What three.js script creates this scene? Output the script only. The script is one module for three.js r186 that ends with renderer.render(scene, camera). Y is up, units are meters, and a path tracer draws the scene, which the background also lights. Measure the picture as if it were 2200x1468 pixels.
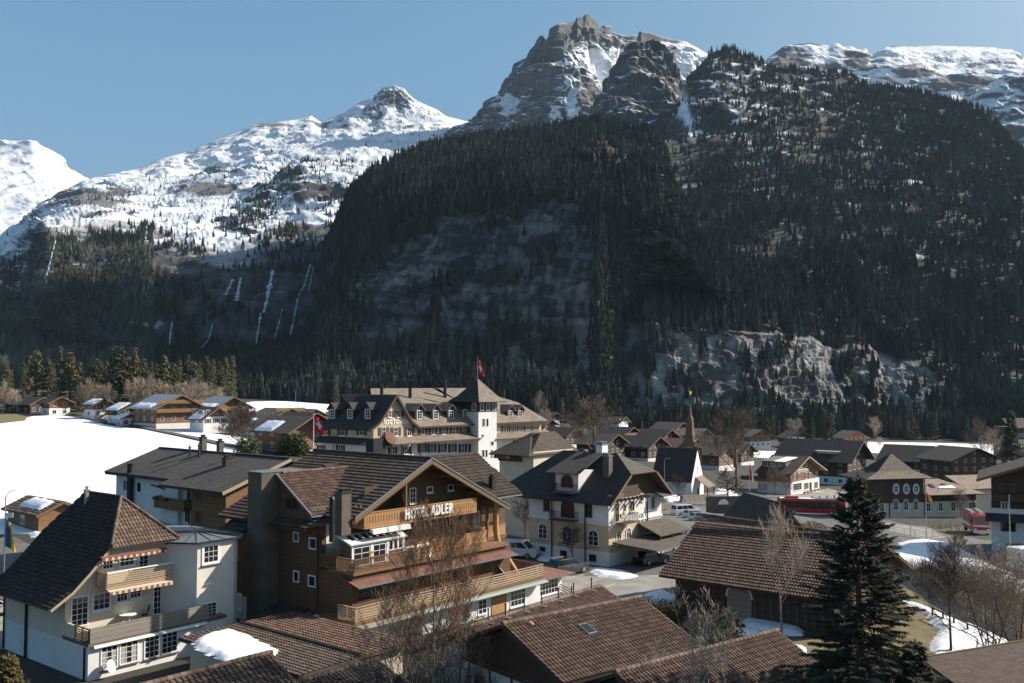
import * as THREE from 'three';
import { mergeGeometries } from 'three/addons/utils/BufferGeometryUtils.js';
import { FontLoader } from 'three/addons/loaders/FontLoader.js';
import { TextGeometry } from 'three/addons/geometries/TextGeometry.js';
import { TessellateModifier } from 'three/addons/modifiers/TessellateModifier.js';

const scene = new THREE.Scene();
const EYE = 20.5, F = 2050, PITCH = Math.atan((825 - 734) / F);
const camera = new THREE.PerspectiveCamera(2 * Math.atan(734 / F) * 180 / Math.PI, 2200 / 1468, 0.5, 30000);
camera.position.set(0, EYE, 0);
camera.rotation.x = PITCH;
const SUN_AZ = 70 * Math.PI / 180, SUN_EL = 31 * Math.PI / 180;      // to the right of the view, beyond the frame
const SUN = new THREE.Vector3(Math.sin(SUN_AZ) * Math.cos(SUN_EL), Math.sin(SUN_EL), -Math.cos(SUN_AZ) * Math.cos(SUN_EL));
{
const W = 512, H = 256, d = new Float32Array(W * H * 4), v = new THREE.Vector3();
const mix = (a, b, t) => a.map((x, i) => x + (b[i] - x) * t);
for (let y = 0; y < H; y++) for (let x = 0; x < W; x++) {
const el = ((y + 0.5) / H - 0.5) * Math.PI, az = ((x + 0.5) / W - 0.5) * 2 * Math.PI;
v.set(Math.cos(el) * Math.cos(az), Math.sin(el), Math.cos(el) * Math.sin(az));
const up = Math.max(0, v.y), s = Math.max(0, v.dot(SUN));
let c = mix([0.275, 0.455, 0.635], [0.165, 0.35, 0.56], Math.min(1, up * 2.9));
c = mix(c, [0.05, 0.13, 0.27], Math.max(0, Math.min(1, (up - 0.34) * 1.6)));
const g = 0.30 * Math.pow(s, 3) + 0.55 * Math.pow(s, 7) + 0.5 * Math.pow(s, 60);
c = [c[0] + g * 1.0, c[1] + g * 0.90, c[2] + g * 0.76];
if (v.y < 0) c = mix(c, [0.10, 0.10, 0.11], Math.min(1, -v.y * 8));
d.set([c[0] * 0.58, c[1] * 0.58, c[2] * 0.58, 1], (y * W + x) * 4);
}
const sky = new THREE.DataTexture(d, W, H, THREE.RGBAFormat, THREE.FloatType);
sky.mapping = THREE.EquirectangularReflectionMapping; sky.magFilter = THREE.LinearFilter; sky.needsUpdate = true;
scene.background = sky; scene.environment = sky;
}
const sun = new THREE.DirectionalLight(new THREE.Color().setRGB(1, 0.915, 0.80), 5);
sun.position.copy(SUN).multiplyScalar(600); sun.castShadow = true;
sun.shadow.camera.left = sun.shadow.camera.bottom = -400; sun.shadow.camera.right = sun.shadow.camera.top = 400; sun.shadow.camera.far = 3000;
sun.shadow.mapSize.set(4096, 4096);
scene.add(sun);
const HAZE = 0.000024;
scene.fog = new THREE.FogExp2(new THREE.Color().setRGB(0.62, 0.82, 1.0), HAZE);
const renderer = new THREE.WebGLRenderer({ antialias: true });
renderer.toneMapping = THREE.LinearToneMapping; renderer.toneMappingExposure = 1.7;
renderer.shadowMap.enabled = true;

let seed = 7;
const rnd = () => { seed = (seed * 1664525 + 1013904223) >>> 0; return seed / 4294967296; };
const rr = (a, b) => a + (b - a) * rnd();
const clamp = (x, a = 0, b = 1) => Math.min(b, Math.max(a, x));
const lerp = (a, b, t) => a + (b - a) * t;
const smooth = (a, b, x) => { const t = clamp((x - a) / (b - a)); return t * t * (3 - 2 * t); };
const V = (x, y, z) => new THREE.Vector3(x, y, z);
const lin = (pts, x) => {                                            // piecewise linear
if (x <= pts[0][0]) return pts[0][1];
for (let i = 1; i < pts.length; i++) if (x <= pts[i][0]) { const [a, b] = pts[i - 1], [c, d] = pts[i]; return b + (d - b) * (x - a) / (c - a); }
return pts[pts.length - 1][1];
};
const ledge = (y, period, jit) => { const f = y / period + jit; return f - Math.floor(f) - 0.5; };
const perm = new Uint8Array(512); { const p = [...Array(256).keys()]; for (let i = 255; i > 0; i--) { const j = Math.floor(rnd() * (i + 1)); [p[i], p[j]] = [p[j], p[i]]; } for (let i = 0; i < 512; i++) perm[i] = p[i & 255]; }
const GR = [1, 1, 0, -1, 1, 0, 1, -1, 0, -1, -1, 0, 1, 0, 1, -1, 0, 1, 1, 0, -1, -1, 0, -1, 0, 1, 1, 0, -1, 1, 0, 1, -1, 0, -1, -1];
function noise(x, y, z) {
const X = Math.floor(x), Y = Math.floor(y), Z = Math.floor(z); x -= X; y -= Y; z -= Z;
const u = x * x * x * (x * (x * 6 - 15) + 10), v = y * y * y * (y * (y * 6 - 15) + 10), w = z * z * z * (z * (z * 6 - 15) + 10);
const g = (i, j, k) => { const h = (perm[perm[perm[(X + i) & 255] + ((Y + j) & 255)] + ((Z + k) & 255)] % 12) * 3; return GR[h] * (x - i) + GR[h + 1] * (y - j) + GR[h + 2] * (z - k); };
const l = (a, b, t) => a + (b - a) * t;
return l(l(l(g(0, 0, 0), g(1, 0, 0), u), l(g(0, 1, 0), g(1, 1, 0), u), v), l(l(g(0, 0, 1), g(1, 0, 1), u), l(g(0, 1, 1), g(1, 1, 1), u), v), w);
}
const fbm = (x, y, z, n = 4) => { let s = 0, a = 1, m = 0; for (let i = 0; i < n; i++) { s += a * noise(x, y, z); m += a; a *= 0.5; x = x * 2.03 + 7.1; y = y * 2.03 + 3.7; z = z * 2.03 + 1.9; } return s / m; };
const ridge = (x, y, z, n = 4) => { let s = 0, a = 1, m = 0; for (let i = 0; i < n; i++) { s += a * (1 - 2.4 * Math.abs(noise(x, y, z))); m += a; a *= 0.5; x = x * 2.07 + 5.3; y = y * 2.07 + 1.7; z = z * 2.07 + 9.1; } return s / m; };
const CP = Math.cos(PITCH), SP = Math.sin(PITCH);
function dir(x, y) { const a = (x - 1100) / F, b = (734 - y) / F; return V(a, b * CP + SP, b * SP - CP); }
const at = (x, y, depth) => { const r = dir(x, y); return V(0, EYE, 0).addScaledVector(r, depth / -r.z); };
const onY = (x, y, h) => { const r = dir(x, y); return V(0, EYE, 0).addScaledVector(r, (h - EYE) / r.y); };

const used = {};
const numbered = (n) => { const k = used[n] = (used[n] ?? -1) + 1; return k ? n + '_' + String(k).padStart(3, '0') : n; };
function tag(o, label, category, group) { o.userData.label = label; if (category) o.userData.category = category; if (group) o.userData.group = group; return o; }
function thing(name, label, category, p = [0, 0, 0], turn = 0, group) {
const o = new THREE.Group(); o.name = numbered(name); scene.add(o); o.position.set(...(p.isVector3 ? p.toArray() : p)); o.rotation.y = turn; return tag(o, label, category, group);
}
function mesh(name, geo, mat, parent = scene) {
const g = Array.isArray(geo) ? mergeAny(geo) : geo;
const m = new THREE.Mesh(g, mat); m.name = parent === scene ? numbered(name) : name; m.castShadow = m.receiveShadow = true; parent.add(m); return m;
}
function mergeAny(list) {
const keep = list.map((g) => { const n = g.index ? g.toNonIndexed() : g.clone(); for (const k of Object.keys(n.attributes)) if (!['position', 'normal', 'uv'].includes(k)) n.deleteAttribute(k); if (!n.attributes.normal) n.computeVertexNormals(); if (!n.attributes.uv) n.setAttribute('uv', new THREE.BufferAttribute(new Float32Array(n.attributes.position.count * 2), 2)); return n; });
return mergeGeometries(keep);
}
const struct = (o) => { o.userData.kind = 'structure'; return o; };
const stuff = (o) => { o.userData.kind = 'stuff'; return o; };
function box(x0, x1, y0, y1, z0, z1) {
const g = new THREE.BoxGeometry(x1 - x0, y1 - y0, z1 - z0); g.translate((x0 + x1) / 2, (y0 + y1) / 2, (z0 + z1) / 2);
return metric(g);
}
function metric(g) {                                                 // uv in metres from the dominant axis of each face
const n = g.index ? g.toNonIndexed() : g; if (!n.attributes.normal) n.computeVertexNormals();
const p = n.attributes.position, q = n.attributes.normal, uv = new Float32Array(p.count * 2);
for (let i = 0; i < p.count; i++) {
const ax = Math.abs(q.getX(i)), ay = Math.abs(q.getY(i)), az = Math.abs(q.getZ(i));
if (ay > ax && ay > az) { uv[2 * i] = p.getX(i); uv[2 * i + 1] = p.getZ(i); } else if (ax > az) { uv[2 * i] = p.getZ(i); uv[2 * i + 1] = p.getY(i); } else { uv[2 * i] = p.getX(i); uv[2 * i + 1] = p.getY(i); }
}
n.setAttribute('uv', new THREE.BufferAttribute(uv, 2)); return n;
}
function polyGeo(list) {                                             // triangles/quads/fans given as lists of Vector3
const pos = []; for (const f of list) for (let i = 1; i < f.length - 1; i++) for (const k of [0, i, i + 1]) pos.push(f[k].x, f[k].y, f[k].z);
const g = new THREE.BufferGeometry(); g.setAttribute('position', new THREE.Float32BufferAttribute(pos, 3)); g.computeVertexNormals(); return metric(g);
}
function slab(poly, t) {                                             // planar polygon (upper face, counter-clockwise from above) given thickness t downwards along its normal
const n = V().crossVectors(poly[1].clone().sub(poly[0]), poly[2].clone().sub(poly[0])).normalize(); if (n.y < 0) { poly = poly.slice().reverse(); n.negate(); }
const low = poly.map((p) => p.clone().addScaledVector(n, -t)), f = [poly, low.slice().reverse()];
for (let i = 0; i < poly.length; i++) { const j = (i + 1) % poly.length; f.push([poly[i], low[i], low[j], poly[j]]); }
return polyGeo(f);
}
function bar(a, b, w, h = w, up) {                                   // rectangular bar from a to b
const d = b.clone().sub(a), L = d.length(); d.normalize(); const u0 = up ?? (Math.abs(d.y) > 0.95 ? V(0, 0, 1) : V(0, 1, 0));
const s = V().crossVectors(d, u0).normalize(), u = V().crossVectors(s, d);
const g = new THREE.BoxGeometry(w, h, L); metricBar(g, w, h, L); g.applyMatrix4(new THREE.Matrix4().makeBasis(s, u, d.clone().negate()).setPosition(a.clone().add(b).multiplyScalar(0.5))); return g.toNonIndexed();
}
function metricBar(g, w, h, L) { const p = g.attributes.position, uv = g.attributes.uv; for (let i = 0; i < p.count; i++) uv.setXY(i, p.getZ(i), p.getX(i) + p.getY(i)); }
function rod(a, b, r0, r1 = r0, n = 6) {
const d = b.clone().sub(a), L = d.length(); const g = new THREE.CylinderGeometry(r1, r0, L, n, 1); g.translate(0, L / 2, 0);
g.applyQuaternion(new THREE.Quaternion().setFromUnitVectors(V(0, 1, 0), d.normalize())); g.translate(a.x, a.y, a.z); return g;
}
function tube(pts, r, n = 5, seg = 4) { return new THREE.TubeGeometry(new THREE.CatmullRomCurve3(pts), pts.length * seg, r, n); }

function canvasTex(w, h, f, srgb = false) {
const d = new Uint8Array(w * h * 4); for (let y = 0; y < h; y++) for (let x = 0; x < w; x++) { const c = f(x / w, y / h, x, y); const k = (y * w + x) * 4; if (typeof c === 'number') d[k] = d[k + 1] = d[k + 2] = clamp(c) * 255; else for (let i = 0; i < 3; i++) d[k + i] = clamp(c[i]) * 255; d[k + 3] = 255; }
const t = new THREE.DataTexture(d, w, h); t.wrapS = t.wrapT = THREE.RepeatWrapping; t.magFilter = t.minFilter = THREE.LinearFilter; if (srgb) t.colorSpace = THREE.SRGBColorSpace; t.needsUpdate = true; return t;
}
const tile = (u, v, f, n = 4) => { const a = (g, h) => fbm(g * f, h * f, f * 1.3, n); const su = u * u * (3 - 2 * u), sv = v * v * (3 - 2 * v); return lerp(lerp(a(u, v), a(u - 1, v), su), lerp(a(u, v - 1), a(u - 1, v - 1), su), sv); };
const rep = (t, sx, sy = sx) => { const c = t.clone(); c.repeat.set(1 / sx, 1 / sy); c.needsUpdate = true; return c; };
const TX = {
plaster: canvasTex(256, 256, (u, v) => 0.93 + 0.16 * tile(u, v, 4, 5)),
mottle: canvasTex(256, 256, (u, v) => 0.80 + 0.55 * tile(u, v, 5, 5)),
grain: canvasTex(256, 256, (u, v) => 0.5 + 0.9 * tile(u, v, 24, 4)),
rock: canvasTex(512, 512, (u, v) => 0.5 + 0.55 * tile(u, v, 6, 6) + 0.3 * Math.abs(tile(v, u, 9, 4))),
planks: canvasTex(512, 512, (u, v) => { const k = Math.floor(v * 8), f = v * 8 - k, e = Math.min(f, 1 - f); const tone = ((k * 37 + 11) % 8) / 8; return (0.74 + 0.2 * tone + 0.28 * fbm(u * 4 + k * 3.1, v * 60, k * 2.7, 3)) * (e < 0.05 ? 0.35 : 1); }),
plankBump: canvasTex(256, 256, (u, v) => { const f = v * 8 - Math.floor(v * 8), e = Math.min(f, 1 - f); return e < 0.06 ? 0.1 : 0.8 + 0.3 * noise(u * 6, v * 90, 0); }),
shingle: canvasTex(512, 512, (u, v) => { const r = Math.floor(v * 16), o = (r % 2) * 0.5, c = Math.floor(u * 24 + o), f = v * 16 - r, g = u * 24 + o - c; const tone = ((perm[(r * 31 + (c % 24) * 7) & 255]) / 255); return (0.6 + 0.42 * tone + 0.25 * tile(u, v, 5, 3)) * (f < 0.14 ? 0.55 : 1) * (g < 0.08 ? 0.7 : 1); }),
shingleBump: canvasTex(512, 512, (u, v) => { const r = Math.floor(v * 16), o = (r % 2) * 0.5, c = Math.floor(u * 24 + o), f = v * 16 - r, g = u * 24 + o - c; return clamp((0.95 - 0.7 * f) * (g < 0.08 ? 0.6 : 1) + perm[(r * 31 + (c % 24) * 7) & 255] / 255 * 0.2); }),
};
const M = {};
const std = (rgb, rough = 0.9, o = {}) => { const m = new THREE.MeshStandardMaterial({ roughness: rough, ...o }); m.color.setRGB(...rgb); return m; };
const TILT = [[-0.6, 17.5], [-0.4, 15], [-0.25, 11], [-0.05, 2], [0.1, -8], [0.27, -17], [0.6, -21]];
function groundY(x, z) { const d = Math.max(-z, 1); return d < 115 ? 0 : lin(TILT, x / d) * (1 - Math.exp(-(d - 115) / 220)); }
function on(px, py) { let h = 0, p; for (let i = 0; i < 12; i++) { p = onY(px, py, h); h = lerp(h, groundY(p.x, p.z), 0.7); } return onY(px, py, h); }
M.soil = std([0.05, 0.046, 0.033], 1, { map: rep(TX.mottle, 9), bumpMap: rep(TX.grain, 2.5), bumpScale: 0.05 });
M.snow = std([0.86, 0.87, 0.89], 0.75, { bumpMap: rep(TX.mottle, 4), bumpScale: 0.12 });
M.asphalt = std([0.15, 0.143, 0.135], 0.9, { map: rep(TX.mottle, 6), bumpMap: rep(TX.grain, 1), bumpScale: 0.006 });
M.grass = std([0.20, 0.165, 0.075], 1, { map: rep(TX.mottle, 3), bumpMap: rep(TX.grain, 0.9), bumpScale: 0.04 });
{
const pos = [], uv = [], idx = [], NR = 150, NA = 120;
for (let i = 0; i <= NR; i++) for (let j = 0; j <= NA; j++) {
const d = 12 * Math.pow(1600 / 12, i / NR), u = lerp(-0.95, 0.95, j / NA), x = u * d, z = 40 - d - 40 * (d / 1600);
const zz = 30 - d; pos.push(x, groundY(x, zz) - 0.02, zz); uv.push(x, zz);
}
for (let i = 0; i < NR; i++) for (let j = 0; j < NA; j++) { const a = i * (NA + 1) + j; idx.push(a, a + 1, a + NA + 1, a + 1, a + NA + 2, a + NA + 1); }
const g = new THREE.BufferGeometry(); g.setAttribute('position', new THREE.Float32BufferAttribute(pos, 3)); g.setAttribute('uv', new THREE.Float32BufferAttribute(uv, 2)); g.setIndex(idx); g.computeVertexNormals();
struct(mesh('ground', g, M.soil));
}
function sheet(name, outline, mat, lift, { edge = 0, wob = 0, kind = 'structure', raw } = {}) {
let pts = raw ?? outline.map(([x, y]) => { const p = on(x, y); return V(p.x, p.z, 0); });
if (wob) { const out = []; pts.forEach((p, i) => { const q = pts[(i + 1) % pts.length], L = p.distanceTo(q), n = Math.min(40, Math.max(1, Math.round(L / (wob * 3)))); for (let k = 0; k < n; k++) { const c = p.clone().lerp(q, k / n); out.push(V(c.x + wob * fbm(c.x / wob / 4, c.y / wob / 4, 3.3, 3), c.y + wob * fbm(c.x / wob / 4, c.y / wob / 4, 9.1, 3), 0)); } }); pts = out; }
const v2 = pts.map((p) => new THREE.Vector2(p.x, p.y)); if (THREE.ShapeUtils.area(v2) > 0) v2.reverse();
const g0 = new THREE.ShapeGeometry(new THREE.Shape(v2)); const span = Math.max(...v2.map((p) => p.distanceTo(v2[0])));
const g = new TessellateModifier(Math.max(1.2, edge || span / 26), 6).modify(g0), p = g.attributes.position, uv = new Float32Array(p.count * 2);
const top = new Float32Array(p.count * 3); for (let i = 0; i < p.count; i++) { const x = p.getX(i), z = p.getY(i); top.set([x, groundY(x, z) + lift, z], i * 3); uv.set([x, z], i * 2); }
const t = new THREE.BufferGeometry(); t.setAttribute('position', new THREE.BufferAttribute(top, 3)); t.setAttribute('uv', new THREE.BufferAttribute(uv, 2)); t.computeVertexNormals();
const rim = []; for (let i = 0; i < v2.length; i++) { const a = v2[i], b = v2[(i + 1) % v2.length], ya = groundY(a.x, a.y), yb = groundY(b.x, b.y); rim.push([V(a.x, ya + lift, a.y), V(a.x, ya - 0.05, a.y), V(b.x, yb - 0.05, b.y), V(b.x, yb + lift, b.y)]); }
const m = mesh(name, [t, polyGeo(rim)], mat); m.userData.kind = kind; return m;
}

M.mountain = new THREE.MeshStandardMaterial({ roughness: 0.95, vertexColors: true, map: rep(TX.mottle, 60), bumpMap: rep(TX.rock, 55), bumpScale: 2.2 });
function loft(name, label, x0, x1, nu, curves, rows, amp, color, o = {}) {
const nv = rows.reduce((a, b) => a + b, 0), P = [], PX = [], K = [], W = nu + 1;
for (let i = 0; i <= nu; i++) {
const px = lerp(x0, x1, i / nu), c = curves.map((k) => at(px, lin(k.y, px), lin(k.d, px)));
let j = 0; curves.slice(0, -1).forEach((_, k) => { const last = k === rows.length - 1; for (let s = 0; s < rows[k] + (last ? 1 : 0); s++) { const t = s / rows[k]; P[j * W + i] = c[k].clone().lerp(c[k + 1], t); PX[j * W + i] = px; K[j * W + i] = k + t; j++; } });
}
const build = () => { const g = new THREE.BufferGeometry(), pos = new Float32Array(P.length * 3); P.forEach((p, i) => pos.set([p.x, p.y, p.z], i * 3)); g.setAttribute('position', new THREE.BufferAttribute(pos, 3)); const idx = []; for (let j = 0; j < nv; j++) for (let i = 0; i < nu; i++) { const a = j * W + i; idx.push(a, a + 1, a + W, a + 1, a + W + 1, a + W); } g.setIndex(idx); g.computeVertexNormals(); return g; };
let g = build(); const N0 = g.attributes.normal;
P.forEach((p, i) => { const a = amp(p, K[i], PX[i]); if (a) p.add(V(N0.getX(i), N0.getY(i) * (o.flat ?? 0.6), N0.getZ(i)).multiplyScalar(a)); });
g = build(); const N = g.attributes.normal, col = new Float32Array(P.length * 3), uv = new Float32Array(P.length * 2);
P.forEach((p, i) => { const r = p.clone().sub(V(0, EYE, 0)), py = 825 - F * r.y / -r.z; const c = color(p, V(N.getX(i), N.getY(i), N.getZ(i)), PX[i], py, K[i]); col.set(c, i * 3); uv.set([p.x + p.z * 0.6, p.y * 1.2 + p.z * 0.3], i * 2); });
g.setAttribute('color', new THREE.BufferAttribute(col, 3)); g.setAttribute('uv', new THREE.BufferAttribute(uv, 2));
const m = struct(mesh(name, g, M.mountain)); m.userData.label = label; m.userData.grid = undefined; delete m.userData.grid;
return { P, PX, K, W, nv, nu, N, rows, mesh: m };
}
const mixc = (a, b, t) => { t = clamp(t); return [a[0] + (b[0] - a[0]) * t, a[1] + (b[1] - a[1]) * t, a[2] + (b[2] - a[2]) * t]; };
const SNOW = [0.86, 0.885, 0.92], ROCK = [0.18, 0.18, 0.185], ROCKD = [0.065, 0.065, 0.068], FLOOR = [0.024, 0.025, 0.023], BRUSH = [0.085, 0.078, 0.072];
const blob = (px, py, x, y, rx, ry) => Math.exp(-((px - x) ** 2 / rx ** 2 + (py - y) ** 2 / ry ** 2));
const rockTone = (p, f = 0.012) => mixc(ROCKD, ROCK, 0.5 + 0.55 * fbm(p.x * f, p.y * f * 2.2, p.z * f, 5) + 0.35 * fbm(p.x * f * 0.4, p.y * f * 7, p.z * f * 0.4, 3));

loft('snow_mountain', 'white snow peak at the far left edge, behind the long snowy ridge', -140, 320, 190, [
{ y: [[-140, 560], [320, 560]], d: [[-140, 3600], [320, 3600]] },
{ y: [[-140, 420], [0, 425], [120, 430], [320, 480]], d: [[-140, 4600], [320, 4600]] },
{ y: [[-140, 345], [-40, 318], [0, 306], [40, 303], [72, 305], [95, 320], [112, 338], [120, 343], [135, 362], [160, 375], [186, 390], [320, 470]], d: [[-140, 5600], [320, 5400]] },
{ y: [[-140, 500], [320, 560]], d: [[-140, 6400], [320, 6400]] }], [60, 70, 10],
(p, k) => 95 * ridge(p.x / 700, p.y / 500, p.z / 700, 5) * smooth(0, 0.6, k) * smooth(3, 1.9, k) - 30,
(p, n, px, py) => { const s = fbm(p.x / 160, p.y / 60, p.z / 160, 5); return mixc(mixc(ROCKD, ROCK, 0.9), SNOW, smooth(-0.30, -0.12, s + (n.y - 0.62) * 1.1 + 0.12 + 0.25 * blob(px, py, 60, 400, 60, 60))); });

const ridgeLeft = loft('snowy_mountain', 'long snow covered ridge left of centre with a dome and a grey rock summit', -160, 1160, 560, [
{ y: [[-160, 862], [300, 862], [700, 860], [1160, 860]], d: [[-160, 900], [300, 840], [700, 900], [1160, 1100]] },
{ y: [[-160, 690], [0, 690], [130, 735], [300, 760], [700, 760], [1160, 700]], d: [[-160, 1250], [300, 1000], [700, 1000], [1160, 1200]] },
{ y: [[-160, 655], [50, 640], [70, 620], [200, 610], [450, 590], [700, 560], [1160, 540]], d: [[-160, 1400], [50, 1350], [90, 1080], [300, 1060], [700, 1120], [1160, 1300]] },
{ y: [[-160, 560], [0, 560], [60, 520], [100, 495], [220, 475], [330, 460], [450, 420], [600, 390], [800, 370], [1160, 350]], d: [[-160, 1750], [60, 1350], [100, 1180], [300, 1500], [500, 1900], [800, 2300], [1160, 2500]] },
{ y: [[-160, 530], [0, 520], [90, 460], [180, 415], [300, 400], [420, 385], [520, 355], [640, 320], [760, 290], [900, 285], [1160, 290]], d: [[-160, 2300], [100, 2000], [400, 2600], [800, 3000], [1160, 3100]] },
{ y: [[-160, 545], [0, 507], [40, 480], [80, 455], [95, 437], [130, 411], [183, 389], [240, 372], [300, 360], [345, 339], [400, 325], [430, 312], [500, 285], [545, 268], [568, 262], [580, 263], [600, 260], [640, 255], [668, 247], [690, 262], [705, 255], [740, 240], [775, 216], [797, 211], [802, 222], [812, 200], [826, 187], [845, 183], [868, 192], [875, 203], [905, 220], [940, 235], [960, 249], [1000, 259], [1050, 264], [1160, 266]], d: [[-160, 2500], [100, 2300], [400, 3100], [800, 3600], [1160, 3700]] },
{ y: [[-160, 640], [1160, 420]], d: [[-160, 3200], [400, 3900], [1160, 4500]] }], [24, 46, 52, 50, 52, 12],
(p, k, px) => { const cl = smooth(1, 1.25, k) * smooth(3.1, 2.6, k); return cl * (12 * ridge(p.x / 80, p.y / 260, p.z / 80, 4) + 5 * ridge(p.x / 20, p.y / 100, p.z / 20, 4) + 9 * ledge(p.y, 30, 1.4 * fbm(p.x / 110, p.y / 80, p.z / 110, 3))) + smooth(2.6, 3.2, k) * smooth(5, 4.4, k) * (38 * fbm(p.x / 260, p.y / 160, p.z / 260, 5) + 22 * ridge(p.x / 120, p.y / 160, p.z / 120, 4) + 16 * ledge(p.y, 50, 1.5 * fbm(p.x / 220, p.y / 220, p.z / 220, 3))) + smooth(4.2, 4.8, k) * smooth(5.02, 4.85, k) * 12 * ridge(p.x / 120, p.y / 120, p.z / 120, 4) - 4; },
(p, n, px, py, k) => {
const s = fbm(p.x / 120, p.y / 50, p.z / 120, 5), s2 = fbm(p.x / 80, p.y / 22, p.z / 80, 5), knob = blob(px, py, 880, 262, 120, 20) * 0.5;
const band = blob(px, py, 460, 402, 75, 18) + blob(px, py, 190, 420, 110, 26) * 0.85 + blob(px, py, 455, 362, 60, 10) * 0.8 + blob(px, py, 640, 375, 70, 14) * 0.5 + blob(px, py, 720, 262, 60, 14) * 0.5 + blob(px, py, 580, 262, 40, 12) * 0.7 + blob(px, py, 130, 560, 75, 60) * 1.3, rk = smooth(0.36, 0.56, band + s2 * 1.1) + smooth(0.3, 0.42, s2 + 0.14 * smooth(0.75, 0.5, n.y) + 0.16 * blob(px, py, 590, 275, 130, 22));
const snowline = lin([[-160, 600], [40, 600], [80, 490], [230, 470], [330, 480], [420, 520], [480, 545], [560, 500], [700, 430], [1160, 420]], px);
let snow = smooth(-0.1, 0.1, s * 0.9 + (snowline - py) / 170 + (n.y - 0.6) * 0.5 - knob * (0.7 + s2)); snow *= 1 - clamp(rk) * 0.93;
if (py > snowline) snow = Math.max(snow * 0.4, smooth(0.22, 0.4, s + (snowline - py) / 900 + 0.12 * n.y + 0.35 * blob(px, py, 20, 620, 60, 60) + 0.22 * blob(px, py, 240, 700, 120, 40)));
const base = py > snowline + 10 ? mixc(FLOOR, mixc(ROCKD, ROCK, 0.35), (px > 330 && px < 720 ? 0.55 : 0.3) + 1.2 * fbm(p.x / 9, p.y / 60, p.z / 9, 3) + fbm(p.x / 30, p.y / 90, p.z / 30, 4) * 1.4 + fbm(p.x / 60, p.y / 8, p.z / 60, 3) + smooth(0.5, 0.2, n.y) * 0.6) : mixc(ROCKD, rockTone(p, 0.02), 0.55);
return mixc(base, SNOW, snow);
});
const knoll = loft('rocky_knoll', 'snow patched knoll with rock bands and trees, left of the dark ridge', 250, 1000, 330, [
{ y: [[250, 650], [420, 625], [560, 610], [700, 590], [1000, 560]], d: [[250, 1180], [1000, 1300]] },
{ y: [[250, 625], [420, 585], [520, 550], [660, 520], [1000, 520]], d: [[250, 1220], [600, 1300], [1000, 1350]] },
{ y: [[250, 600], [400, 505], [520, 475], [660, 455], [1000, 450]], d: [[250, 1300], [600, 1500], [1000, 1500]] },
{ y: [[250, 590], [330, 560], [400, 500], [440, 488], [500, 452], [540, 415], [580, 388], [640, 355], [648, 340], [680, 344], [740, 350], [790, 362], [815, 380], [880, 420], [1000, 480]], d: [[250, 1500], [600, 1900], [1000, 1900]] },
{ y: [[250, 700], [1000, 600]], d: [[250, 1900], [1000, 2500]] }], [30, 50, 60, 8],
(p, k) => smooth(0.3, 1, k) * smooth(4, 2.9, k) * (22 * ridge(p.x / 150, p.y / 90, p.z / 150, 4) + 10 * fbm(p.x / 40, p.y / 25, p.z / 40, 4) + 22 * ledge(p.y, 40, 1.2 * fbm(p.x / 130, p.y / 100, p.z / 130, 3))) - 8,
(p, n, px, py, k) => { const s = fbm(p.x / 60, p.y / 30, p.z / 60, 5); let snow = smooth(-0.1, 0.14, s + (n.y - 0.55) * 1.4 + 0.0 - smooth(525, 590, py + (px - 600) * 0.28) * 1.1 - 0.9 * blob(px, py, 700, 408, 80, 16) - smooth(560, 460, px) * 0.3 + 0.25 * blob(px, py, 650, 475, 80, 45)); return mixc(mixc(FLOOR, rockTone(p, 0.03), 0.6), SNOW, snow); });

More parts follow.
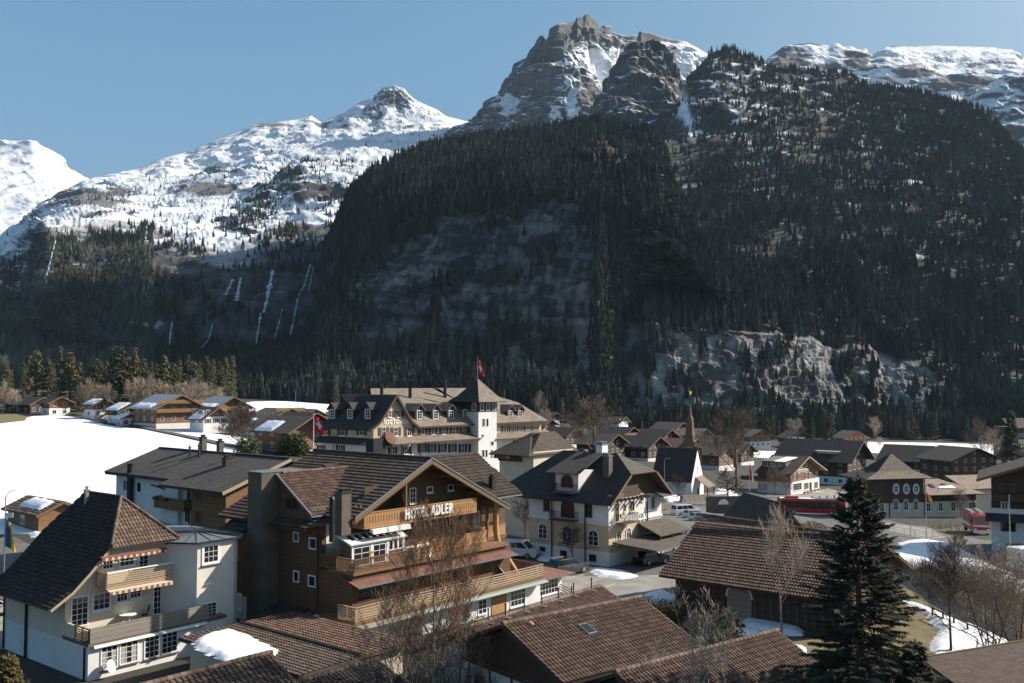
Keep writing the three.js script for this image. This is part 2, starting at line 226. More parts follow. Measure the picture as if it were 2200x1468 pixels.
loft('rock_massif', 'tall grey rock massif with summit towers and snow fields on its shoulder', 960, 1640, 420, [
{ y: [[960, 420], [1640, 420]], d: [[960, 2400], [1640, 2500]] },
{ y: [[960, 330], [1040, 310], [1200, 290], [1500, 290], [1640, 300]], d: [[960, 2700], [1640, 2650]] },
{ y: [[960, 290], [1040, 262], [1100, 215], [1150, 160], [1250, 130], [1320, 160], [1400, 150], [1520, 160], [1640, 200]], d: [[960, 2950], [1200, 2800], [1260, 2850], [1330, 3150], [1640, 3200]] },
{ y: [[960, 300], [1030, 266], [1036, 240], [1042, 232], [1060, 226], [1066, 210], [1088, 190], [1098, 165], [1106, 137], [1118, 130], [1132, 124], [1137, 110], [1150, 96], [1156, 82], [1163, 75], [1172, 86], [1181, 84], [1184, 62], [1200, 52], [1236, 48], [1240, 38], [1254, 37], [1258, 31], [1266, 31], [1274, 40], [1285, 61], [1294, 62], [1298, 56], [1308, 57], [1312, 68], [1330, 74], [1352, 79], [1362, 75], [1370, 87], [1376, 68], [1396, 70], [1420, 81], [1470, 90], [1498, 104], [1520, 118], [1560, 150], [1640, 200]], d: [[960, 3100], [1200, 2950], [1280, 3100], [1640, 3600]] },
{ y: [[960, 420], [1640, 320]], d: [[960, 3800], [1640, 4400]] }], [20, 90, 80, 8],
(p, k, px) => smooth(0, 0.5, k) * smooth(4, 2.95, k) * (58 * ridge(p.x / 170, p.y / 1500, p.z / 170, 4) + 24 * ridge(p.x / 50, p.y / 500, p.z / 50, 4) + 15 * ledge(p.y, 105, 1.3 * fbm(p.x / 200, p.y / 200, p.z / 200, 3)) + 4 * ledge(p.y, 34, 1.6 * fbm(p.x / 90, p.y / 90, p.z / 90, 3))) * lerp(1, 0.12, smooth(2.6, 2.92, k)) - 22 * smooth(3, 2.6, k),
(p, n, px, py, k) => {
const s = fbm(p.x / 140, p.y / 34, p.z / 140, 5), led = fbm(p.x / 400, p.y / 16, p.z / 400, 3);
const field = Math.max(blob(px, py, 1290, 122, 62, 36) * 1.5, blob(px, py, 1450, 122, 90, 30) * 1.4, blob(px, py, 1225, 205, 16, 50), blob(px, py, 1100, 215, 22, 18), blob(px, py, 1195, 240, 12, 20), blob(px, py, 1300, 160, 25, 24) * 1.1, blob(px, py, 1330, 100, 30, 12));
const tower = blob(px, py, 1262, 48, 26, 20) * 1.2 + blob(px, py, 1210, 85, 35, 34) * 0.8 + blob(px, py, 1160, 86, 16, 14) + blob(px, py, 1260, 175, 26, 60) * 0.5;
const snow = smooth(0.06, 0.26, s * 0.55 + led * 0.1 + (n.y - 0.50) * 0.95 + field * 1.15 - tower * 0.6 - 0.07);
return mixc(mixc(rockTone(p, 0.008), [0.17, 0.168, 0.17], 0.5).map((c) => c * (0.8 + 0.9 * fbm(p.x / 9, p.y / 120, p.z / 9, 3))), SNOW, snow);
}, { flat: 0.25 });
loft('rock_pyramid', 'dark brown pyramid shaped rock peak in front of the snow shoulder', 1180, 1560, 240, [
{ y: [[1180, 420], [1560, 400]], d: [[1180, 1800], [1560, 1800]] },
{ y: [[1180, 320], [1560, 320]], d: [[1180, 1950], [1560, 1950]] },
{ y: [[1180, 330], [1235, 285], [1262, 258], [1290, 204], [1312, 165], [1332, 140], [1346, 116], [1362, 99], [1380, 93], [1402, 92], [1420, 100], [1432, 116], [1446, 140], [1456, 160], [1468, 200], [1484, 240], [1510, 290], [1560, 330]], d: [[1180, 2120], [1400, 2250], [1560, 2150]] },
{ y: [[1180, 420], [1560, 420]], d: [[1180, 2500], [1560, 2500]] }], [30, 130, 8],
(p, k) => smooth(0, 0.6, k) * smooth(3, 1.95, k) * (26 * ridge(p.x / 100, p.y / 1200, p.z / 100, 4) + 13 * ridge(p.x / 26, p.y / 300, p.z / 26, 4) + 12 * ledge(p.y, 40, fbm(p.x / 120, p.y / 120, p.z / 120, 3))) - 8,
(p, n, px, py, k) => mixc(mixc(rockTone(p, 0.02), [0.10, 0.09, 0.086], 0.6).map((c) => c * (0.75 + 0.9 * fbm(p.x / 7, p.y / 90, p.z / 7, 3))), SNOW, smooth(0.3, 0.5, fbm(p.x / 50, p.y / 18, p.z / 50, 5) + (n.y - 0.35) * 0.7 + 0.5 * blob(px, py, 1472, 240, 8, 60) - 0.02)), { flat: 0.3 });
loft('snow_plateau', 'flat topped snow mountain with grey cliffs at the upper right edge', 1560, 2420, 400, [
{ y: [[1560, 330], [2420, 330]], d: [[1560, 2900], [2420, 2900]] },
{ y: [[1560, 215], [1700, 195], [1900, 205], [2050, 200], [2200, 190], [2420, 190]], d: [[1560, 3400], [2420, 3400]] },
{ y: [[1560, 200], [1660, 140], [1800, 150], [1900, 140], [2050, 165], [2200, 150], [2420, 150]], d: [[1560, 3600], [1800, 3600], [2000, 3550], [2420, 3700]] },
{ y: [[1560, 190], [1640, 135], [1660, 118], [1690, 96], [1740, 90], [1780, 97], [1800, 92], [1812, 100], [1832, 99], [1842, 104], [1862, 104], [1870, 118], [1882, 110], [1905, 99], [1925, 96], [2000, 97], [2080, 99], [2150, 103], [2176, 106], [2195, 124], [2230, 130], [2420, 150]], d: [[1560, 3800], [1860, 3900], [2420, 4400]] },
{ y: [[1560, 300], [2420, 300]], d: [[1560, 4700], [2420, 5200]] }], [24, 54, 50, 6],
(p, k) => smooth(0.2, 0.8, k) * smooth(4, 2.9, k) * (30 * ridge(p.x / 260, p.y / 500, p.z / 260, 5) + 36 * ledge(p.y, 75, 1.2 * fbm(p.x / 300, p.y / 300, p.z / 300, 3))) * (k > 2.7 ? 0.3 : 1) - 10,
(p, n, px, py, k) => {
const s = fbm(p.x / 170, p.y / 40, p.z / 170, 5), s2 = fbm(p.x / 60, p.y / 20, p.z / 60, 4), cl = 1.5 * smooth(0.3, 0.55, s2 * 0.9 + Math.max(blob(px, py, 2060, 170, 90, 20), blob(px, py, 1960, 148, 50, 16), blob(px, py, 1700, 118, 40, 26), blob(px, py, 1845, 120, 34, 30) * 0.9, blob(px, py, 2120, 130, 60, 8) * 0.6, blob(px, py, 1790, 135, 50, 10) * 0.6));
return mixc(mixc(rockTone(p, 0.01), ROCK, 0.5), SNOW, smooth(-0.12, 0.12, s * 0.6 + (n.y - 0.45) * 1.3 + 0.12 - cl * 0.7 + 0.4 * smooth(200, 235, py)));
});
loft('snowy_slope', 'hazy rocky slope with snow streaks at the right edge below the plateau', 2020, 2420, 200, [
{ y: [[2020, 520], [2420, 520]], d: [[2020, 2300], [2420, 2200]] },
{ y: [[2020, 340], [2420, 300]], d: [[2020, 2600], [2420, 2500]] },
{ y: [[2020, 260], [2070, 222], [2085, 205], [2118, 182], [2150, 166], [2175, 160], [2200, 158], [2300, 120], [2420, 90]], d: [[2020, 2900], [2420, 2900]] },
{ y: [[2020, 400], [2420, 300]], d: [[2020, 3300], [2420, 3400]] }], [40, 80, 6],
(p, k) => smooth(0, 0.6, k) * smooth(3, 1.95, k) * 34 * ridge(p.x / 130, p.y / 130, p.z / 130, 5) - 10,
(p, n, px, py) => mixc(rockTone(p, 0.015), SNOW, smooth(0.0, 0.26, fbm(p.x / 70, p.y / 26, p.z / 70, 5) + (n.y - 0.5) * 0.9 + 0.06)));

const CLIFF_TOP = [[1180, 640], [1280, 690], [1330, 700], [1420, 695], [1560, 705], [1640, 715], [1760, 735], [1800, 755], [1870, 748], [1925, 770], [1990, 800], [2060, 840], [2130, 875], [2240, 900], [2420, 930]];
const flank = loft('forested_mountain', 'broad dark forested mountainside on the right above a pale cliff', 1180, 2420, 520, [
{ y: [[1180, 955], [2420, 960]], d: [[1180, 600], [1500, 600], [2420, 640]] },
{ y: [[1180, 880], [1400, 890], [1600, 892], [1850, 880], [2000, 880], [2130, 905], [2420, 940]], d: [[1180, 720], [1400, 690], [1600, 700], [1900, 780], [2420, 760]] },
{ y: CLIFF_TOP, d: [[1180, 790], [1400, 720], [1600, 740], [1900, 830], [2130, 800], [2420, 800]] },
{ y: [[1180, 560], [1400, 560], [1700, 560], [2000, 600], [2420, 640]], d: [[1180, 1000], [1700, 980], [2420, 1050]] },
{ y: [[1180, 420], [1460, 430], [1700, 420], [2000, 430], [2420, 440]], d: [[1180, 1300], [1700, 1320], [2420, 1350]] },
{ y: [[1180, 330], [1460, 300], [1600, 270], [1750, 280], [1900, 310], [2100, 340], [2420, 360]], d: [[1180, 1600], [1700, 1680], [2420, 1700]] },
{ y: [[1180, 420], [1400, 300], [1440, 260], [1468, 205], [1478, 165], [1500, 143], [1530, 120], [1548, 112], [1566, 112], [1600, 126], [1650, 141], [1700, 146], [1740, 156], [1790, 160], [1830, 178], [1870, 190], [1920, 196], [1960, 204], [2010, 212], [2050, 224], [2100, 238], [2125, 256], [2150, 285], [2180, 318], [2210, 345], [2300, 430], [2420, 520]], d: [[1180, 1850], [1550, 2050], [1900, 2050], [2200, 1850], [2420, 1700]] },
{ y: [[1180, 460], [2420, 560]], d: [[1180, 2500], [2420, 2400]] }], [22, 96, 44, 40, 40, 60, 6],
(p, k, px) => { const cl = smooth(0.8, 1.05, k) * smooth(2.25, 1.95, k); return cl * (6 * ridge(p.x / 70, p.y / 300, p.z / 70, 4) + 3.5 * ridge(p.x / 12, p.y / 130, p.z / 12, 4) + 4 * ledge(p.y, 22, 1.6 * fbm(p.x / 60, p.y / 60, p.z / 60, 3)) + 1.5 * ledge(p.y, 7, 1.6 * fbm(p.x / 30, p.y / 30, p.z / 30, 3))) + smooth(1.9, 2.4, k) * smooth(6.6, 5.9, k) * (30 * fbm(p.x / 170, p.y / 120, p.z / 170, 5) + 13 * ridge(p.x / 60, p.y / 50, p.z / 60, 4) * smooth(4, 5.5, k)) - cl * 6; },
(p, n, px, py, k) => {
const s = fbm(p.x / 34, p.y / 30, p.z / 34, 5), v = fbm(p.x / 7, p.y / 60, p.z / 7, 4);
const c = smooth(0.95, 1.08, k) * smooth(2.06, 1.97, k + s * 0.12) * smooth(2180, 2080, px + s * 60) * smooth(1240, 1400, px + s * 90);
const cr = ridge(p.x / 14, p.y / 60, p.z / 14, 4); let rock = mixc([0.06, 0.06, 0.062], [0.36, 0.345, 0.33], 0.36 + v * 1.6 + s * 1.0 + cr * 0.3);
rock = mixc(rock, [0.36, 0.285, 0.20], smooth(0.12, 0.4, fbm(p.x / 26, p.y / 50, p.z / 26 + 9, 3)) * smooth(1560, 1680, px) * smooth(1880, 1780, px) * 0.8);
rock = mixc(rock, BRUSH, smooth(0.0, 0.2, fbm(p.x / 42 + 5, p.y / 26, p.z / 42, 4)) * 0.9);
const hi = mixc(mixc(FLOOR, BRUSH, 0.25 + s * 1.2), rockTone(p, 0.03), smooth(0.6, 0.4, n.y) * 0.7);
const coul = blob(px, py, lin([[160, 1466], [300, 1488]], 0) + (py - 170) * 0.19, py, 7, 1) * smooth(310, 280, py) * smooth(150, 180, py);
const snow = Math.max(coul * 1.3, smooth(0.18, 0.36, s * 0.8 + (n.y - 0.5) * 0.5 + lin([[140, 0.10], [220, 0.07], [300, 0.0], [420, -0.05], [520, -0.14], [900, -0.4]], py - (px - 1600) * 0.09) + 0.16 * blob(px, py, 1600, 225, 50, 60) + 0.12 * blob(px, py, 1950, 235, 120, 24) - 0.11));
return mixc(mixc(hi, rock, c), SNOW, k > 2.2 ? snow : 0);
});
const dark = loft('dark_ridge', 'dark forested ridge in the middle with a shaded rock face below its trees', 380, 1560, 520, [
{ y: [[380, 880], [700, 872], [1100, 890], [1560, 950]], d: [[380, 640], [700, 610], [1100, 600], [1290, 610], [1440, 780], [1560, 820]] },
{ y: [[380, 840], [600, 815], [700, 775], [1000, 790], [1300, 820], [1560, 880]], d: [[380, 740], [700, 700], [1100, 670], [1290, 660], [1440, 830], [1560, 880]] },
{ y: [[380, 820], [600, 795], [660, 770], [700, 685], [850, 640], [1000, 640], [1300, 650], [1450, 690], [1560, 720]], d: [[380, 800], [700, 750], [1100, 705], [1290, 690], [1440, 850], [1560, 900]] },
{ y: [[380, 805], [600, 780], [655, 755], [690, 660], [720, 600], [760, 560], [840, 520], [950, 460], [1150, 420], [1300, 440], [1450, 520], [1560, 640]], d: [[380, 860], [700, 850], [1000, 815], [1150, 785], [1400, 735], [1560, 740]] },
{ y: [[380, 795], [560, 778], [640, 755], [670, 710], [690, 635], [710, 550], [740, 490], [800, 420], [900, 380], [1100, 350], [1300, 340], [1420, 380], [1480, 500], [1560, 620]], d: [[380, 900], [700, 950], [1000, 990], [1400, 880], [1560, 800]] },
{ y: [[380, 790], [560, 772], [630, 752], [664, 704], [682, 625], [700, 540], [735, 455], [762, 400], [800, 372], [850, 345], [890, 325], [930, 312], [1000, 305], [1060, 297], [1120, 287], [1180, 275], [1240, 268], [1290, 263], [1330, 270], [1380, 287], [1420, 312], [1450, 378], [1470, 450], [1490, 540], [1560, 640]], d: [[380, 930], [700, 1150], [1000, 1330], [1300, 1280], [1450, 1050], [1560, 850]] },
{ y: [[380, 800], [1560, 700]], d: [[380, 1250], [1000, 1700], [1560, 1300]] }], [26, 50, 76, 36, 40, 6],
(p, k, px) => { const cl = smooth(0.8, 1.1, k) * smooth(3.4, 2.9, k); return cl * (5 * ridge(p.x / 90, p.y / 200, p.z / 90, 4) + 2.6 * ridge(p.x / 14, p.y / 90, p.z / 14, 4) + 6 * ledge(p.y + p.x * 0.1, 26, 1.5 * fbm(p.x / 90, p.y / 60, p.z / 90, 3)) + 2.4 * ledge(p.y + p.x * 0.1, 8, 1.5 * fbm(p.x / 40, p.y / 40, p.z / 40, 3))) + smooth(3, 3.4, k) * smooth(5.3, 4.9, k) * 16 * fbm(p.x / 90, p.y / 70, p.z / 90, 4) - cl * 8; },
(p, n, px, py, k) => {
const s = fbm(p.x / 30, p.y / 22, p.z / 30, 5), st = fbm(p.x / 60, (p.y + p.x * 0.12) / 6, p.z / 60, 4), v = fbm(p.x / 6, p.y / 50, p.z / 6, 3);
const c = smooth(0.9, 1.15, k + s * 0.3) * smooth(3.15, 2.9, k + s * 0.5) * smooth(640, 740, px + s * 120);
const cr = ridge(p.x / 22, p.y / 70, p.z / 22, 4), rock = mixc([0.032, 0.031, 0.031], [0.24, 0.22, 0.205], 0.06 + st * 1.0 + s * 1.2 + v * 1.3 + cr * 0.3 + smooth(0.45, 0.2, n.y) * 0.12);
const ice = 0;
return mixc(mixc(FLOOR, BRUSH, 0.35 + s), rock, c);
});
loft('rock_summit', 'snow capped grey rock summit standing on the long snowy ridge', 770, 960, 150, [
{ y: [[770, 262], [960, 268]], d: [[770, 3180], [960, 3180]] },
{ y: [[770, 252], [785, 240], [800, 226], [860, 230], [890, 240], [960, 262]], d: [[770, 3250], [960, 3250]] },
{ y: [[770, 256], [780, 246], [792, 228], [801, 218], [811, 202], [826, 188], [845, 183.5], [866, 191], [871, 199], [878, 205], [890, 214], [906, 222], [940, 240], [960, 256]], d: [[770, 3300], [845, 3300], [960, 3330]] },
{ y: [[770, 275], [960, 280]], d: [[770, 3800], [960, 3800]] }], [12, 60, 4],
(p, k) => smooth(0.2, 0.8, k) * smooth(3, 1.95, k) * (14 * ridge(p.x / 60, p.y / 400, p.z / 60, 4) + 5 * ridge(p.x / 18, p.y / 60, p.z / 18, 3)) * (k > 1.8 ? 0.5 : 1),
(p, n, px, py, k) => mixc(mixc(rockTone(p, 0.02), ROCK, 0.45), SNOW, Math.max(smooth(1.80, 1.93, k + 0.1 * fbm(p.x / 20, 0, 3, 3)) * 0.9, smooth(0.05, 0.25, fbm(p.x / 30, p.y / 14, p.z / 30, 4) + (n.y - 0.42)), smooth(872, 892, px + (py - 215) * 1.2 - 6))), { flat: 0.3 });
function spruceFar(tiers, spread, ragged) {                          // a small conifer of ragged tiers, 1 m tall
const pos = [], n = 7; const tri = (a, b, c) => pos.push(...a, ...b, ...c);
for (let t = 0; t < tiers; t++) {
const y0 = 0.10 + 0.80 * t / tiers, y1 = Math.min(1, y0 + 1.5 / tiers + 0.04), r = spread * (1 - 0.93 * t / tiers), ph = rnd() * 6;
for (let i = 0; i < n; i++) {
const a0 = ph + i / n * 6.283, a1 = ph + (i + 0.5) / n * 6.283, a2 = ph + (i + 1) / n * 6.283, k = r * rr(0.72, 1.25), q = r * 0.42;
const tip = [Math.cos(a1) * k, y0 - 0.02 * rnd() - ragged * 0.03, Math.sin(a1) * k], L = [Math.cos(a0) * q, y0 + 0.03, Math.sin(a0) * q], R = [Math.cos(a2) * q, y0 + 0.03, Math.sin(a2) * q], top = [0, y1, 0];
tri(tip, top, L); tri(tip, R, top);
}
}
const g = new THREE.BufferGeometry(); g.setAttribute('position', new THREE.Float32BufferAttribute(pos, 3)); g.computeVertexNormals(); return g;
}
function bareFar() {                                                  // a leafless crown of fine upright slivers, 1 m tall
const pos = [];
for (let i = 0; i < 46; i++) {
const a = rnd() * 6.283, r = 0.26 * Math.sqrt(rnd()), y = rr(0.22, 0.75), x = Math.cos(a) * r * (1.15 - y * 0.4), z = Math.sin(a) * r * (1.15 - y * 0.4), h = rr(0.14, 0.28), w = rr(0.008, 0.016), b = a + 1.57;
pos.push(x * 0.5, y - 0.1, z * 0.5, x + Math.cos(b) * w, y + h * 0.4, z + Math.sin(b) * w, x * 1.35, y + h, z * 1.35);
}
for (let i = 0; i < 3; i++) { const a = i * 2.1; pos.push(Math.cos(a) * 0.012, 0, Math.sin(a) * 0.012, Math.cos(a + 2.1) * 0.012, 0, Math.sin(a + 2.1) * 0.012, 0, 0.8, 0); }
const g = new THREE.BufferGeometry(); g.setAttribute('position', new THREE.Float32BufferAttribute(pos, 3)); g.computeVertexNormals(); return g;
}
const FAR = [spruceFar(7, 0.19, 1), spruceFar(8, 0.15, 1.4), spruceFar(6, 0.22, 0.6), bareFar()];
M.needle = std([0.032, 0.043, 0.036], 1, { side: THREE.DoubleSide });
M.twig = std([0.085, 0.075, 0.066], 1, { side: THREE.DoubleSide });
function forest(L, name, label, n, dens, h0, h1, bare = 0.1, tint) {
const lists = [[], [], [], []], cells = (L.W - 1) * (L.P.length / L.W - 1), q = new THREE.Quaternion(), Y = V(0, 1, 0);
for (let k = 0, guard = 0; k < n && guard < n * 14; guard++) {
const i = Math.floor(rnd() * (L.W - 1)), j = Math.floor(rnd() * (L.P.length / L.W - 2)), a = j * L.W + i, u = rnd(), v = rnd();
const p = L.P[a].clone().lerp(L.P[a + 1], u).lerp(L.P[a + L.W].clone().lerp(L.P[a + L.W + 1], u), v);
const py = 825 - F * (p.y - EYE) / -p.z, b = dens(p, L.PX[a], py, L.K[a], L.N.getY(a)); if (rnd() > b) continue; k++;
const kind = rnd() < bare * (1 + 2.5 * fbm(p.x / 60, p.y / 60, p.z / 60, 2)) ? 3 : Math.floor(rnd() * 3), h = rr(h0, h1) * (rnd() < 0.15 ? 0.6 : 1) * (kind === 3 ? 0.75 : 1);
q.setFromAxisAngle(Y, rnd() * 6.3); lists[kind].push([new THREE.Matrix4().compose(p.add(V(0, -0.6, 0)), q, V(h * rr(0.85, 1.2), h, h * rr(0.85, 1.2))), p]);
}
const group = new THREE.Group(); group.name = numbered(name); scene.add(group); stuff(group); group.userData.label = label;
const c = new THREE.Color();
lists.forEach((l, t) => { if (!l.length) return; const m = new THREE.InstancedMesh(FAR[t], t === 3 ? M.twig : M.needle, l.length); l.forEach(([x, p], i) => { m.setMatrixAt(i, x); const s = rr(0.45, 1.9) * (1 + 1.0 * fbm(p.x / 70, p.y / 70, p.z / 70, 2)) * (tint ? tint(p) : 1), w = rnd() * 0.4 + Math.max(0, 1.2 * fbm(p.x / 110 + 9, p.y / 110, p.z / 110, 2)); c.setRGB(s * (1 + w * 0.5), s, s * (1 - w * 0.2)); m.setColorAt(i, c); }); m.name = t === 3 ? 'bare_trees' : 'conifers'; m.castShadow = m.receiveShadow = true; stuff(m); group.add(m); });
}
const gap = (p, f, lo = -0.1, hi = 0.12) => smooth(lo, hi, fbm(p.x / f, p.y / f, p.z / f, 3));
forest(dark, 'forest', 'dark spruce forest covering the top and the foot of the middle ridge', 26000, (p, px, py, k) => {
if (k > 5.02) return 0;
const s = fbm(p.x / 34, p.y / 26, p.z / 34, 3);
if (k > 3.3) return (k > 4.6 ? 1 : 0.75) * (k > 3.9 ? 1 - 0.75 * blob(px, py, 1290, 335, 90, 40) : 1);
if (k > 2.95) return 0.2 + 0.7 * gap(p, 40, -0.2, 0.15) + smooth(780, 680, px) * 0.6;
if (k < 3 && px > 1278 + s * 40) return 0.95; if (k < 0.55 + s) return 0.85; if (k < 1.1 + s) return 0.3;
return 0.09 * gap(p, 40, 0.0, 0.2) + smooth(760, 640, px + s * 150) * 0.9 + smooth(1400, 1480, px + s * 80) * 0.7 * smooth(1.4, 2, k);
}, 9, 19, 0.05);
forest(flank, 'forest', 'spruce forest covering the broad mountainside on the right', 34000, (p, px, py, k, ny) => {
if (k > 6.02) return 0;
const s = fbm(p.x / 60, p.y / 40, p.z / 60, 3);
if (k < 0.62) return px < 2060 ? 0.6 * smooth(0.1, 0.2, k) : 0.9; if (k < 0.97) return px < 2060 ? 0.1 : 0.9;
if (k < 2.02) return px > 2090 + s * 90 ? 0.85 : 0.06 * gap(p, 26, 0.05, 0.2);
const b = 1 - 0.8 * blob(px, py, 1430, 380, 60, 60) * (s > -0.05 ? 1 : 0) - 0.95 * blob(px, py, 1670, 510, 55, 30) - 0.7 * blob(px, py, 1960, 690, 90, 22) - 0.6 * blob(px, py, 1420, 470, 60, 40);
const up = smooth(3.6, 5.4, k);
return Math.max(0, b) * lerp(0.25 + 0.65 * gap(p, 55, -0.16, 0.1), (px < 1800 ? 0.14 : 0.22) + (px < 1800 ? 0.3 : 0.5) * gap(p, 60, -0.1, 0.12) + smooth(5.85, 5.97, k) * 0.7 * smooth(1500, 1540, px) + 0.35 * smooth(1750, 1900, px), up) * (1 - 0.7 * smooth(1550, 1480, px) * smooth(4.2, 4.8, k));
}, 9, 20, 0.1);
forest(knoll, 'forest', 'scattered spruces and larches on the snow patched knoll', 7000, (p, px, py, k) => k > 3.01 ? 0 : (0.10 + 0.9 * smooth(560, 640, py + (px - 600) * 0.3) + 0.5 * gap(p, 45, 0.0, 0.25) + 0.7 * smooth(2.8, 2.98, k) * smooth(560, 640, px) + 0.8 * smooth(500, 400, px)) * (1 - 0.9 * blob(px, py, 660, 470, 90, 45)) + 0.8 * smooth(60, 20, Math.abs(py - 470 + (px - 540) * 1.0)) * smooth(660, 600, px), 7, 13, 0.3);
forest(ridgeLeft, 'forest', 'dark forest on the lower slopes of the long snowy ridge', 20000, (p, px, py, k) => {
if (k > 4.2) return 0; const s = fbm(p.x / 90, p.y / 40, p.z / 90, 3);
const top = lin([[-160, 560], [40, 560], [80, 520], [230, 480], [330, 490], [420, 530], [480, 560], [560, 500], [700, 470], [1160, 470]], px);
if (py < top + s * 60) return 0.05 * gap(p, 80, 0, 0.2);
if (k < 1.05) return 0.9;
return px < 330 && py < 720 ? 0.18 + 0.75 * gap(p, 50, -0.15, 0.15) * (1 - 0.9 * blob(px, py, 120, 570, 75, 60)) : px < 720 && py > 585 ? 0.14 * gap(p, 40, 0, 0.2) + smooth(725, 755, py) * 0.85 + (px < 420 ? 0.5 * gap(p, 60, -0.1, 0.1) : 0) : 0.55 * gap(p, 60, -0.16, 0.1);
}, 8, 16, 0.3, (p) => { const px = 1100 + F * p.x / -p.z; return p.y < 190 && px < 330 ? 1.8 : 1; });
M.ice = std([0.72, 0.79, 0.86], 0.5, { bumpMap: rep(TX.rock, 6), bumpScale: 0.3 });
[[[[586, 580], [580, 610], [572, 650], [566, 672]], 9, 'wide frozen waterfall streak in the middle of the dark cliff'], [[[560, 672], [556, 700], [550, 738]], 5, 'lower continuation of the wide frozen waterfall'], [[[667, 568], [660, 590], [654, 612], [640, 636]], 4, 'upper right frozen waterfall strands on the dark cliff'], [[[672, 575], [668, 600], [664, 626]], 3, 'thin frozen strand rightmost on the dark cliff'], [[[640, 640], [634, 670], [628, 700], [620, 734]], 4, 'long thin frozen waterfall at the right of the dark cliff'], [[[517, 596], [512, 622], [508, 646]], 8, 'broad frozen waterfall high on the left of the dark cliff'], [[[500, 600], [492, 618], [484, 634]], 7, 'frozen curtain left of the broad frozen waterfall'], [[[496, 672], [472, 682], [456, 700], [448, 728], [432, 748]], 3, 'slanting frozen waterfall low on the dark cliff'], [[[607, 662], [600, 690], [588, 732]], 3, 'thin frozen waterfall between two longer streaks'], [[[370, 690], [366, 715], [364, 742]], 2.5, 'short frozen streak at the left foot of the dark cliff'], [[[120, 512], [112, 545], [100, 590], [95, 605]], 2.5, 'thin frozen waterfall on the brown cliff at far left']].forEach(([pts, w, label]) => {
const L = pts[0][0] < 300 ? ridgeLeft : pts[0][0] < 700 ? ridgeLeft : dark, P = pts.map(([x, y]) => { let best = 1e9, bp; for (let i = 0; i < L.P.length; i++) { if (Math.abs(L.PX[i] - x) > 6) continue; const p = L.P[i], py = 825 - F * (p.y - EYE) / -p.z, e = Math.abs(py - y); if (e < best) { best = e; bp = p; } } return bp.clone().add(V(0, 0, 2.5)); });
{ const za = P[0].z, zb = P[P.length - 1].z; P.forEach((p, i) => p.copy(at(pts[i][0], pts[i][1], -Math.max(za, zb) - 6))); }
const c = new THREE.CatmullRomCurve3(P), pos = [], n = 60, rows = [];
for (let i = 0; i <= n; i++) { const p = c.getPoint(i / n), s = -p.z / F * w * (0.25 + 1.3 * Math.abs(noise(i * 0.11 + w, w, 2))) * 0.8; rows.push([-1, -0.35, 0.3, 1].map((k) => V(p.x + k * s + s * noise(i * 0.4, k * 3, 1), p.y, p.z + (1 - k * k) * s * 0.5 + noise(i * 0.5, k * 2, 3) * 1.2))); }
for (let i = 0; i < n; i++) for (let k = 0; k < 3; k++) { const a = rows[i][k], b = rows[i][k + 1], d = rows[i + 1][k + 1], e = rows[i + 1][k]; for (const v of [a, e, b, b, e, d]) pos.push(v.x, v.y, v.z); }
const g = new THREE.BufferGeometry(); g.setAttribute('position', new THREE.Float32BufferAttribute(pos, 3)); g.computeVertexNormals(); tag(mesh('frozen_waterfall', metric(g), M.ice), label, 'waterfall', 'frozen waterfalls on the dark cliff');
});
M.pane = std([0.018, 0.021, 0.024], 0.12, { metalness: 0 });
M.white = std([0.78, 0.78, 0.76], 0.6);
M.plasterWhite = std([0.74, 0.73, 0.70], 0.95, { map: rep(TX.plaster, 5), bumpMap: rep(TX.grain, 0.6), bumpScale: 0.006 });
M.plasterCream = std([0.66, 0.575, 0.44], 0.95, { map: rep(TX.plaster, 5), bumpMap: rep(TX.grain, 0.6), bumpScale: 0.006 });
M.plasterPale = std([0.72, 0.665, 0.575], 0.95, { map: rep(TX.plaster, 5), bumpMap: rep(TX.grain, 0.6), bumpScale: 0.006 });
M.plasterTan = std([0.52, 0.415, 0.275], 0.95, { map: rep(TX.plaster, 5), bumpMap: rep(TX.grain, 0.6), bumpScale: 0.006 });
M.plasterYellow = std([0.70, 0.56, 0.35], 0.95, { map: rep(TX.plaster, 5), bumpMap: rep(TX.grain, 0.6), bumpScale: 0.006 });
M.plasterPeach = std([0.60, 0.455, 0.30], 0.95, { map: rep(TX.plaster, 5), bumpMap: rep(TX.grain, 0.6), bumpScale: 0.006 });
M.concrete = std([0.15, 0.118, 0.088], 0.95, { map: rep(TX.mottle, 4), bumpMap: rep(TX.grain, 0.8), bumpScale: 0.008 });
const wood = (rgb, s = 1.3) => std(rgb, 0.85, { map: rep(TX.planks, 2.4, s), bumpMap: rep(TX.plankBump, 2.4, s), bumpScale: 0.012 });
M.woodBrown = wood([0.150, 0.078, 0.038]); M.woodDark = wood([0.085, 0.05, 0.03]); M.woodMid = wood([0.25, 0.135, 0.063]); M.woodLight = wood([0.52, 0.285, 0.115]); M.woodGrey = wood([0.30, 0.265, 0.22]);
M.woodRed = wood([0.26, 0.095, 0.04]);
M.beam = std([0.33, 0.205, 0.10], 0.85, { map: rep(TX.grain, 0.8, 0.1) });
M.beamPale = std([0.74, 0.55, 0.36], 0.85, { map: rep(TX.grain, 0.8, 0.1) });
M.beamDark = std([0.07, 0.045, 0.03], 0.85);
M.iron = std([0.035, 0.035, 0.037], 0.5, { metalness: 0.6 });
M.copper = std([0.07, 0.06, 0.055], 0.45, { metalness: 0.5 });
M.zinc = std([0.22, 0.235, 0.235], 0.5, { metalness: 0.5 });
M.steel = std([0.55, 0.56, 0.57], 0.35, { metalness: 0.8 });
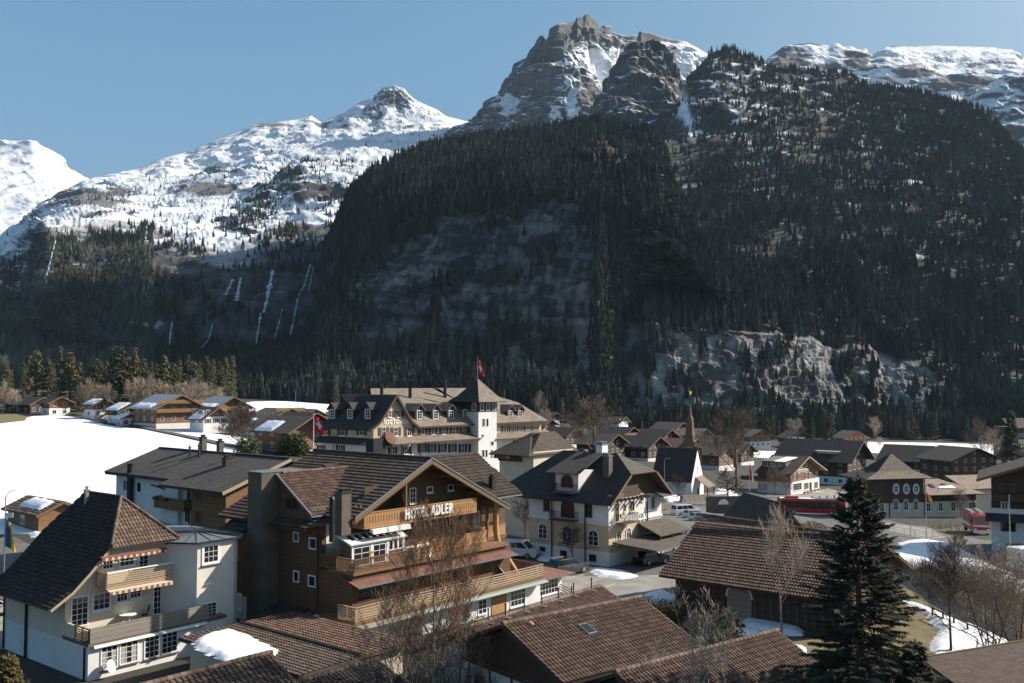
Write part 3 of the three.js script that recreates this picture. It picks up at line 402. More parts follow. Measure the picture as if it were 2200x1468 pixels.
M.felt = std([0.095, 0.082, 0.072], 0.95, { map: rep(TX.shingle, 7.2, 4.8), bumpMap: rep(TX.shingleBump, 7.2, 4.8), bumpScale: 0.03 });
M.slate = std([0.050, 0.044, 0.040], 0.9, { map: rep(TX.shingle, 6, 4), bumpMap: rep(TX.shingleBump, 6, 4), bumpScale: 0.03 });
M.shingleWarm = std([0.25, 0.20, 0.155], 0.95, { map: rep(TX.shingle, 6, 4), bumpMap: rep(TX.shingleBump, 6, 4), bumpScale: 0.03 });
M.eternit = std([0.12, 0.097, 0.078], 0.95, { map: rep(TX.shingle, 6, 4), bumpMap: rep(TX.shingleBump, 6, 4), bumpScale: 0.03 });
M.redRoof = std([0.20, 0.085, 0.06], 0.9, { map: rep(TX.mottle, 3), bumpMap: rep(TX.grain, 0.5), bumpScale: 0.008 });
M.shutter = std([0.085, 0.048, 0.03], 0.8); M.shutterGreen = std([0.05, 0.07, 0.045], 0.8);
M.pallet = std([0.5, 0.4, 0.28], 0.9);
const tilesOf = (rgb) => [0.7, 0.9, 1.1, 1.35].map((k, i) => std([rgb[0] * k, rgb[1] * k * (1 - i * 0.01), rgb[2] * k * (1 + (i - 1) * 0.04)], 0.85, { map: rep(TX.grain, 0.35) }));
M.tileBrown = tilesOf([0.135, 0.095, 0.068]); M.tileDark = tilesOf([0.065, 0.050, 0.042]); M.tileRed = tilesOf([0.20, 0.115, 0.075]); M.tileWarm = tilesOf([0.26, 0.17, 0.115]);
M.moss = std([0.30, 0.17, 0.05], 0.95);

class Site {
constructor(px, py, h, yaw, ground = 0) {
const o = h === null ? on(px, py) : onY(px, py, h); this.o = V(o.x, h === null ? o.y : ground, o.z); this.t = yaw * Math.PI / 180; this.m = new THREE.Matrix4().makeRotationY(this.t).setPosition(this.o); this.inv = this.m.clone().invert();
this.e = V(0, EYE, 0).applyMatrix4(this.inv);
}
ray(px, py) { return V(0, EYE, 0).add(dir(px, py)).applyMatrix4(this.inv).sub(this.e); }
z(px, py, z) { const r = this.ray(px, py); return this.e.clone().addScaledVector(r, (z - this.e.z) / r.z); }
x(px, py, x) { const r = this.ray(px, py); return this.e.clone().addScaledVector(r, (x - this.e.x) / r.x); }
y(px, py, y) { const r = this.ray(px, py); return this.e.clone().addScaledVector(r, (y - this.e.y) / r.y); }
thing(name, label, cat, group) { return thing(name, label, cat, this.o, this.t, group); }
}
function tileGeo(w, l, lift = 0.035, roll = 0.05) {
const xs = [-0.5, -0.42, -0.28, -0.12, 0.02, 0.5].map((k) => k * w), ys = [0, roll * 0.75, roll, roll * 0.75, 0.006, 0], pos = [], top = -l * 0.58, bot = l * 0.5;
for (let i = 0; i < 5; i++) {
const a = [xs[i], ys[i] * 0.9, top], b = [xs[i + 1], ys[i + 1] * 0.9, top], c = [xs[i + 1], ys[i + 1] + lift, bot], d = [xs[i], ys[i] + lift, bot], e = [xs[i], ys[i] * 0.4 + 0.002, bot], f = [xs[i + 1], ys[i + 1] * 0.4 + 0.002, bot];
pos.push(...a, ...d, ...b, ...b, ...d, ...c, ...d, ...e, ...c, ...c, ...e, ...f);
}
const g = new THREE.BufferGeometry(); g.setAttribute('position', new THREE.Float32BufferAttribute(pos, 3)); g.computeVertexNormals(); return metric(g);
}
const TILE = tileGeo(0.30, 0.40, 0.065, 0.055), TILE_BIG = tileGeo(0.33, 0.44, 0.065, 0.07), TILE_LONG = tileGeo(0.30, 0.52, 0.10, 0.05);
const inPoly = (x, y, P) => { let c = false; for (let i = 0, j = P.length - 1; i < P.length; j = i++) if ((P[i][1] > y) !== (P[j][1] > y) && x < (P[j][0] - P[i][0]) * (y - P[i][1]) / (P[j][1] - P[i][1]) + P[i][0]) c = !c; return c; };
function slopeFrame(poly) {
const n = V().crossVectors(poly[1].clone().sub(poly[0]), poly[2].clone().sub(poly[0])).normalize(); if (n.y < 0) n.negate();
const down = V(n.x, 0, n.z).normalize(); down.y = -Math.hypot(n.x, n.z) / n.y; down.normalize(); const across = V().crossVectors(n, down).normalize();   // across x n ... right-handed: across, n, down
return { n, down, across, o: poly[0] };
}
function tileSlope(parent, poly, mats, { w = 0.29, l = 0.34, geo = TILE, single = 0, lift = 0.01, skip } = {}) {
const { n, down, across, o } = slopeFrame(poly), P = poly.map((p) => { const d = p.clone().sub(o); return [d.dot(across), d.dot(down)]; });
const x0 = Math.min(...P.map((p) => p[0])), x1 = Math.max(...P.map((p) => p[0])), y0 = Math.min(...P.map((p) => p[1])), y1 = Math.max(...P.map((p) => p[1]));
const spots = [], cols = Math.max(1, Math.round((x1 - x0) / w)), rows = Math.max(1, Math.round((y1 - y0) / l)), cw = (x1 - x0) / cols, rl = (y1 - y0) / rows;
for (let r = 0; r < rows; r++) for (let c = 0; c < cols; c++) {
const x = x0 + (c + 0.5) * cw, y = y0 + (r + 0.5) * rl; if (!inPoly(x, y, P)) continue;
const p = o.clone().addScaledVector(across, x).addScaledVector(down, y); if (skip && skip(p)) continue;
spots.push(p.addScaledVector(n, lift));
}
const turn = new THREE.Matrix4().makeBasis(across, n, down), eye = parent.userData.eye, jig = () => new THREE.Matrix4().makeRotationFromEuler(new THREE.Euler(rr(-0.012, 0.012), rr(-0.02, 0.02), rr(-0.02, 0.02)));
let rest = spots;
if (single) {
const q = parent.matrixWorld; parent.updateWorldMatrix(true, false); const e = V(0, EYE, 0).applyMatrix4(parent.matrixWorld.clone().invert());
const s = spots.slice().sort((a, b) => a.distanceToSquared(e) - b.distanceToSquared(e)); rest = s.slice(single);
s.slice(0, single).forEach((p) => { const m = new THREE.Mesh(geo, mats[Math.floor(rnd() * mats.length)]); m.name = 'roof_tile'; m.applyMatrix4(turn.clone().multiply(jig()).setPosition(p)); m.castShadow = m.receiveShadow = true; parent.add(m); });
}
if (rest.length) {
const by = mats.map(() => []); rest.forEach((p) => by[Math.floor(rnd() * mats.length)].push(p));
const geos = by.map((l, i) => { const m = new THREE.InstancedMesh(geo, mats[i], l.length); l.forEach((p, k) => { m.setMatrixAt(k, turn.clone().multiply(jig()).setPosition(p)); const s = rr(0.8, 1.2); m.setColorAt(k, new THREE.Color().setRGB(s * rr(0.95, 1.08), s, s * rr(0.93, 1.03))); }); m.name = 'roof_tiles'; m.castShadow = m.receiveShadow = true; stuff(m); if (l.length) parent.add(m); return m; });
}
}
function roofFace(parent, poly, mat, o = {}) {
const m = mesh('roof', slab(poly, o.t ?? 0.16), Array.isArray(mat) ? mat[0] : mat, parent); if (Array.isArray(mat)) tileSlope(m, poly, mat, o); return m;
}
function ridgeTiles(parent, a, b, mats, r = 0.14, step = 0.36, single = true) {
const n = Math.max(1, Math.round(a.distanceTo(b) / step)), d = b.clone().sub(a).normalize(), L = a.distanceTo(b) / n, geos = [];
for (let i = 0; i < n; i++) { const p = a.clone().lerp(b, i / n), g = rod(p.clone().addScaledVector(d, -0.03), p.clone().addScaledVector(d, L + 0.03), r * 1.12, r * 0.95, 7); if (single) mesh('ridge_tile', g, mats[Math.floor(rnd() * mats.length)], parent); else geos.push(g); }
if (!single) mesh('ridge_tiles', geos, mats[2] ?? mats[0], parent);
}
function place(g, axis, d) { const m = new THREE.Matrix4(); if (axis === 'z') m.makeTranslation(0, 0, d); else if (axis === 'x') m.makeRotationY(-Math.PI / 2).setPosition(d, 0, 0); else m.makeRotationY(Math.PI / 2).setPosition(d, 0, 0); g.applyMatrix4(m); return g; }
function window_(parent, axis, d, u, v, w, h, o = {}) {
const flip = axis === 'z' ? 1 : axis === 'x' ? 1 : -1, c = flip * u, f = o.f ?? 0.07, dep = o.dep ?? 0.06, cols = o.cols ?? 2, rows = o.rows ?? 2, x0 = c - w / 2, x1 = c + w / 2, y0 = v - h / 2, y1 = v + h / 2;
const fr = [], top = o.arch ? y1 - w / 2 : y1, mt = o.mt ?? 0.035;
if (o.arch) {
const s = new THREE.Shape(); s.moveTo(x0 - f, y0 - f); s.lineTo(x1 + f, y0 - f); s.lineTo(x1 + f, top); s.absarc(c, top, w / 2 + f, 0, Math.PI); s.lineTo(x0 - f, y0 - f);
const k = new THREE.Path(); k.moveTo(x0, y0); k.lineTo(x0, top); k.absarc(c, top, w / 2, Math.PI, 0, true); k.lineTo(x1, y0); k.lineTo(x0, y0); s.holes.push(k);
fr.push(new THREE.ExtrudeGeometry(s, { depth: dep, bevelEnabled: false, curveSegments: 10 }).translate(0, 0, 0.002));
} else fr.push(box(x0 - f, x0, y0 - f, y1 + f, 0.002, dep), box(x1, x1 + f, y0 - f, y1 + f, 0.002, dep), box(x0, x1, y1, y1 + f, 0.002, dep), box(x0, x1, y0 - f, y0, 0.002, dep));
for (let i = 1; i < cols; i++) { const x = lerp(x0, x1, i / cols), k = i * 2 === cols && !o.thin ? mt * 1.6 : mt; fr.push(box(x - k / 2, x + k / 2, y0, o.arch ? top + w * 0.4 : y1, 0.012, dep * 0.8)); }
for (let j = 1; j < rows; j++) { const y = lerp(y0, top, j / rows); fr.push(box(x0, x1, y - mt / 2, y + mt / 2, 0.013, dep * 0.75)); }
if (o.arch) fr.push(box(x0, x1, top - mt / 2, top + mt / 2, 0.013, dep * 0.75));
const win = mesh('window', place(mergeAny(fr), axis, d), o.mat ?? M.white, parent);
let pg; if (o.arch) { const s = new THREE.Shape(); s.moveTo(x0, y0); s.lineTo(x1, y0); s.lineTo(x1, top); s.absarc(c, top, w / 2, 0, Math.PI); pg = new THREE.ExtrudeGeometry(s, { depth: 0.014, bevelEnabled: false, curveSegments: 10 }).translate(0, 0, 0.004); } else pg = box(x0, x1, y0, y1, 0.004, 0.018);
mesh('pane', place(pg, axis, d), M.pane, win);
if (o.curtain) { const cg = []; for (const s of [-1, 1]) cg.push(box(c + s * w * 0.3 - w * 0.16, c + s * w * 0.3 + w * 0.16, y0, lerp(y0, y1, 0.8), 0.0185, 0.022)); mesh('curtain', place(mergeAny(cg), axis, d), o.curtain, win); }
if (o.sill !== false) mesh('sill', place(box(x0 - f - 0.06, x1 + f + 0.06, y0 - f - 0.09, y0 - f - 0.005, 0.002, dep + 0.09), axis, d), o.sillMat ?? o.mat ?? M.white, win);
if (o.shutters) for (const s of [-1, 1]) { const sw = o.sw ?? w * 0.48, cx = c + s * (w / 2 + f + sw / 2 + 0.01), sg = [box(cx - sw / 2, cx + sw / 2, y0 - 0.03, y1 + 0.03, 0.004, 0.045)]; for (let k = 1; k < 8; k++) { const y = lerp(y0, y1, k / 8); sg.push(box(cx - sw * 0.38, cx + sw * 0.38, y - 0.03, y + 0.03, 0.046, 0.062)); } mesh('shutter', place(mergeAny(sg), axis, d), o.shutters, win); }
return win;
}
function winPx(site, parent, axis, d, [xl, yt, xr, yb], o = {}) {
const ym = (yt + yb) / 2, xm = (xl + xr) / 2, k = axis === 'z' ? 'x' : 'z', q = (x, y) => axis === 'z' ? site.z(x, y, d) : site.x(x, y, d);
const a = q(xl, ym)[k], b = q(xr, ym)[k], t = q(xm, yt).y, l = q(xm, yb).y; return window_(parent, axis, d, (a + b) / 2, (t + l) / 2, Math.abs(b - a), t - l, o);
}
function railing(parent, a, b, h, style, mat, o = {}) {
const d = b.clone().sub(a), L = d.length(), u = d.clone().normalize(), out = [], Y = V(0, 1, 0);
const P = (s, y) => a.clone().addScaledVector(u, s).add(V(0, y, 0));
const r = mesh('railing', bar(P(0, h), P(L, h), o.capW ?? 0.14, o.capH ?? 0.06), o.cap ?? mat, parent); mesh('lower_rail', bar(P(0, 0.08), P(L, 0.08), 0.07, 0.08), mat, r);
if (style === 'boards') { const n = o.n ?? 4; for (let i = 0; i < n; i++) { const y = lerp(0.16, h - 0.12, (i + 0.5) / n), hh = (h - 0.28) / n * (o.fill ?? 0.72); mesh('board', bar(P(0, y), P(L, y), 0.035, hh), mat, r); } const np = Math.max(2, Math.round(L / 1.8)); for (let i = 0; i <= np; i++) mesh('post', bar(P(clamp(L * i / np, 0.05, L - 0.05), -0.1).addScaledVector(V().crossVectors(u, Y), -0.06), P(clamp(L * i / np, 0.05, L - 0.05), h - 0.03).addScaledVector(V().crossVectors(u, Y), -0.06), 0.08), o.post ?? mat, r); }
else { const w = o.w ?? 0.14, gap = o.gap ?? 0.03, n = Math.round(L / (w + gap)), list = []; for (let i = 0; i < n; i++) { const s = L * (i + 0.5) / n; list.push(bar(P(s, o.low ?? 0.05), P(s, h - 0.03), L / n - gap, o.th ?? 0.03, V().crossVectors(u, Y))); } if (n <= 130) list.forEach((g) => mesh('slat', g, mat, r)); else stuff(mesh('slats', list, mat, r)); }
return r;
}
function chimney(parent, x, y0, y1, z, w, dd, mat, cap = M.zinc) {
const c = mesh('chimney', box(x - w / 2, x + w / 2, y0, y1, z - dd / 2, z + dd / 2), mat, parent);
mesh('chimney_cap', [box(x - w / 2 - 0.08, x + w / 2 + 0.08, y1 + 0.003, y1 + 0.1, z - dd / 2 - 0.08, z + dd / 2 + 0.08), box(x - w * 0.3, x + w * 0.3, y1 + 0.1, y1 + 0.3, z - dd * 0.3, z + dd * 0.3), box(x - w / 2, x + w / 2, y1 + 0.3, y1 + 0.36, z - dd / 2, z + dd / 2)], cap, c); return c;
}
function pent(x0, x1, z0, z1, y0, ye, xr, yr) { // gabled body, ridge along z
const A = [V(x0, y0, 0), V(x1, y0, 0), V(x1, ye, 0), V(xr, yr, 0), V(x0, ye, 0)], at_ = (z) => A.map((p) => V(p.x, p.y, z)), f = at_(z1), b = at_(z0), q = [f, b.slice().reverse()];
for (let i = 0; i < 5; i++) { const j = (i + 1) % 5; q.push([f[i], b[i], b[j], f[j]]); } return polyGeo(q);
}
function prism(foot, y0, y1) { const n = foot.length, lo = foot.map(([x, z]) => V(x, y0, z)), hi = foot.map(([x, z]) => V(x, y1, z)); let ar = 0; for (let i = 0; i < n; i++) { const j = (i + 1) % n; ar += foot[i][0] * foot[j][1] - foot[j][0] * foot[i][1]; } const q = ar > 0 ? [hi.slice().reverse(), lo] : [hi, lo.slice().reverse()]; for (let i = 0; i < n; i++) { const j = (i + 1) % n; q.push(ar > 0 ? [lo[i], hi[i], hi[j], lo[j]] : [lo[i], lo[j], hi[j], hi[i]]); } return polyGeo(q); }
const YAW = 50;
const yawOf = (a, b, h) => { const p = onY(...a, h), q = onY(...b, h); return Math.atan2(-(q.z - p.z), q.x - p.x) * 180 / Math.PI; };
{
const S = new Site(190, 1354, 3.5, 51), T = 2.55, zb = -3.4;
const t = S.thing('house', 'cream house with dark half-hipped tile roof, terrace and slatted balcony at lower left', 'house');
const back = -13, W = 11;
mesh('wall', box(0, W, -0.3, T - 0.25, back, 0), M.plasterWhite, t);
mesh('deck', box(-0.05, W, T - 0.24, T, zb - 0.2, 0.12), M.concrete, t);
const xr = 5.6, yr = 11.6, eL = 5.1, y0 = T - 0.24;
const prof = [[0, y0], [0, 5.6], [1.6, 6.9], [3.2, 8.55], [8.1, 8.5], [W, 5.4], [W, y0]];
{ const f = prof.map(([x, y]) => V(x, y, zb)), b = prof.map(([x, y]) => V(x, y, back)), q = [f.slice().reverse(), b]; f.forEach((p, i) => { const j = (i + 1) % f.length; q.push([f[i], f[j], b[j], b[i]]); }); mesh('wall', polyGeo(q), M.plasterCream, t); }
const zf = -2.75, zh = -6.2, rl = [[-1.35, 4.75], [0.2, 5.72], [1.5, 6.95], [3.05, 8.6], [xr, yr]];
for (let i = 0; i < 4; i++) {
const [a, b] = [rl[i], rl[i + 1]], last = i === 3;
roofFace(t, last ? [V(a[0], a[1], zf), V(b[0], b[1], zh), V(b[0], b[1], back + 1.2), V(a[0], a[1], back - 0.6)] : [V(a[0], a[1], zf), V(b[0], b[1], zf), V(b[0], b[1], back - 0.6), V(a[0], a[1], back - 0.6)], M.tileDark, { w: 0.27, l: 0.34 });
if (!last) mesh('bargeboard', bar(V(a[0], a[1] - 0.14, zf + 0.03), V(b[0], b[1] - 0.14, zf + 0.03), 0.06, 0.2), M.beamPale, t);
}
roofFace(t, [V(8.35, 8.45, zf), V(xr, yr, zh), V(xr, yr, back + 1.2), V(W + 0.8, 5.2, back - 0.6), V(W + 0.8, 5.2, zb - 1.5)], M.tileDark, { w: 0.27, l: 0.34 });
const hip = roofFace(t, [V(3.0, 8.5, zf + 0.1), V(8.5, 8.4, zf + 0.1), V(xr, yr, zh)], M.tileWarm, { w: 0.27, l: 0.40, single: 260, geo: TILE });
hip.name = 'hip_roof';
ridgeTiles(hip, V(3.0, 8.62, zf + 0.1), V(xr, yr + 0.1, zh), M.tileWarm, 0.13, 0.42); ridgeTiles(hip, V(8.5, 8.52, zf + 0.1), V(xr, yr + 0.1, zh), M.tileWarm, 0.13, 0.42);
ridgeTiles(t, V(xr, yr + 0.08, zh), V(xr, yr + 0.08, back + 1.2), M.tileDark, 0.13, 0.42);
mesh('gutter', [bar(V(2.9, 8.42, zf + 0.22), V(8.6, 8.3, zf + 0.22), 0.13, 0.1), bar(V(-1.45, 4.7, zf), V(-1.45, 4.7, back - 0.6), 0.13, 0.12)], M.copper, t);
mesh('fascia', bar(V(3.0, 8.26, zf + 0.05), V(8.4, 8.16, zf + 0.05), 0.05, 0.2), M.beamPale, t);
{ chimney(t, 5.0, 10.6, 11.9, -10.4, 0.24, 0.24, M.steel); }
for (let i = 0; i < 5; i++) mesh('snow_guard', bar(V(0.6 + i * 0.5, 6.3 + i * 0.45, -4.5 - i), V(0.6 + i * 0.5, 6.48 + i * 0.45, -4.5 - i), 0.05), M.iron, t);
const up = { cols: 3, rows: 3, thin: 1, mt: 0.028, f: 0.09, sill: true };
winPx(S, t, 'z', zb, [221, 1198, 241, 1221], up); winPx(S, t, 'z', zb, [258, 1188, 286, 1214], up); winPx(S, t, 'z', zb, [299, 1185, 317, 1222], { ...up, cols: 2, rows: 4, sill: false });
winPx(S, t, 'z', zb, [154, 1284, 187, 1344], { ...up, rows: 5, sill: false }); winPx(S, t, 'z', zb, [201, 1276, 234, 1308], up); winPx(S, t, 'z', zb, [251, 1271, 272, 1291], { ...up, rows: 2 }); winPx(S, t, 'z', zb, [280, 1267, 301, 1283], { ...up, rows: 2 }); winPx(S, t, 'z', zb, [330, 1258, 346, 1318], { ...up, cols: 2, rows: 5, sill: false });
for (const r of [[218, 1389, 250, 1435], [259, 1378, 294, 1423], [311, 1366, 340, 1411], [348, 1357, 379, 1401]]) winPx(S, t, 'z', 0, r, { ...up, rows: 4, curtain: r[0] < 300 ? M.linen ??= std([0.35, 0.33, 0.3], 1) : null, sillMat: M.concrete });
const bt = 8.05, foot = [[7.4, zb], [8.9, -0.75], [12.2, -0.75], [13.2, -1.7], [13.2, -9], [7.4, -9]];
mesh('bay', prism(foot, -0.3, bt), M.plasterPale, t);
mesh('cornice', prism(foot.map(([x, z]) => [x + (x > 10 ? 0.12 : -0.12), z + (z > -2 ? 0.14 : 0.1)]), bt + 0.002, bt + 0.22), M.plasterWhite, t);
const rp = foot.map(([x, z]) => V(x + (x > 10 ? 0.35 : -0.3), bt + 0.24, z + (z > -4 ? 0.35 : 0))), top = V(10.6, bt + 0.62, -3.6), tb = V(10.6, bt + 0.62, -8.6);
const bay = mesh('bay_roof', polyGeo([[rp[0], rp[1], top], [rp[1], rp[2], top], [rp[2], rp[3], top], [rp[3], rp[4], tb, top], [rp[5], rp[0], top, tb], rp.slice().reverse()]), M.zinc, t);
const seams = []; for (const [a, b] of [[0, 1], [1, 2], [2, 3], [3, 4], [5, 0]]) for (let k = 0; k <= 3; k++) { const p = rp[a].clone().lerp(rp[b], k / 3); seams.push(bar(p, p.clone().lerp(top, 0.96).add(V(0, 0.04, 0)), 0.04, 0.06)); } mesh('seam', seams, M.copper, bay);
mesh('gutter', [0, 1, 2, 3].map((k) => bar(rp[k].clone().add(V(0, -0.03, 0)), rp[k + 1].clone().add(V(0, -0.03, 0)), 0.12, 0.12)), M.iron, bay);
winPx(S, t, 'z', -0.75, [438, 1174, 467, 1207], { ...up, f: 0.2, cols: 3, rows: 3, sillMat: M.concrete }); winPx(S, t, 'z', -0.75, [436, 1297, 463, 1324], { ...up, f: 0.08, rows: 4, cols: 3 });
const bz = -1.95, by = 5.75, b0 = S.z(228, 1250, bz).x, b1 = 7.6;
const bal = mesh('balcony', box(b0, b1, by - 0.16, by, zb, bz), M.beamPale, t);
railing(t, V(b0 + 0.02, by, bz), V(b1, by, bz), 1.05, 'boards', M.beamPale, { n: 5, fill: 0.66, cap: M.white, capW: 0.2 });
for (let i = 0; i < 6; i++) mesh('board', box(b0 - 0.03, b0 + 0.0, by - 0.1, by + 1.02, lerp(zb, bz, i / 6) + 0.01, lerp(zb, bz, (i + 1) / 6) - 0.012), M.beamPale, bal);
M.awning = std([0.22, 0.09, 0.055], 0.9); M.awningPale = std([0.60, 0.47, 0.36], 0.9);
for (const [x0, x1, y, z, len] of [[b0 + 0.1, b1 - 0.2, by - 0.2, bz + 0.02, 0.32], [2.2, 7.4, 7.9, zb + 0.75, 0.2]]) {
const aw = mesh('awning', slab([V(x0, y, z - 0.1), V(x1, y, z - 0.1), V(x1, y - 0.08, z + len), V(x0, y - 0.08, z + len)], 0.05), x0 === 2.2 ? M.awning : M.awningPale, t), n = 22;
for (let i = 0; i < n; i++) mesh('fringe', box(lerp(x0, x1, i / n), lerp(x0, x1, (i + 0.92) / n), y - 0.34, y - 0.13, z + len - 0.012, z + len + 0.006), i % 2 ? M.awningPale : M.awning, aw);
}
const fence = mesh('parapet', [bar(V(0.05, T + 1.0, 0.08), V(9.4, T + 1.0, 0.08), 0.16, 0.05)], M.woodGrey, t);
for (let i = 0; i < 6; i++) mesh('board', box(0.05, 9.4, T - 0.02 + i * 0.162, T + 0.14 + i * 0.162, 0.1, 0.135), M.woodGrey, fence);
railing(t, V(-0.02, T, -1.9), V(-0.02, T, 0.05), 0.98, 'boards', M.beamDark, { n: 5, fill: 0.55 });
mesh('parapet_wall', box(-0.03, 0.12, T, T + 0.95, zb, -1.9), M.plasterCream, t);
mesh('awning_box', [rod(V(0.3, T - 0.35, 0.22), V(9.2, T - 0.35, 0.22), 0.09, 0.09, 8), bar(V(0.3, T - 0.22, 0.16), V(9.2, T - 0.22, 0.16), 0.16, 0.05)], M.white, t);
mesh('downpipe', [rod(V(-0.08, -0.2, -0.4), V(-0.08, T - 0.3, -0.4), 0.07), rod(V(-0.12, -0.2, -9.2), V(-0.12, 5.0, -9.2), 0.1), rod(V(-0.08, -0.2, back), V(-0.08, 5.2, back), 0.07), rod(V(13.25, -0.2, -2.2), V(13.25, 8.1, -2.2), 0.08)], M.iron, t);
M.sling = std([0.03, 0.03, 0.033], 0.8);
const chair = (x, z, turn, label) => {
const p = V(x, T + 0.01, z).applyMatrix4(S.m), c = thing('garden_chair', label, 'chair', p, S.t + turn, 'garden chairs on the terrace of the cream house');
mesh('seat', box(-0.24, 0.24, 0.40, 0.44, -0.24, 0.24), M.sling, c); mesh('backrest', bar(V(0, 0.44, -0.24), V(0, 1.12, -0.42), 0.46, 0.03, V(0, 0, 1)), M.sling, c);
for (const s of [-1, 1]) mesh('leg', [tube([V(s * 0.27, 0, 0.26), V(s * 0.27, 0.5, 0.27), V(s * 0.27, 0.64, 0.2), V(s * 0.27, 0.64, -0.28)], 0.022), rod(V(s * 0.27, 0, -0.34), V(s * 0.27, 0.64, -0.26), 0.02)], M.steel, c);
return c;
};
const cp = (px, py, h = 1.1) => { const q = S.y(px, py, T + h); return [q.x, Math.min(q.z, -0.7)]; };
chair(...cp(209, 1316), 0.3, 'black sling garden chair, leftmost on the terrace of the cream house'); chair(...cp(233, 1310), 0.3, 'black sling garden chair second from the left on the terrace'); chair(...cp(297, 1299), -1.9, 'black sling garden chair right of the round terrace table'); chair(...cp(309, 1302), -1.9, 'black sling garden chair nearest the terrace door of the cream house');
{ const [x, z] = cp(274, 1320, 0.74), p = V(x, T + 0.01, z).applyMatrix4(S.m), c = thing('garden_table', 'round pale garden table on the terrace of the cream house', 'table', p, 0); mesh('tabletop', new THREE.CylinderGeometry(0.62, 0.62, 0.04, 28).translate(0, 0.72, 0), M.white, c); for (let k = 0; k < 4; k++) { const a = k * 1.571 + 0.5; mesh('leg', tube([V(Math.cos(a) * 0.15, 0.7, Math.sin(a) * 0.15), V(Math.cos(a) * 0.22, 0.35, Math.sin(a) * 0.22), V(Math.cos(a) * 0.42, 0, Math.sin(a) * 0.42)], 0.018), M.steel, c); } }
{ const q = S.z(237, 1424, 0.5), p = q.clone().applyMatrix4(S.m), c = thing('satellite_dish', 'white satellite dish on the lower wall of the cream house', 'satellite dish', p, S.t + 0.35); mesh('dish', new THREE.SphereGeometry(0.85, 20, 6, 0, 6.283, 0, 0.52).scale(0.95, 1, 1.15).rotateX(-Math.PI / 2 - 0.35).translate(0, 0, 0.78), M.white.clone(), c).material.side = THREE.DoubleSide; mesh('arm', [rod(V(0, 0, 0), V(0, -0.25, 0.45), 0.02), rod(V(0, -0.1, -0.05), V(-0.1, -0.45, -0.45), 0.03)], M.steel, c); }
}
const FONT = await new FontLoader().loadAsync('fonts/droid/droid_sans_bold.typeface.json');
function lettering(parent, text, size, depth, mat, m4, width) { const g = new TextGeometry(text, { font: FONT, size, depth, curveSegments: 5, bevelEnabled: false }); g.computeBoundingBox(); const w = g.boundingBox.max.x - g.boundingBox.min.x; if (width) g.scale(width / w, 1, 1); g.applyMatrix4(m4); const m = new THREE.Mesh(g, mat); m.name = 'lettering'; m.castShadow = m.receiveShadow = true; parent.add(m); return m; }
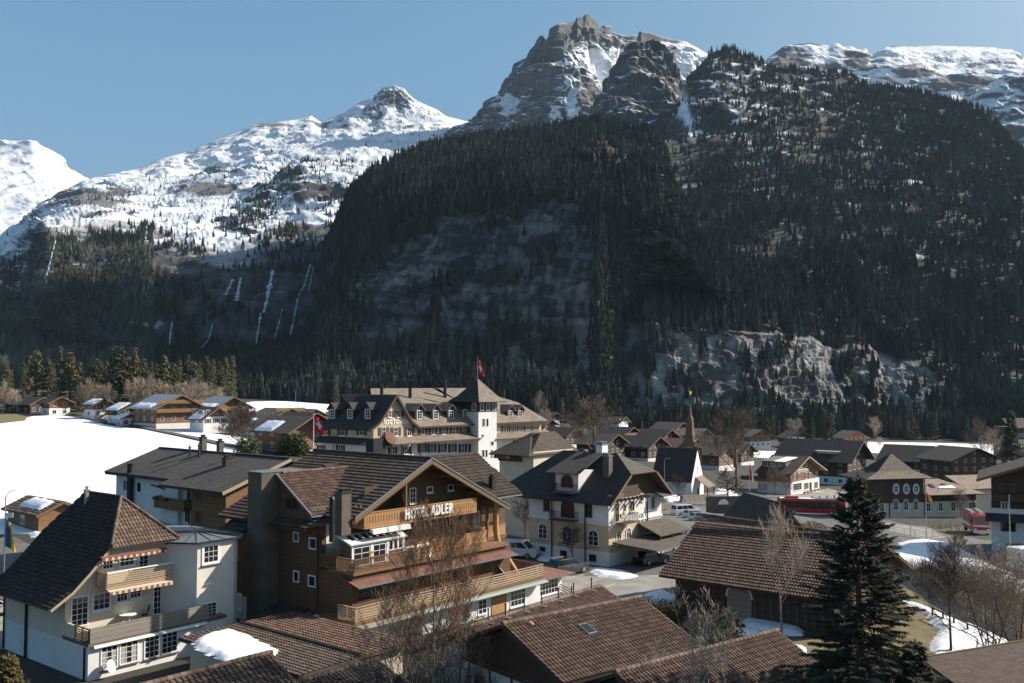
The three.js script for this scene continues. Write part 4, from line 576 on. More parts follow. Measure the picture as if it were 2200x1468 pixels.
{
const S = new Site(757, 1231, 5.84, YAW), t = S.thing('hotel', 'brown timber hotel with wide tiled gable roof and white rooftop letters on its balcony', 'hotel');
t.userData.label = 'brown timber hotel with broad tiled gable roof, balconies and white letters on the uppermost balcony';
const zf = -2.8, rx = 9.6, ry = 14, k = 0.487, zback = -16.4, roofY = (x) => ry - Math.abs(x - rx) * k;
mesh('wall', box(0, 19, 2.0, 5.6, zback, 0), M.woodBrown, t);
mesh('plinth', box(-0.02, 19, -0.4, 2.0, zback, 0.02), M.plasterWhite, t);
mesh('wall', pent(0, 18.6, zback, -4, 5.6, roofY(0) - 0.2, rx, ry - 0.2), M.woodBrown, t);
{ const q = [[3.2, 5.6], [18.2, 5.6], [18.2, roofY(18.2) - 0.2], [rx, ry - 0.2], [3.2, roofY(3.2) - 0.2]].map(([x, y]) => V(x, y, 0)), f = q.map((p) => V(p.x, p.y, zf)), b = q.map((p) => V(p.x, p.y, -4.1)), l = [f, b.slice().reverse()]; f.forEach((p, i) => { const j = (i + 1) % 5; l.push([f[i], b[i], b[j], f[j]]); }); mesh('wall', polyGeo(l), M.woodBrown, t); }
const L0 = V(rx, ry, -0.95), LB = V(rx, ry, zback - 0.6);
const left = roofFace(t, [V(1.0, roofY(1.0), -0.95), L0, LB, V(-0.95, roofY(-0.95), zback - 0.6), V(-0.95, roofY(-0.95), -4.6), V(1.0, roofY(1.0), -4.6)].filter(Boolean), M.tileBrown, { w: 0.30, l: 0.48, t: 0.2, geo: TILE_LONG });
const right = roofFace(t, [L0, V(20.1, roofY(20.1), -0.95), V(20.1, roofY(20.1), zback - 0.6), LB], M.tileBrown, { w: 0.30, l: 0.48, t: 0.2, geo: TILE_LONG });
ridgeTiles(left, V(rx, ry + 0.08, -0.9), V(rx, ry + 0.08, zback - 0.6), M.tileBrown, 0.14, 0.42);
for (const [a, b] of [[V(1.0, roofY(1) - 0.2, -0.9), V(rx, ry - 0.2, -0.9)], [V(rx, ry - 0.2, -0.9), V(20.1, roofY(20.1) - 0.2, -0.9)]]) { const bb = mesh('bargeboard', bar(a, b, 0.07, 0.36), M.beam, t); const teeth = []; for (let i = 0; i < 46; i++) { const p = a.clone().lerp(b, (i + 0.5) / 46); teeth.push(box(p.x - 0.06, p.x + 0.06, p.y - 0.26, p.y - 0.16, p.z + 0.03, p.z + 0.05)); } stuff(mesh('notches', teeth, M.beamDark, bb)); mesh('verge', bar(a.clone().add(V(0, 0.28, 0.03)), b.clone().add(V(0, 0.28, 0.03)), 0.12, 0.1), M.zinc, bb); }
for (let i = 0; i < 9; i++) { const x = 2.6 + i * 1.95; mesh('purlin', box(x - 0.09, x + 0.09, roofY(x) - 0.5, roofY(x) - 0.24, zf - 0.3, -1.05), M.beam, t); }
mesh('gutter', bar(V(20.2, roofY(20.2) - 0.06, -0.9), V(20.2, roofY(20.2) - 0.06, zback), 0.14, 0.12), M.copper, t); mesh('gutter', bar(V(-1.05, roofY(-1) - 0.06, -4.5), V(-1.05, roofY(-1) - 0.06, -9.0), 0.14, 0.12), M.copper, t);
for (let i = 0; i < 4; i++) mesh('snow_guard', bar(V(2.2, roofY(2.2) + 0.02, -1.6 - i * 0.62), V(2.2, roofY(2.2) + 0.3, -1.6 - i * 0.62), 0.12, 0.03), M.zinc, t);
const tw = mesh('tower', box(-1.8, 0.4, -0.3, 13.1, -11.3, -9.4), M.concrete, t); mesh('tower', box(0.41, 2.3, 9, 13.1, -11.3, -9.6), M.concrete, t);
mesh('tower_cap', box(-1.86, 2.4, 13.105, 13.17, -11.36, -9.34), M.zinc, tw);
{ const gz0 = -9.38, gz1 = -5.0, gy0 = 12.95, gy1 = 10.0, xr = 7.6;
mesh('wall', polyGeo([[V(-0.05, 5.6, gz1), V(-0.05, gy1 - 0.1, gz1), V(-0.05, gy0 - 0.1, gz0), V(-0.05, 5.6, gz0)], [V(0.3, 5.6, gz0), V(0.3, gy0 - 0.1, gz0), V(0.3, gy1 - 0.1, gz1), V(0.3, 5.6, gz1)], [V(-0.05, 5.6, gz1), V(0.3, 5.6, gz1), V(0.3, gy1 - 0.1, gz1), V(-0.05, gy1 - 0.1, gz1)]]), M.woodBrown, t);
const cg = roofFace(t, [V(-0.35, gy0 - 0.05, gz0), V(-0.35, gy1 - 0.15, gz1 + 0.35), V(1.9, gy1 - 0.15, gz1 + 0.35), V(xr, gy0 - 0.05, gz0)], M.tileRed, { w: 0.30, l: 0.38 });
ridgeTiles(cg, V(0.3, gy0 + 0.05, gz0), V(xr, gy0 + 0.05, gz0), M.tileWarm, 0.13, 0.42);
mesh('verge', bar(V(-0.4, gy0 - 0.02, gz0), V(-0.4, gy1 - 0.12, gz1 + 0.4), 0.1, 0.16), M.zinc, cg); mesh('gutter', bar(V(-0.45, gy1 - 0.22, gz1 + 0.45), V(2.3, gy1 - 0.22, gz1 + 0.45), 0.14, 0.12), M.zinc, cg);
mesh('snow_rail', [rod(V(0, gy1 + 0.35, gz1 - 0.3), V(2.6, gy1 + 0.35, gz1 - 0.3), 0.03), rod(V(0, gy1 + 0.2, gz1 - 0.15), V(2.6, gy1 + 0.2, gz1 - 0.15), 0.03)], M.zinc, cg); }
roofFace(t, [V(-2.4, 7.6, -15.5), V(-2.4, 7.6, -12.2), V(0.4, 9.0, -12.2), V(0.4, 9.0, -15.5)], M.tileBrown, { w: 0.3, l: 0.46, geo: TILE_LONG });
mesh('post', box(-1.55, -1.35, 5.4, 7.5, -13.4, -13.2), M.beamPale, t);
const pl = { cols: 1, rows: 1, f: 0.1, sill: false }, sd = { cols: 2, rows: 1, f: 0.05, sill: false };
for (const r of [[617, 1072, 627, 1093], [631, 1073, 641, 1095]]) winPx(S, t, 'x', -0.05, r, { ...sd, mat: M.beamDark });
winPx(S, t, 'x', 0, [610, 1143, 621, 1160], { ...sd, mat: M.beamDark }); winPx(S, t, 'x', 0, [632, 1146, 641, 1162], pl); winPx(S, t, 'x', 0, [666, 1158, 679, 1178], pl); winPx(S, t, 'x', 0, [632, 1229, 641, 1249], pl); winPx(S, t, 'x', 0, [664, 1239, 677, 1259], pl);
winPx(S, t, 'x', 0, [500, 1278, 518, 1305], { cols: 2, rows: 1, f: 0.2 }); winPx(S, t, 'x', -0.02, [712, 1336, 729, 1373], { cols: 2, rows: 2, f: 0.07, mat: M.beamDark });
mesh('downpipe', [rod(V(-0.12, 2.2, -4.2), V(-0.12, 8.6, -4.2), 0.09), rod(V(-0.12, 2.2, -4.2), V(-0.12, 1.6, -5.6), 0.09), rod(V(-0.12, -0.3, -5.6), V(-0.12, 1.6, -5.6), 0.09)], M.copper, t);
mesh('downpipe', rod(V(-0.14, 0, -15.9), V(-0.14, 9.2, -15.9), 0.12), M.iron, t);
const wn = { cols: 2, rows: 3, f: 0.07, thin: 1 };
winPx(S, t, 'z', zf, [881, 1050, 892, 1080], wn); winPx(S, t, 'z', zf, [918, 1047, 928, 1057], { ...wn, rows: 1, cols: 1 }); winPx(S, t, 'z', zf, [963, 1043, 972, 1053], { ...wn, rows: 1, cols: 1 }); winPx(S, t, 'z', zf, [1020, 1100, 1028, 1131], wn);
for (const r of [[960, 1111, 973, 1152], [977, 1108, 992, 1148], [869, 1128, 884, 1160]]) winPx(S, t, 'z', zf, r, { cols: 2, rows: 4, f: 0.06, mat: M.beam, sill: false });
mesh('loggia', box(3.6, 7.0, 10.1, 12.0, zf + 0.01, zf + 0.05), M.beamDark, t);
mesh('post', box(7.0, 7.15, 8.9, 12.4, zf, -1.4), M.beam, t);
const s0 = 2.3, s1 = 15.8, sz = -1.3, sy = 8.95;
mesh('balcony', box(s0, s1, sy - 0.15, sy, zf, sz), M.woodMid, t);
railing(t, V(s0, sy, sz), V(s1, sy, sz), 1.12, 'slots', M.woodLight, { w: 0.115, gap: 0.022, low: -0.18 });
railing(t, V(s0, sy, zf), V(s0, sy, sz), 1.12, 'slots', M.woodLight, { w: 0.115, gap: 0.022, low: -0.18 });
{ const slots = []; for (let i = 0; i < 44; i++) { const x = lerp(s0 + 0.3, s1 - 0.2, i / 43); if (x > 6.3 && x < 12.2) continue; slots.push(box(x - 0.035, x + 0.035, sy + 0.3, sy + 0.78, sz + 0.017, sz + 0.021)); } stuff(mesh('slots', slots, M.beamDark, t)); mesh('slat_back', box(s0 + 0.04, s1 - 0.04, sy - 0.15, sy + 1.05, sz - 0.05, sz - 0.02), M.woodLight, t); }
{ const a = S.z(865, 1115, sz), b = S.z(968, 1099, sz); lettering(t, 'HOTEL ADLER', 0.88, 0.12, M.white, new THREE.Matrix4().makeTranslation(a.x, a.y - 0.06, sz + 0.14), b.x - a.x); }
mesh('awning_box', [box(2.9, 7.1, 8.45, 8.72, sz + 0.02, sz + 0.4), box(2.9, 7.1, 8.35, 8.44, sz + 0.25, sz + 0.5)], M.white, t);
const gx0 = S.z(745, 1150, -1.4).x + 0.5, gx1 = S.z(868, 1130, -1.4).x, gz = -1.4;
{ const y0 = 5.86, ye = 7.75, yt = 8.3, gz1 = -2.79;
const gh = mesh('glass_house', [slab([V(gx0 - 0.3, ye, gz + 0.25), V(gx1 + 0.2, ye, gz + 0.25), V(gx1 + 0.2, yt, gz1), V(gx0 - 0.3, yt, gz1)], 0.12), box(gx0, gx0 + 0.12, y0, ye - 0.1, gz - 0.06, gz + 0.06), box(gx1 - 0.12, gx1, y0, ye - 0.1, gz - 0.06, gz + 0.06), box(gx0 + 2.0, gx0 + 2.2, y0, ye - 0.1, gz - 0.06, gz + 0.06), box(gx0 + 3.7, gx0 + 3.9, y0, ye - 0.1, gz - 0.06, gz + 0.06), box(gx0, gx1, ye - 0.25, ye - 0.1, gz - 0.05, gz + 0.07)], M.white, t);
for (let i = 0; i < 7; i++) { const x0 = lerp(gx0 + 0.1, gx1 - 0.3, i / 7) + 0.1, x1 = lerp(gx0 + 0.1, gx1 - 0.3, (i + 1) / 7) - 0.02, q = (x, u) => V(x, lerp(ye, yt, u) + 0.02, lerp(gz + 0.25, gz1, u)); mesh('roof_pane', slab([q(x0 + 0.1, 0.32), q(x1 - 0.1, 0.32), q(x1 - 0.1, 0.8), q(x0 + 0.1, 0.8)], 0.012), M.pane, gh); }
for (const [a, b] of [[gx0 + 0.14, gx0 + 1.98], [gx0 + 2.22, gx0 + 3.68]]) window_(gh, 'z', gz - 0.03, (a + b) / 2, (y0 + ye - 0.3) / 2, b - a - 0.2, ye - y0 - 0.5, { cols: 2, rows: 3, f: 0.05, thin: 1, sill: false });
for (let i = 0; i < 3; i++) { const a = lerp(gx0 + 3.95, gx1 - 0.15, i / 3), b = lerp(gx0 + 3.95, gx1 - 0.15, (i + 1) / 3); window_(gh, 'z', gz - 0.03, (a + b) / 2, y0 + 1.35, b - a - 0.16, 0.85, { cols: 1, rows: 1, f: 0.07, sill: false }); }
mesh('side_panel', box(gx0 + 0.01, gx0 + 0.07, y0, ye - 0.1, gz1, gz - 0.07), M.woodMid, gh);
mesh('glass_screen', [box(5.9, 8.9, 6.9, 7.02, -0.32, -0.24), box(5.9, 8.9, 5.86, 6.1, -0.32, -0.24), ...[0, 1, 2, 3].map((i) => box(5.9 + i * 0.96, 6.0 + i * 0.96, 6.101, 6.899, -0.32, -0.24))], M.white, t); }
mesh('white_wall', box(0.6, 3.1, 5.6, 9.2, -4.0, -3.95), M.plasterWhite, t);
mesh('deck', box(-0.1, 18.6, 5.6, 5.84, zf, 0.25), M.woodMid, t);
railing(t, V(0.02, 5.84, 0.2), V(8.2, 5.84, 0.2), 0.98, 'bal', M.woodMid, { w: 0.06, gap: 0.08 }); railing(t, V(0.02, 5.84, -4), V(0.02, 5.84, 0.2), 0.98, 'bal', M.woodMid, { w: 0.06, gap: 0.08 });
railing(t, V(8.2, 5.84, -1.5), V(17.4, 5.84, -1.5), 1.08, 'slots', M.woodLight, { w: 0.16, gap: 0.02 }); railing(t, V(17.4, 5.84, -1.5), V(17.4, 5.84, zf), 1.08, 'slots', M.woodLight, { w: 0.16, gap: 0.02 });
{ const la = mesh('trellis', [box(0.05, 0.1, 5.84, 7.6, -3.8, -3.7), box(0.05, 0.1, 5.84, 7.5, -2.05, -1.95), box(0.05, 0.1, 5.84, 6.9, -3.7, -2.05)], M.beamDark, t), g = []; for (let i = 0; i < 10; i++) { g.push(bar(V(0.075, 6.9, lerp(-3.7, -2.3, i / 9)), V(0.075, 7.45, lerp(-3.5, -2.05, i / 9)), 0.02), bar(V(0.075, 7.45, lerp(-3.7, -2.3, i / 9)), V(0.075, 6.9, lerp(-3.5, -2.05, i / 9)), 0.02)); } mesh('lattice', g, M.beamDark, la); }
mesh('canopy', slab([V(-0.3, 4.85, 1.0), V(18.9, 4.85, 1.0), V(18.9, 5.55, -1.45), V(-0.3, 5.55, -1.45)], 0.08), M.redRoof, t); mesh('gutter', bar(V(-0.3, 4.8, 1.06), V(18.9, 4.8, 1.06), 0.12, 0.1), M.zinc, t);
mesh('deck', box(-1.0, 22.2, 2.2, 2.42, -2.8, 1.5), M.woodMid, t); mesh('deck', box(19.01, 22.2, 2.2, 2.42, -7, -2.81), M.woodMid, t);
railing(t, V(-0.95, 2.42, 1.45), V(22.1, 2.42, 1.45), 1.08, 'boards', M.beamPale, { n: 4, fill: 0.62 }); railing(t, V(22.1, 2.42, 1.45), V(22.1, 2.42, -6.8), 1.08, 'boards', M.woodRed, { n: 4, fill: 0.62 }); railing(t, V(-0.95, 2.42, -0.6), V(-0.95, 2.42, 1.45), 1.08, 'boards', M.beamPale, { n: 4, fill: 0.62 });
mesh('apron', slab([V(-0.9, 2.15, 1.55), V(22.2, 2.15, 1.55), V(22.2, 1.95, 2.1), V(-0.9, 1.95, 2.1)], 0.05), M.woodGrey, t);
for (const x of [9.3, 12.9, 17.2]) { const sc = mesh('screen', polyGeo([[V(x, 2.43, 1.2), V(x, 3.0, 1.2), V(x, 4.55, -0.9), V(x, 4.55, -2.78), V(x, 2.43, -2.78)], [V(x + 0.06, 2.43, -2.78), V(x + 0.06, 4.55, -2.78), V(x + 0.06, 4.55, -0.9), V(x + 0.06, 3.0, 1.2), V(x + 0.06, 2.43, 1.2)]]), M.woodRed, t); mesh('rail', [bar(V(x + 0.03, 3.02, 1.22), V(x + 0.03, 4.58, -0.9), 0.12, 0.06), bar(V(x + 0.03, 4.58, -0.9), V(x + 0.03, 4.58, -2.78), 0.12, 0.06)], M.beamPale, sc); }
for (const r of [[863, 1275, 875, 1300], [1006, 1187, 1020, 1213], [768, 1267, 796, 1290]]) winPx(S, t, 'z', r[0] < 800 ? 0.01 : 0.01, r, { cols: 2, rows: 3, f: 0.06, mat: M.beam, sill: false });
mesh('wall', box(6.5, 22, -0.4, 1.75, 0.02, 1.2), M.plasterWhite, t); mesh('eave_sheet', slab([V(6.2, 1.98, 2.2), V(22.1, 1.98, 2.2), V(22.1, 2.18, 1.2), V(6.2, 2.18, 1.2)], 0.04), std([0.42, 0.52, 0.46], 0.5, { metalness: 0.3 }), t);
winPx(S, t, 'z', 1.2, [1097, 1265, 1127, 1300], { cols: 4, rows: 3, f: 0.08, thin: 1 }); winPx(S, t, 'z', 1.2, [1028, 1290, 1044, 1318], { cols: 2, rows: 3, f: 0.08 }); winPx(S, t, 'z', 1.2, [996, 1303, 1004, 1327], { cols: 1, rows: 1, f: 0.05, mat: M.beamDark });
{ const a = S.z(1056, 1296, 1.22).x, b = S.z(1088, 1288, 1.22).x; mesh('wood_panel', box(a, b, 0, 1.55, 1.202, 1.26), M.woodLight, t); }
{ const x0 = 22.1, x1 = 27.2, z1 = 1.4, z0 = -4.2, y = 2.0; mesh('porch', box(x0 + 0.1, x1 - 0.9, -0.3, y - 0.1, z0, z1 - 0.9), M.plasterWhite, t); const r = V((x0 + x1) / 2 - 1, y + 1.0, -1.2); mesh('porch_roof', polyGeo([[V(x0, y, z1), V(x1, y, z1), r], [V(x1, y, z1), V(x1, y, z0), r], [V(x1, y, z0), V(x0, y, z0), r], [V(x0, y, z0), V(x0, y, z1), r], [V(x0, y - 0.01, z1), V(x0, y - 0.01, z0), V(x1, y - 0.01, z0), V(x1, y - 0.01, z1)]]), M.redRoof, t); mesh('gutter', [bar(V(x0, y - 0.05, z1 + 0.05), V(x1, y - 0.05, z1 + 0.05), 0.11, 0.1)], M.zinc, t); window_(t, 'z', z1 - 0.89, x0 + 2.0, 0.95, 2.9, 1.3, { cols: 6, rows: 3, f: 0.06, thin: 1 }); }
mesh('log_prop', [tube([V(18.75, 9.4, -1.5), V(18.75, 6.6, -1.5), V(18.9, 5.6, -1.3), V(20.4, 2.5, -0.2)], 0.27, 8, 6)], M.woodLight, t); mesh('log_prop', rod(V(18.7, 2.4, -2.6), V(18.7, 9.2, -2.6), 0.16), M.woodMid, t);
mesh('balcony', box(18.6, 22.3, 5.6, 5.8, -7.5, -3.2), M.woodMid, t); railing(t, V(22.2, 5.8, -7.4), V(22.2, 5.8, -3.3), 1.05, 'bal', M.woodLight, { w: 0.2, gap: 0.03 }); railing(t, V(18.7, 5.8, -3.3), V(22.2, 5.8, -3.3), 1.05, 'bal', M.woodLight, { w: 0.2, gap: 0.03 });
mesh('screen', box(19.4, 22.0, 2.42, 4.9, -6.6, -6.54), M.woodMid, t);
{ const R = S.y(1022, 972, 13.2), E = S.y(1120, 1060, 9.2), z1 = (E.z), zr = R.z; mesh('wing', prism([[9, zr + 0.2], [E.x - 1.2, zr + 0.2], [E.x - 1.2, z1 - 1.2], [9, z1 - 1.2]], 0, 8.6), M.woodBrown, t); roofFace(t, [V(6, 13.2, zr), V(R.x, 13.2, zr), V(E.x, 9.2, z1), V(6, 9.2, z1)], M.tileBrown, { w: 0.3, l: 0.46, geo: TILE_LONG }); mesh('gutter', bar(V(9, 9.05, z1 + 0.06), V(E.x, 9.05, z1 + 0.06), 0.14, 0.14), M.zinc, t); const v = S.y(1057, 1050, 9.9); chimney(t, v.x, 9.2, 11.0, v.z, 0.5, 0.5, M.iron, M.iron); }
{ const c = S.y(737, 1105, 10.2); chimney(t, c.x, 8.6, 11.9, c.z, 0.95, 0.8, M.concrete, M.copper); mesh('flue', [rod(V(c.x - 1.3, 8.2, c.z + 0.2), V(c.x - 1.3, 11.5, c.z + 0.2), 0.2, 0.2, 12), rod(V(c.x - 1.3, 11.5, c.z + 0.2), V(c.x - 1.3, 11.7, c.z + 0.2), 0.25, 0.16, 12)], M.iron, t); }
{ const c = S.y(805, 972, 13.2); const g = mesh('chimney', box(c.x - 0.2, c.x + 1.6, 12, 14.6, c.z - 1.2, c.z), M.iron, t); mesh('extractor_hood', new THREE.CylinderGeometry(0.75, 0.75, 0.7, 16).rotateX(1.1).translate(c.x + 2.2, 14.5, c.z - 0.2), M.redRoof, g); }
mesh('lean_to_wall', box(-3.2, 0, -0.3, 1.3, -7.8, -5.6), M.plasterWhite, t); mesh('lean_to_roof', slab([V(-3.6, 1.35, -5.2), V(0, 2.3, -5.2), V(0, 2.3, -9.3), V(-3.6, 1.35, -9.3)], 0.12), M.slate, t);
const W = (p) => p.applyMatrix4(S.m);
{ const c = thing('parasol', 'closed pale green parasol on the hotel terrace between the wooden screens', 'parasol', W(V(18.6, 2.43, -0.6))); mesh('pole', rod(V(0, 0, 0), V(0, 2.4, 0), 0.03), M.steel, c); M.canvasGreen = std([0.33, 0.42, 0.38], 0.9); const pts = [[0.02, 2.5], [0.1, 2.3], [0.22, 1.6], [0.36, 0.95], [0.3, 0.92], [0.1, 1.4]].map(([x, y]) => new THREE.Vector2(x, y)); mesh('canopy', new THREE.LatheGeometry(pts, 9), M.canvasGreen, c); }
{ const c = thing('bistro_table', 'small dark table with a yellow bouquet in front of the white glass house', 'table', W(V(gx0 + 1.3, 5.85, -0.55)), S.t); mesh('tabletop', new THREE.CylinderGeometry(0.45, 0.45, 0.03, 18).translate(0, 0.73, 0), M.iron, c); mesh('leg', rod(V(0, 0, 0), V(0, 0.72, 0), 0.04), M.iron, c); }
{ const c = thing('flower_vase', 'white vase with yellow flowers on the small deck table', 'vase', W(V(gx0 + 1.3, 6.6, -0.55))); mesh('vase', new THREE.CylinderGeometry(0.09, 0.06, 0.24, 10).translate(0, 0.12, 0), M.white, c); const g = []; for (let i = 0; i < 26; i++) g.push(new THREE.IcosahedronGeometry(0.05, 0).translate(rr(-0.16, 0.16), rr(0.28, 0.55), rr(-0.16, 0.16))); mesh('flowers', g, std([0.8, 0.62, 0.12], 0.9), c); }
{ const c = thing('deck_chair', 'black rattan chair beside the small table on the hotel deck', 'chair', W(V(gx0 + 2.4, 5.85, -0.6)), S.t - 1.2); mesh('seat', box(-0.24, 0.24, 0.4, 0.45, -0.24, 0.24), M.iron, c); mesh('backrest', tube([V(-0.26, 0.45, 0.2), V(-0.28, 0.75, -0.1), V(0, 0.88, -0.28), V(0.28, 0.75, -0.1), V(0.26, 0.45, 0.2)], 0.03), M.iron, c); for (const [x, z] of [[-0.22, -0.22], [0.22, -0.22], [-0.22, 0.22], [0.22, 0.22]]) mesh('leg', rod(V(x, 0, z), V(x, 0.42, z), 0.02), M.iron, c); }
}
const sd1 = { cols: 2, rows: 1, f: 0.06, sill: true };
{
const S = new Site(477, 1058, 9.6, YAW), t = S.thing('apartment_block', 'long apartment block with dark felt roof, white rear half and brown front half', 'building');
const A = S.z(625, 985, 0), x1 = A.x, y1 = A.y, zb = S.y(203, 1017, 9.9).z, st = S.y(322, 1042, 9.6).z, y0 = 9.6, sl = (y1 - y0) / x1;
const up = (x) => y0 + sl * x, R = [V(x1, y1, 0), V(x1, y1, zb)];
roofFace(t, [V(0, y0, 0), R[0], V(x1, y1, st), V(0, y0, st)], M.felt, { t: 0.28 }); roofFace(t, [V(1.3, up(1.3) + 0.03, st), V(x1, y1 + 0.03, st), V(x1, y1 + 0.03, zb), V(1.3, up(1.3) + 0.03, zb)], M.felt, { t: 0.42 });
roofFace(t, [R[0], V(2 * x1, y0, 0), V(2 * x1, y0, zb), R[1]], M.felt, { t: 0.28 }); mesh('ridge_cap', bar(V(x1, y1 + 0.06, 0), V(x1, y1 + 0.06, zb), 0.4, 0.08), M.slate, t);
mesh('bargeboard', bar(V(0, y0 - 0.16, 0.05), V(x1, y1 - 0.16, 0.05), 0.08, 0.34), M.beamPale, t);
const body = (z0, z1, xw, m) => { const q = [[xw, -0.4], [2 * x1 - 1.2, -0.4], [2 * x1 - 1.2, up(1.2) - 0.35], [x1, y1 - 0.35], [xw, up(xw) - 0.35]].map(([x, y]) => V(x, y, 0)), f = q.map((p) => V(p.x, p.y, z1)), b = q.map((p) => V(p.x, p.y, z0)), l = [f, b.slice().reverse()]; f.forEach((p, i) => { const j = (i + 1) % 5; l.push([f[i], b[i], b[j], f[j]]); }); return mesh('wall', polyGeo(l), m, t); };
const zs = S.x(410, 1100, 1.3).z; body(zs, -1.3, 1.3, M.woodMid); body(st + 0.3, zs - 0.01, 2.7, M.plasterWhite); body(zb + 1.2, st + 0.29, 2.2, M.plasterWhite);
for (const r of [[423, 1059, 431, 1073], [421, 1099, 431, 1121]]) winPx(S, t, 'x', 1.3, r, { cols: 2, rows: 1, f: 0.1, mat: M.beam });
for (const r of [[271, 1034, 277, 1054], [295, 1037, 303, 1057]]) winPx(S, t, 'x', 2.2, r, { cols: 1, rows: 1, f: 0.08, mat: M.white, shutters: r[0] < 290 ? M.shutterGreen : null, sw: 0.5 });
for (const r of [[318, 1044, 328, 1059], [317, 1085, 327, 1106], [347, 1052, 353, 1058], [367, 1056, 374, 1071], [380, 1053, 386, 1072], [403, 1056, 408, 1070], [347, 1090, 352, 1104], [366, 1096, 373, 1114], [378, 1096, 385, 1120], [399, 1098, 407, 1120]]) winPx(S, t, 'x', 2.7, r, { cols: 1, rows: 1, f: 0.07, mat: r[0] > 360 ? M.beam : M.white, sill: r[3] - r[1] < 17 });
const b0 = S.x(331, 1090, 1.3).z, b1 = S.x(396, 1091, 1.3).z, by = S.x(360, 1091, 1.3).y;
for (const y of [by, by - 2.9]) { mesh('balcony', box(1.2, 2.7, y - 0.18, y, b0, b1), M.woodMid, t); railing(t, V(1.25, y, b0), V(1.25, y, b1), 1.05, 'slots', M.woodMid, { w: 0.16, gap: 0.02 }); railing(t, V(1.25, y, b1), V(2.7, y, b1), 1.05, 'slots', M.woodMid, { w: 0.16, gap: 0.02 }); railing(t, V(1.25, y, b0), V(2.7, y, b0), 1.05, 'slots', M.woodMid, { w: 0.16, gap: 0.02 }); }
for (const z of [b0 + 0.6, b0 + 2.6]) mesh('flower_box', box(0.95, 1.18, by + 0.75, by + 1.0, z - 0.45, z + 0.45), M.iron, t);
mesh('eave_brace', tube([V(2.65, up(1.3) - 2.2, b0 + 0.5), V(2.2, up(1.3) - 1.4, b0 + 0.5), V(0.6, up(0.6) - 0.5, b0 + 0.5)], 0.1), M.beamDark, t);
mesh('gutter', bar(V(-0.06, y0 - 0.2, 0), V(-0.06, y0 - 0.2, st), 0.14, 0.14), M.iron, t);
mesh('downpipe', rod(V(1.1, 0, zs), V(1.1, 9, zs), 0.09), M.iron, t);
{ const c = S.x(284, 1015, 2.0), q = mesh('flue', rod(V(2.0 - 0.25, 0, c.z), V(2.0 - 0.25, c.y + 0.9, c.z), 0.36, 0.36, 14), M.iron, t); mesh('flue_cap', rod(V(1.75, c.y + 0.9, c.z), V(1.75, c.y + 1.05, c.z), 0.42, 0.42, 14), M.iron, q); }
for (const [px, py, w, h, m] of [[436, 962, 0.65, 1.2, M.concrete], [470, 966, 0.6, 0.9, M.concrete], [487, 1000, 0.75, 0.8, M.copper], [407, 981, 0.16, 1.0, M.iron], [427, 984, 0.2, 1.4, M.iron], [502, 984, 0.12, 0.7, M.iron]]) { const ray = S.ray(px, py), tt = (y0 - S.e.y + sl * S.e.x) / (ray.y - sl * ray.x), p = S.e.clone().addScaledVector(ray, tt); if (py < 970) { p.x = x1 + 0.9; } chimney(t, p.x, p.y - 0.6, p.y + h, p.z, w, w, m, M.copper); }
}
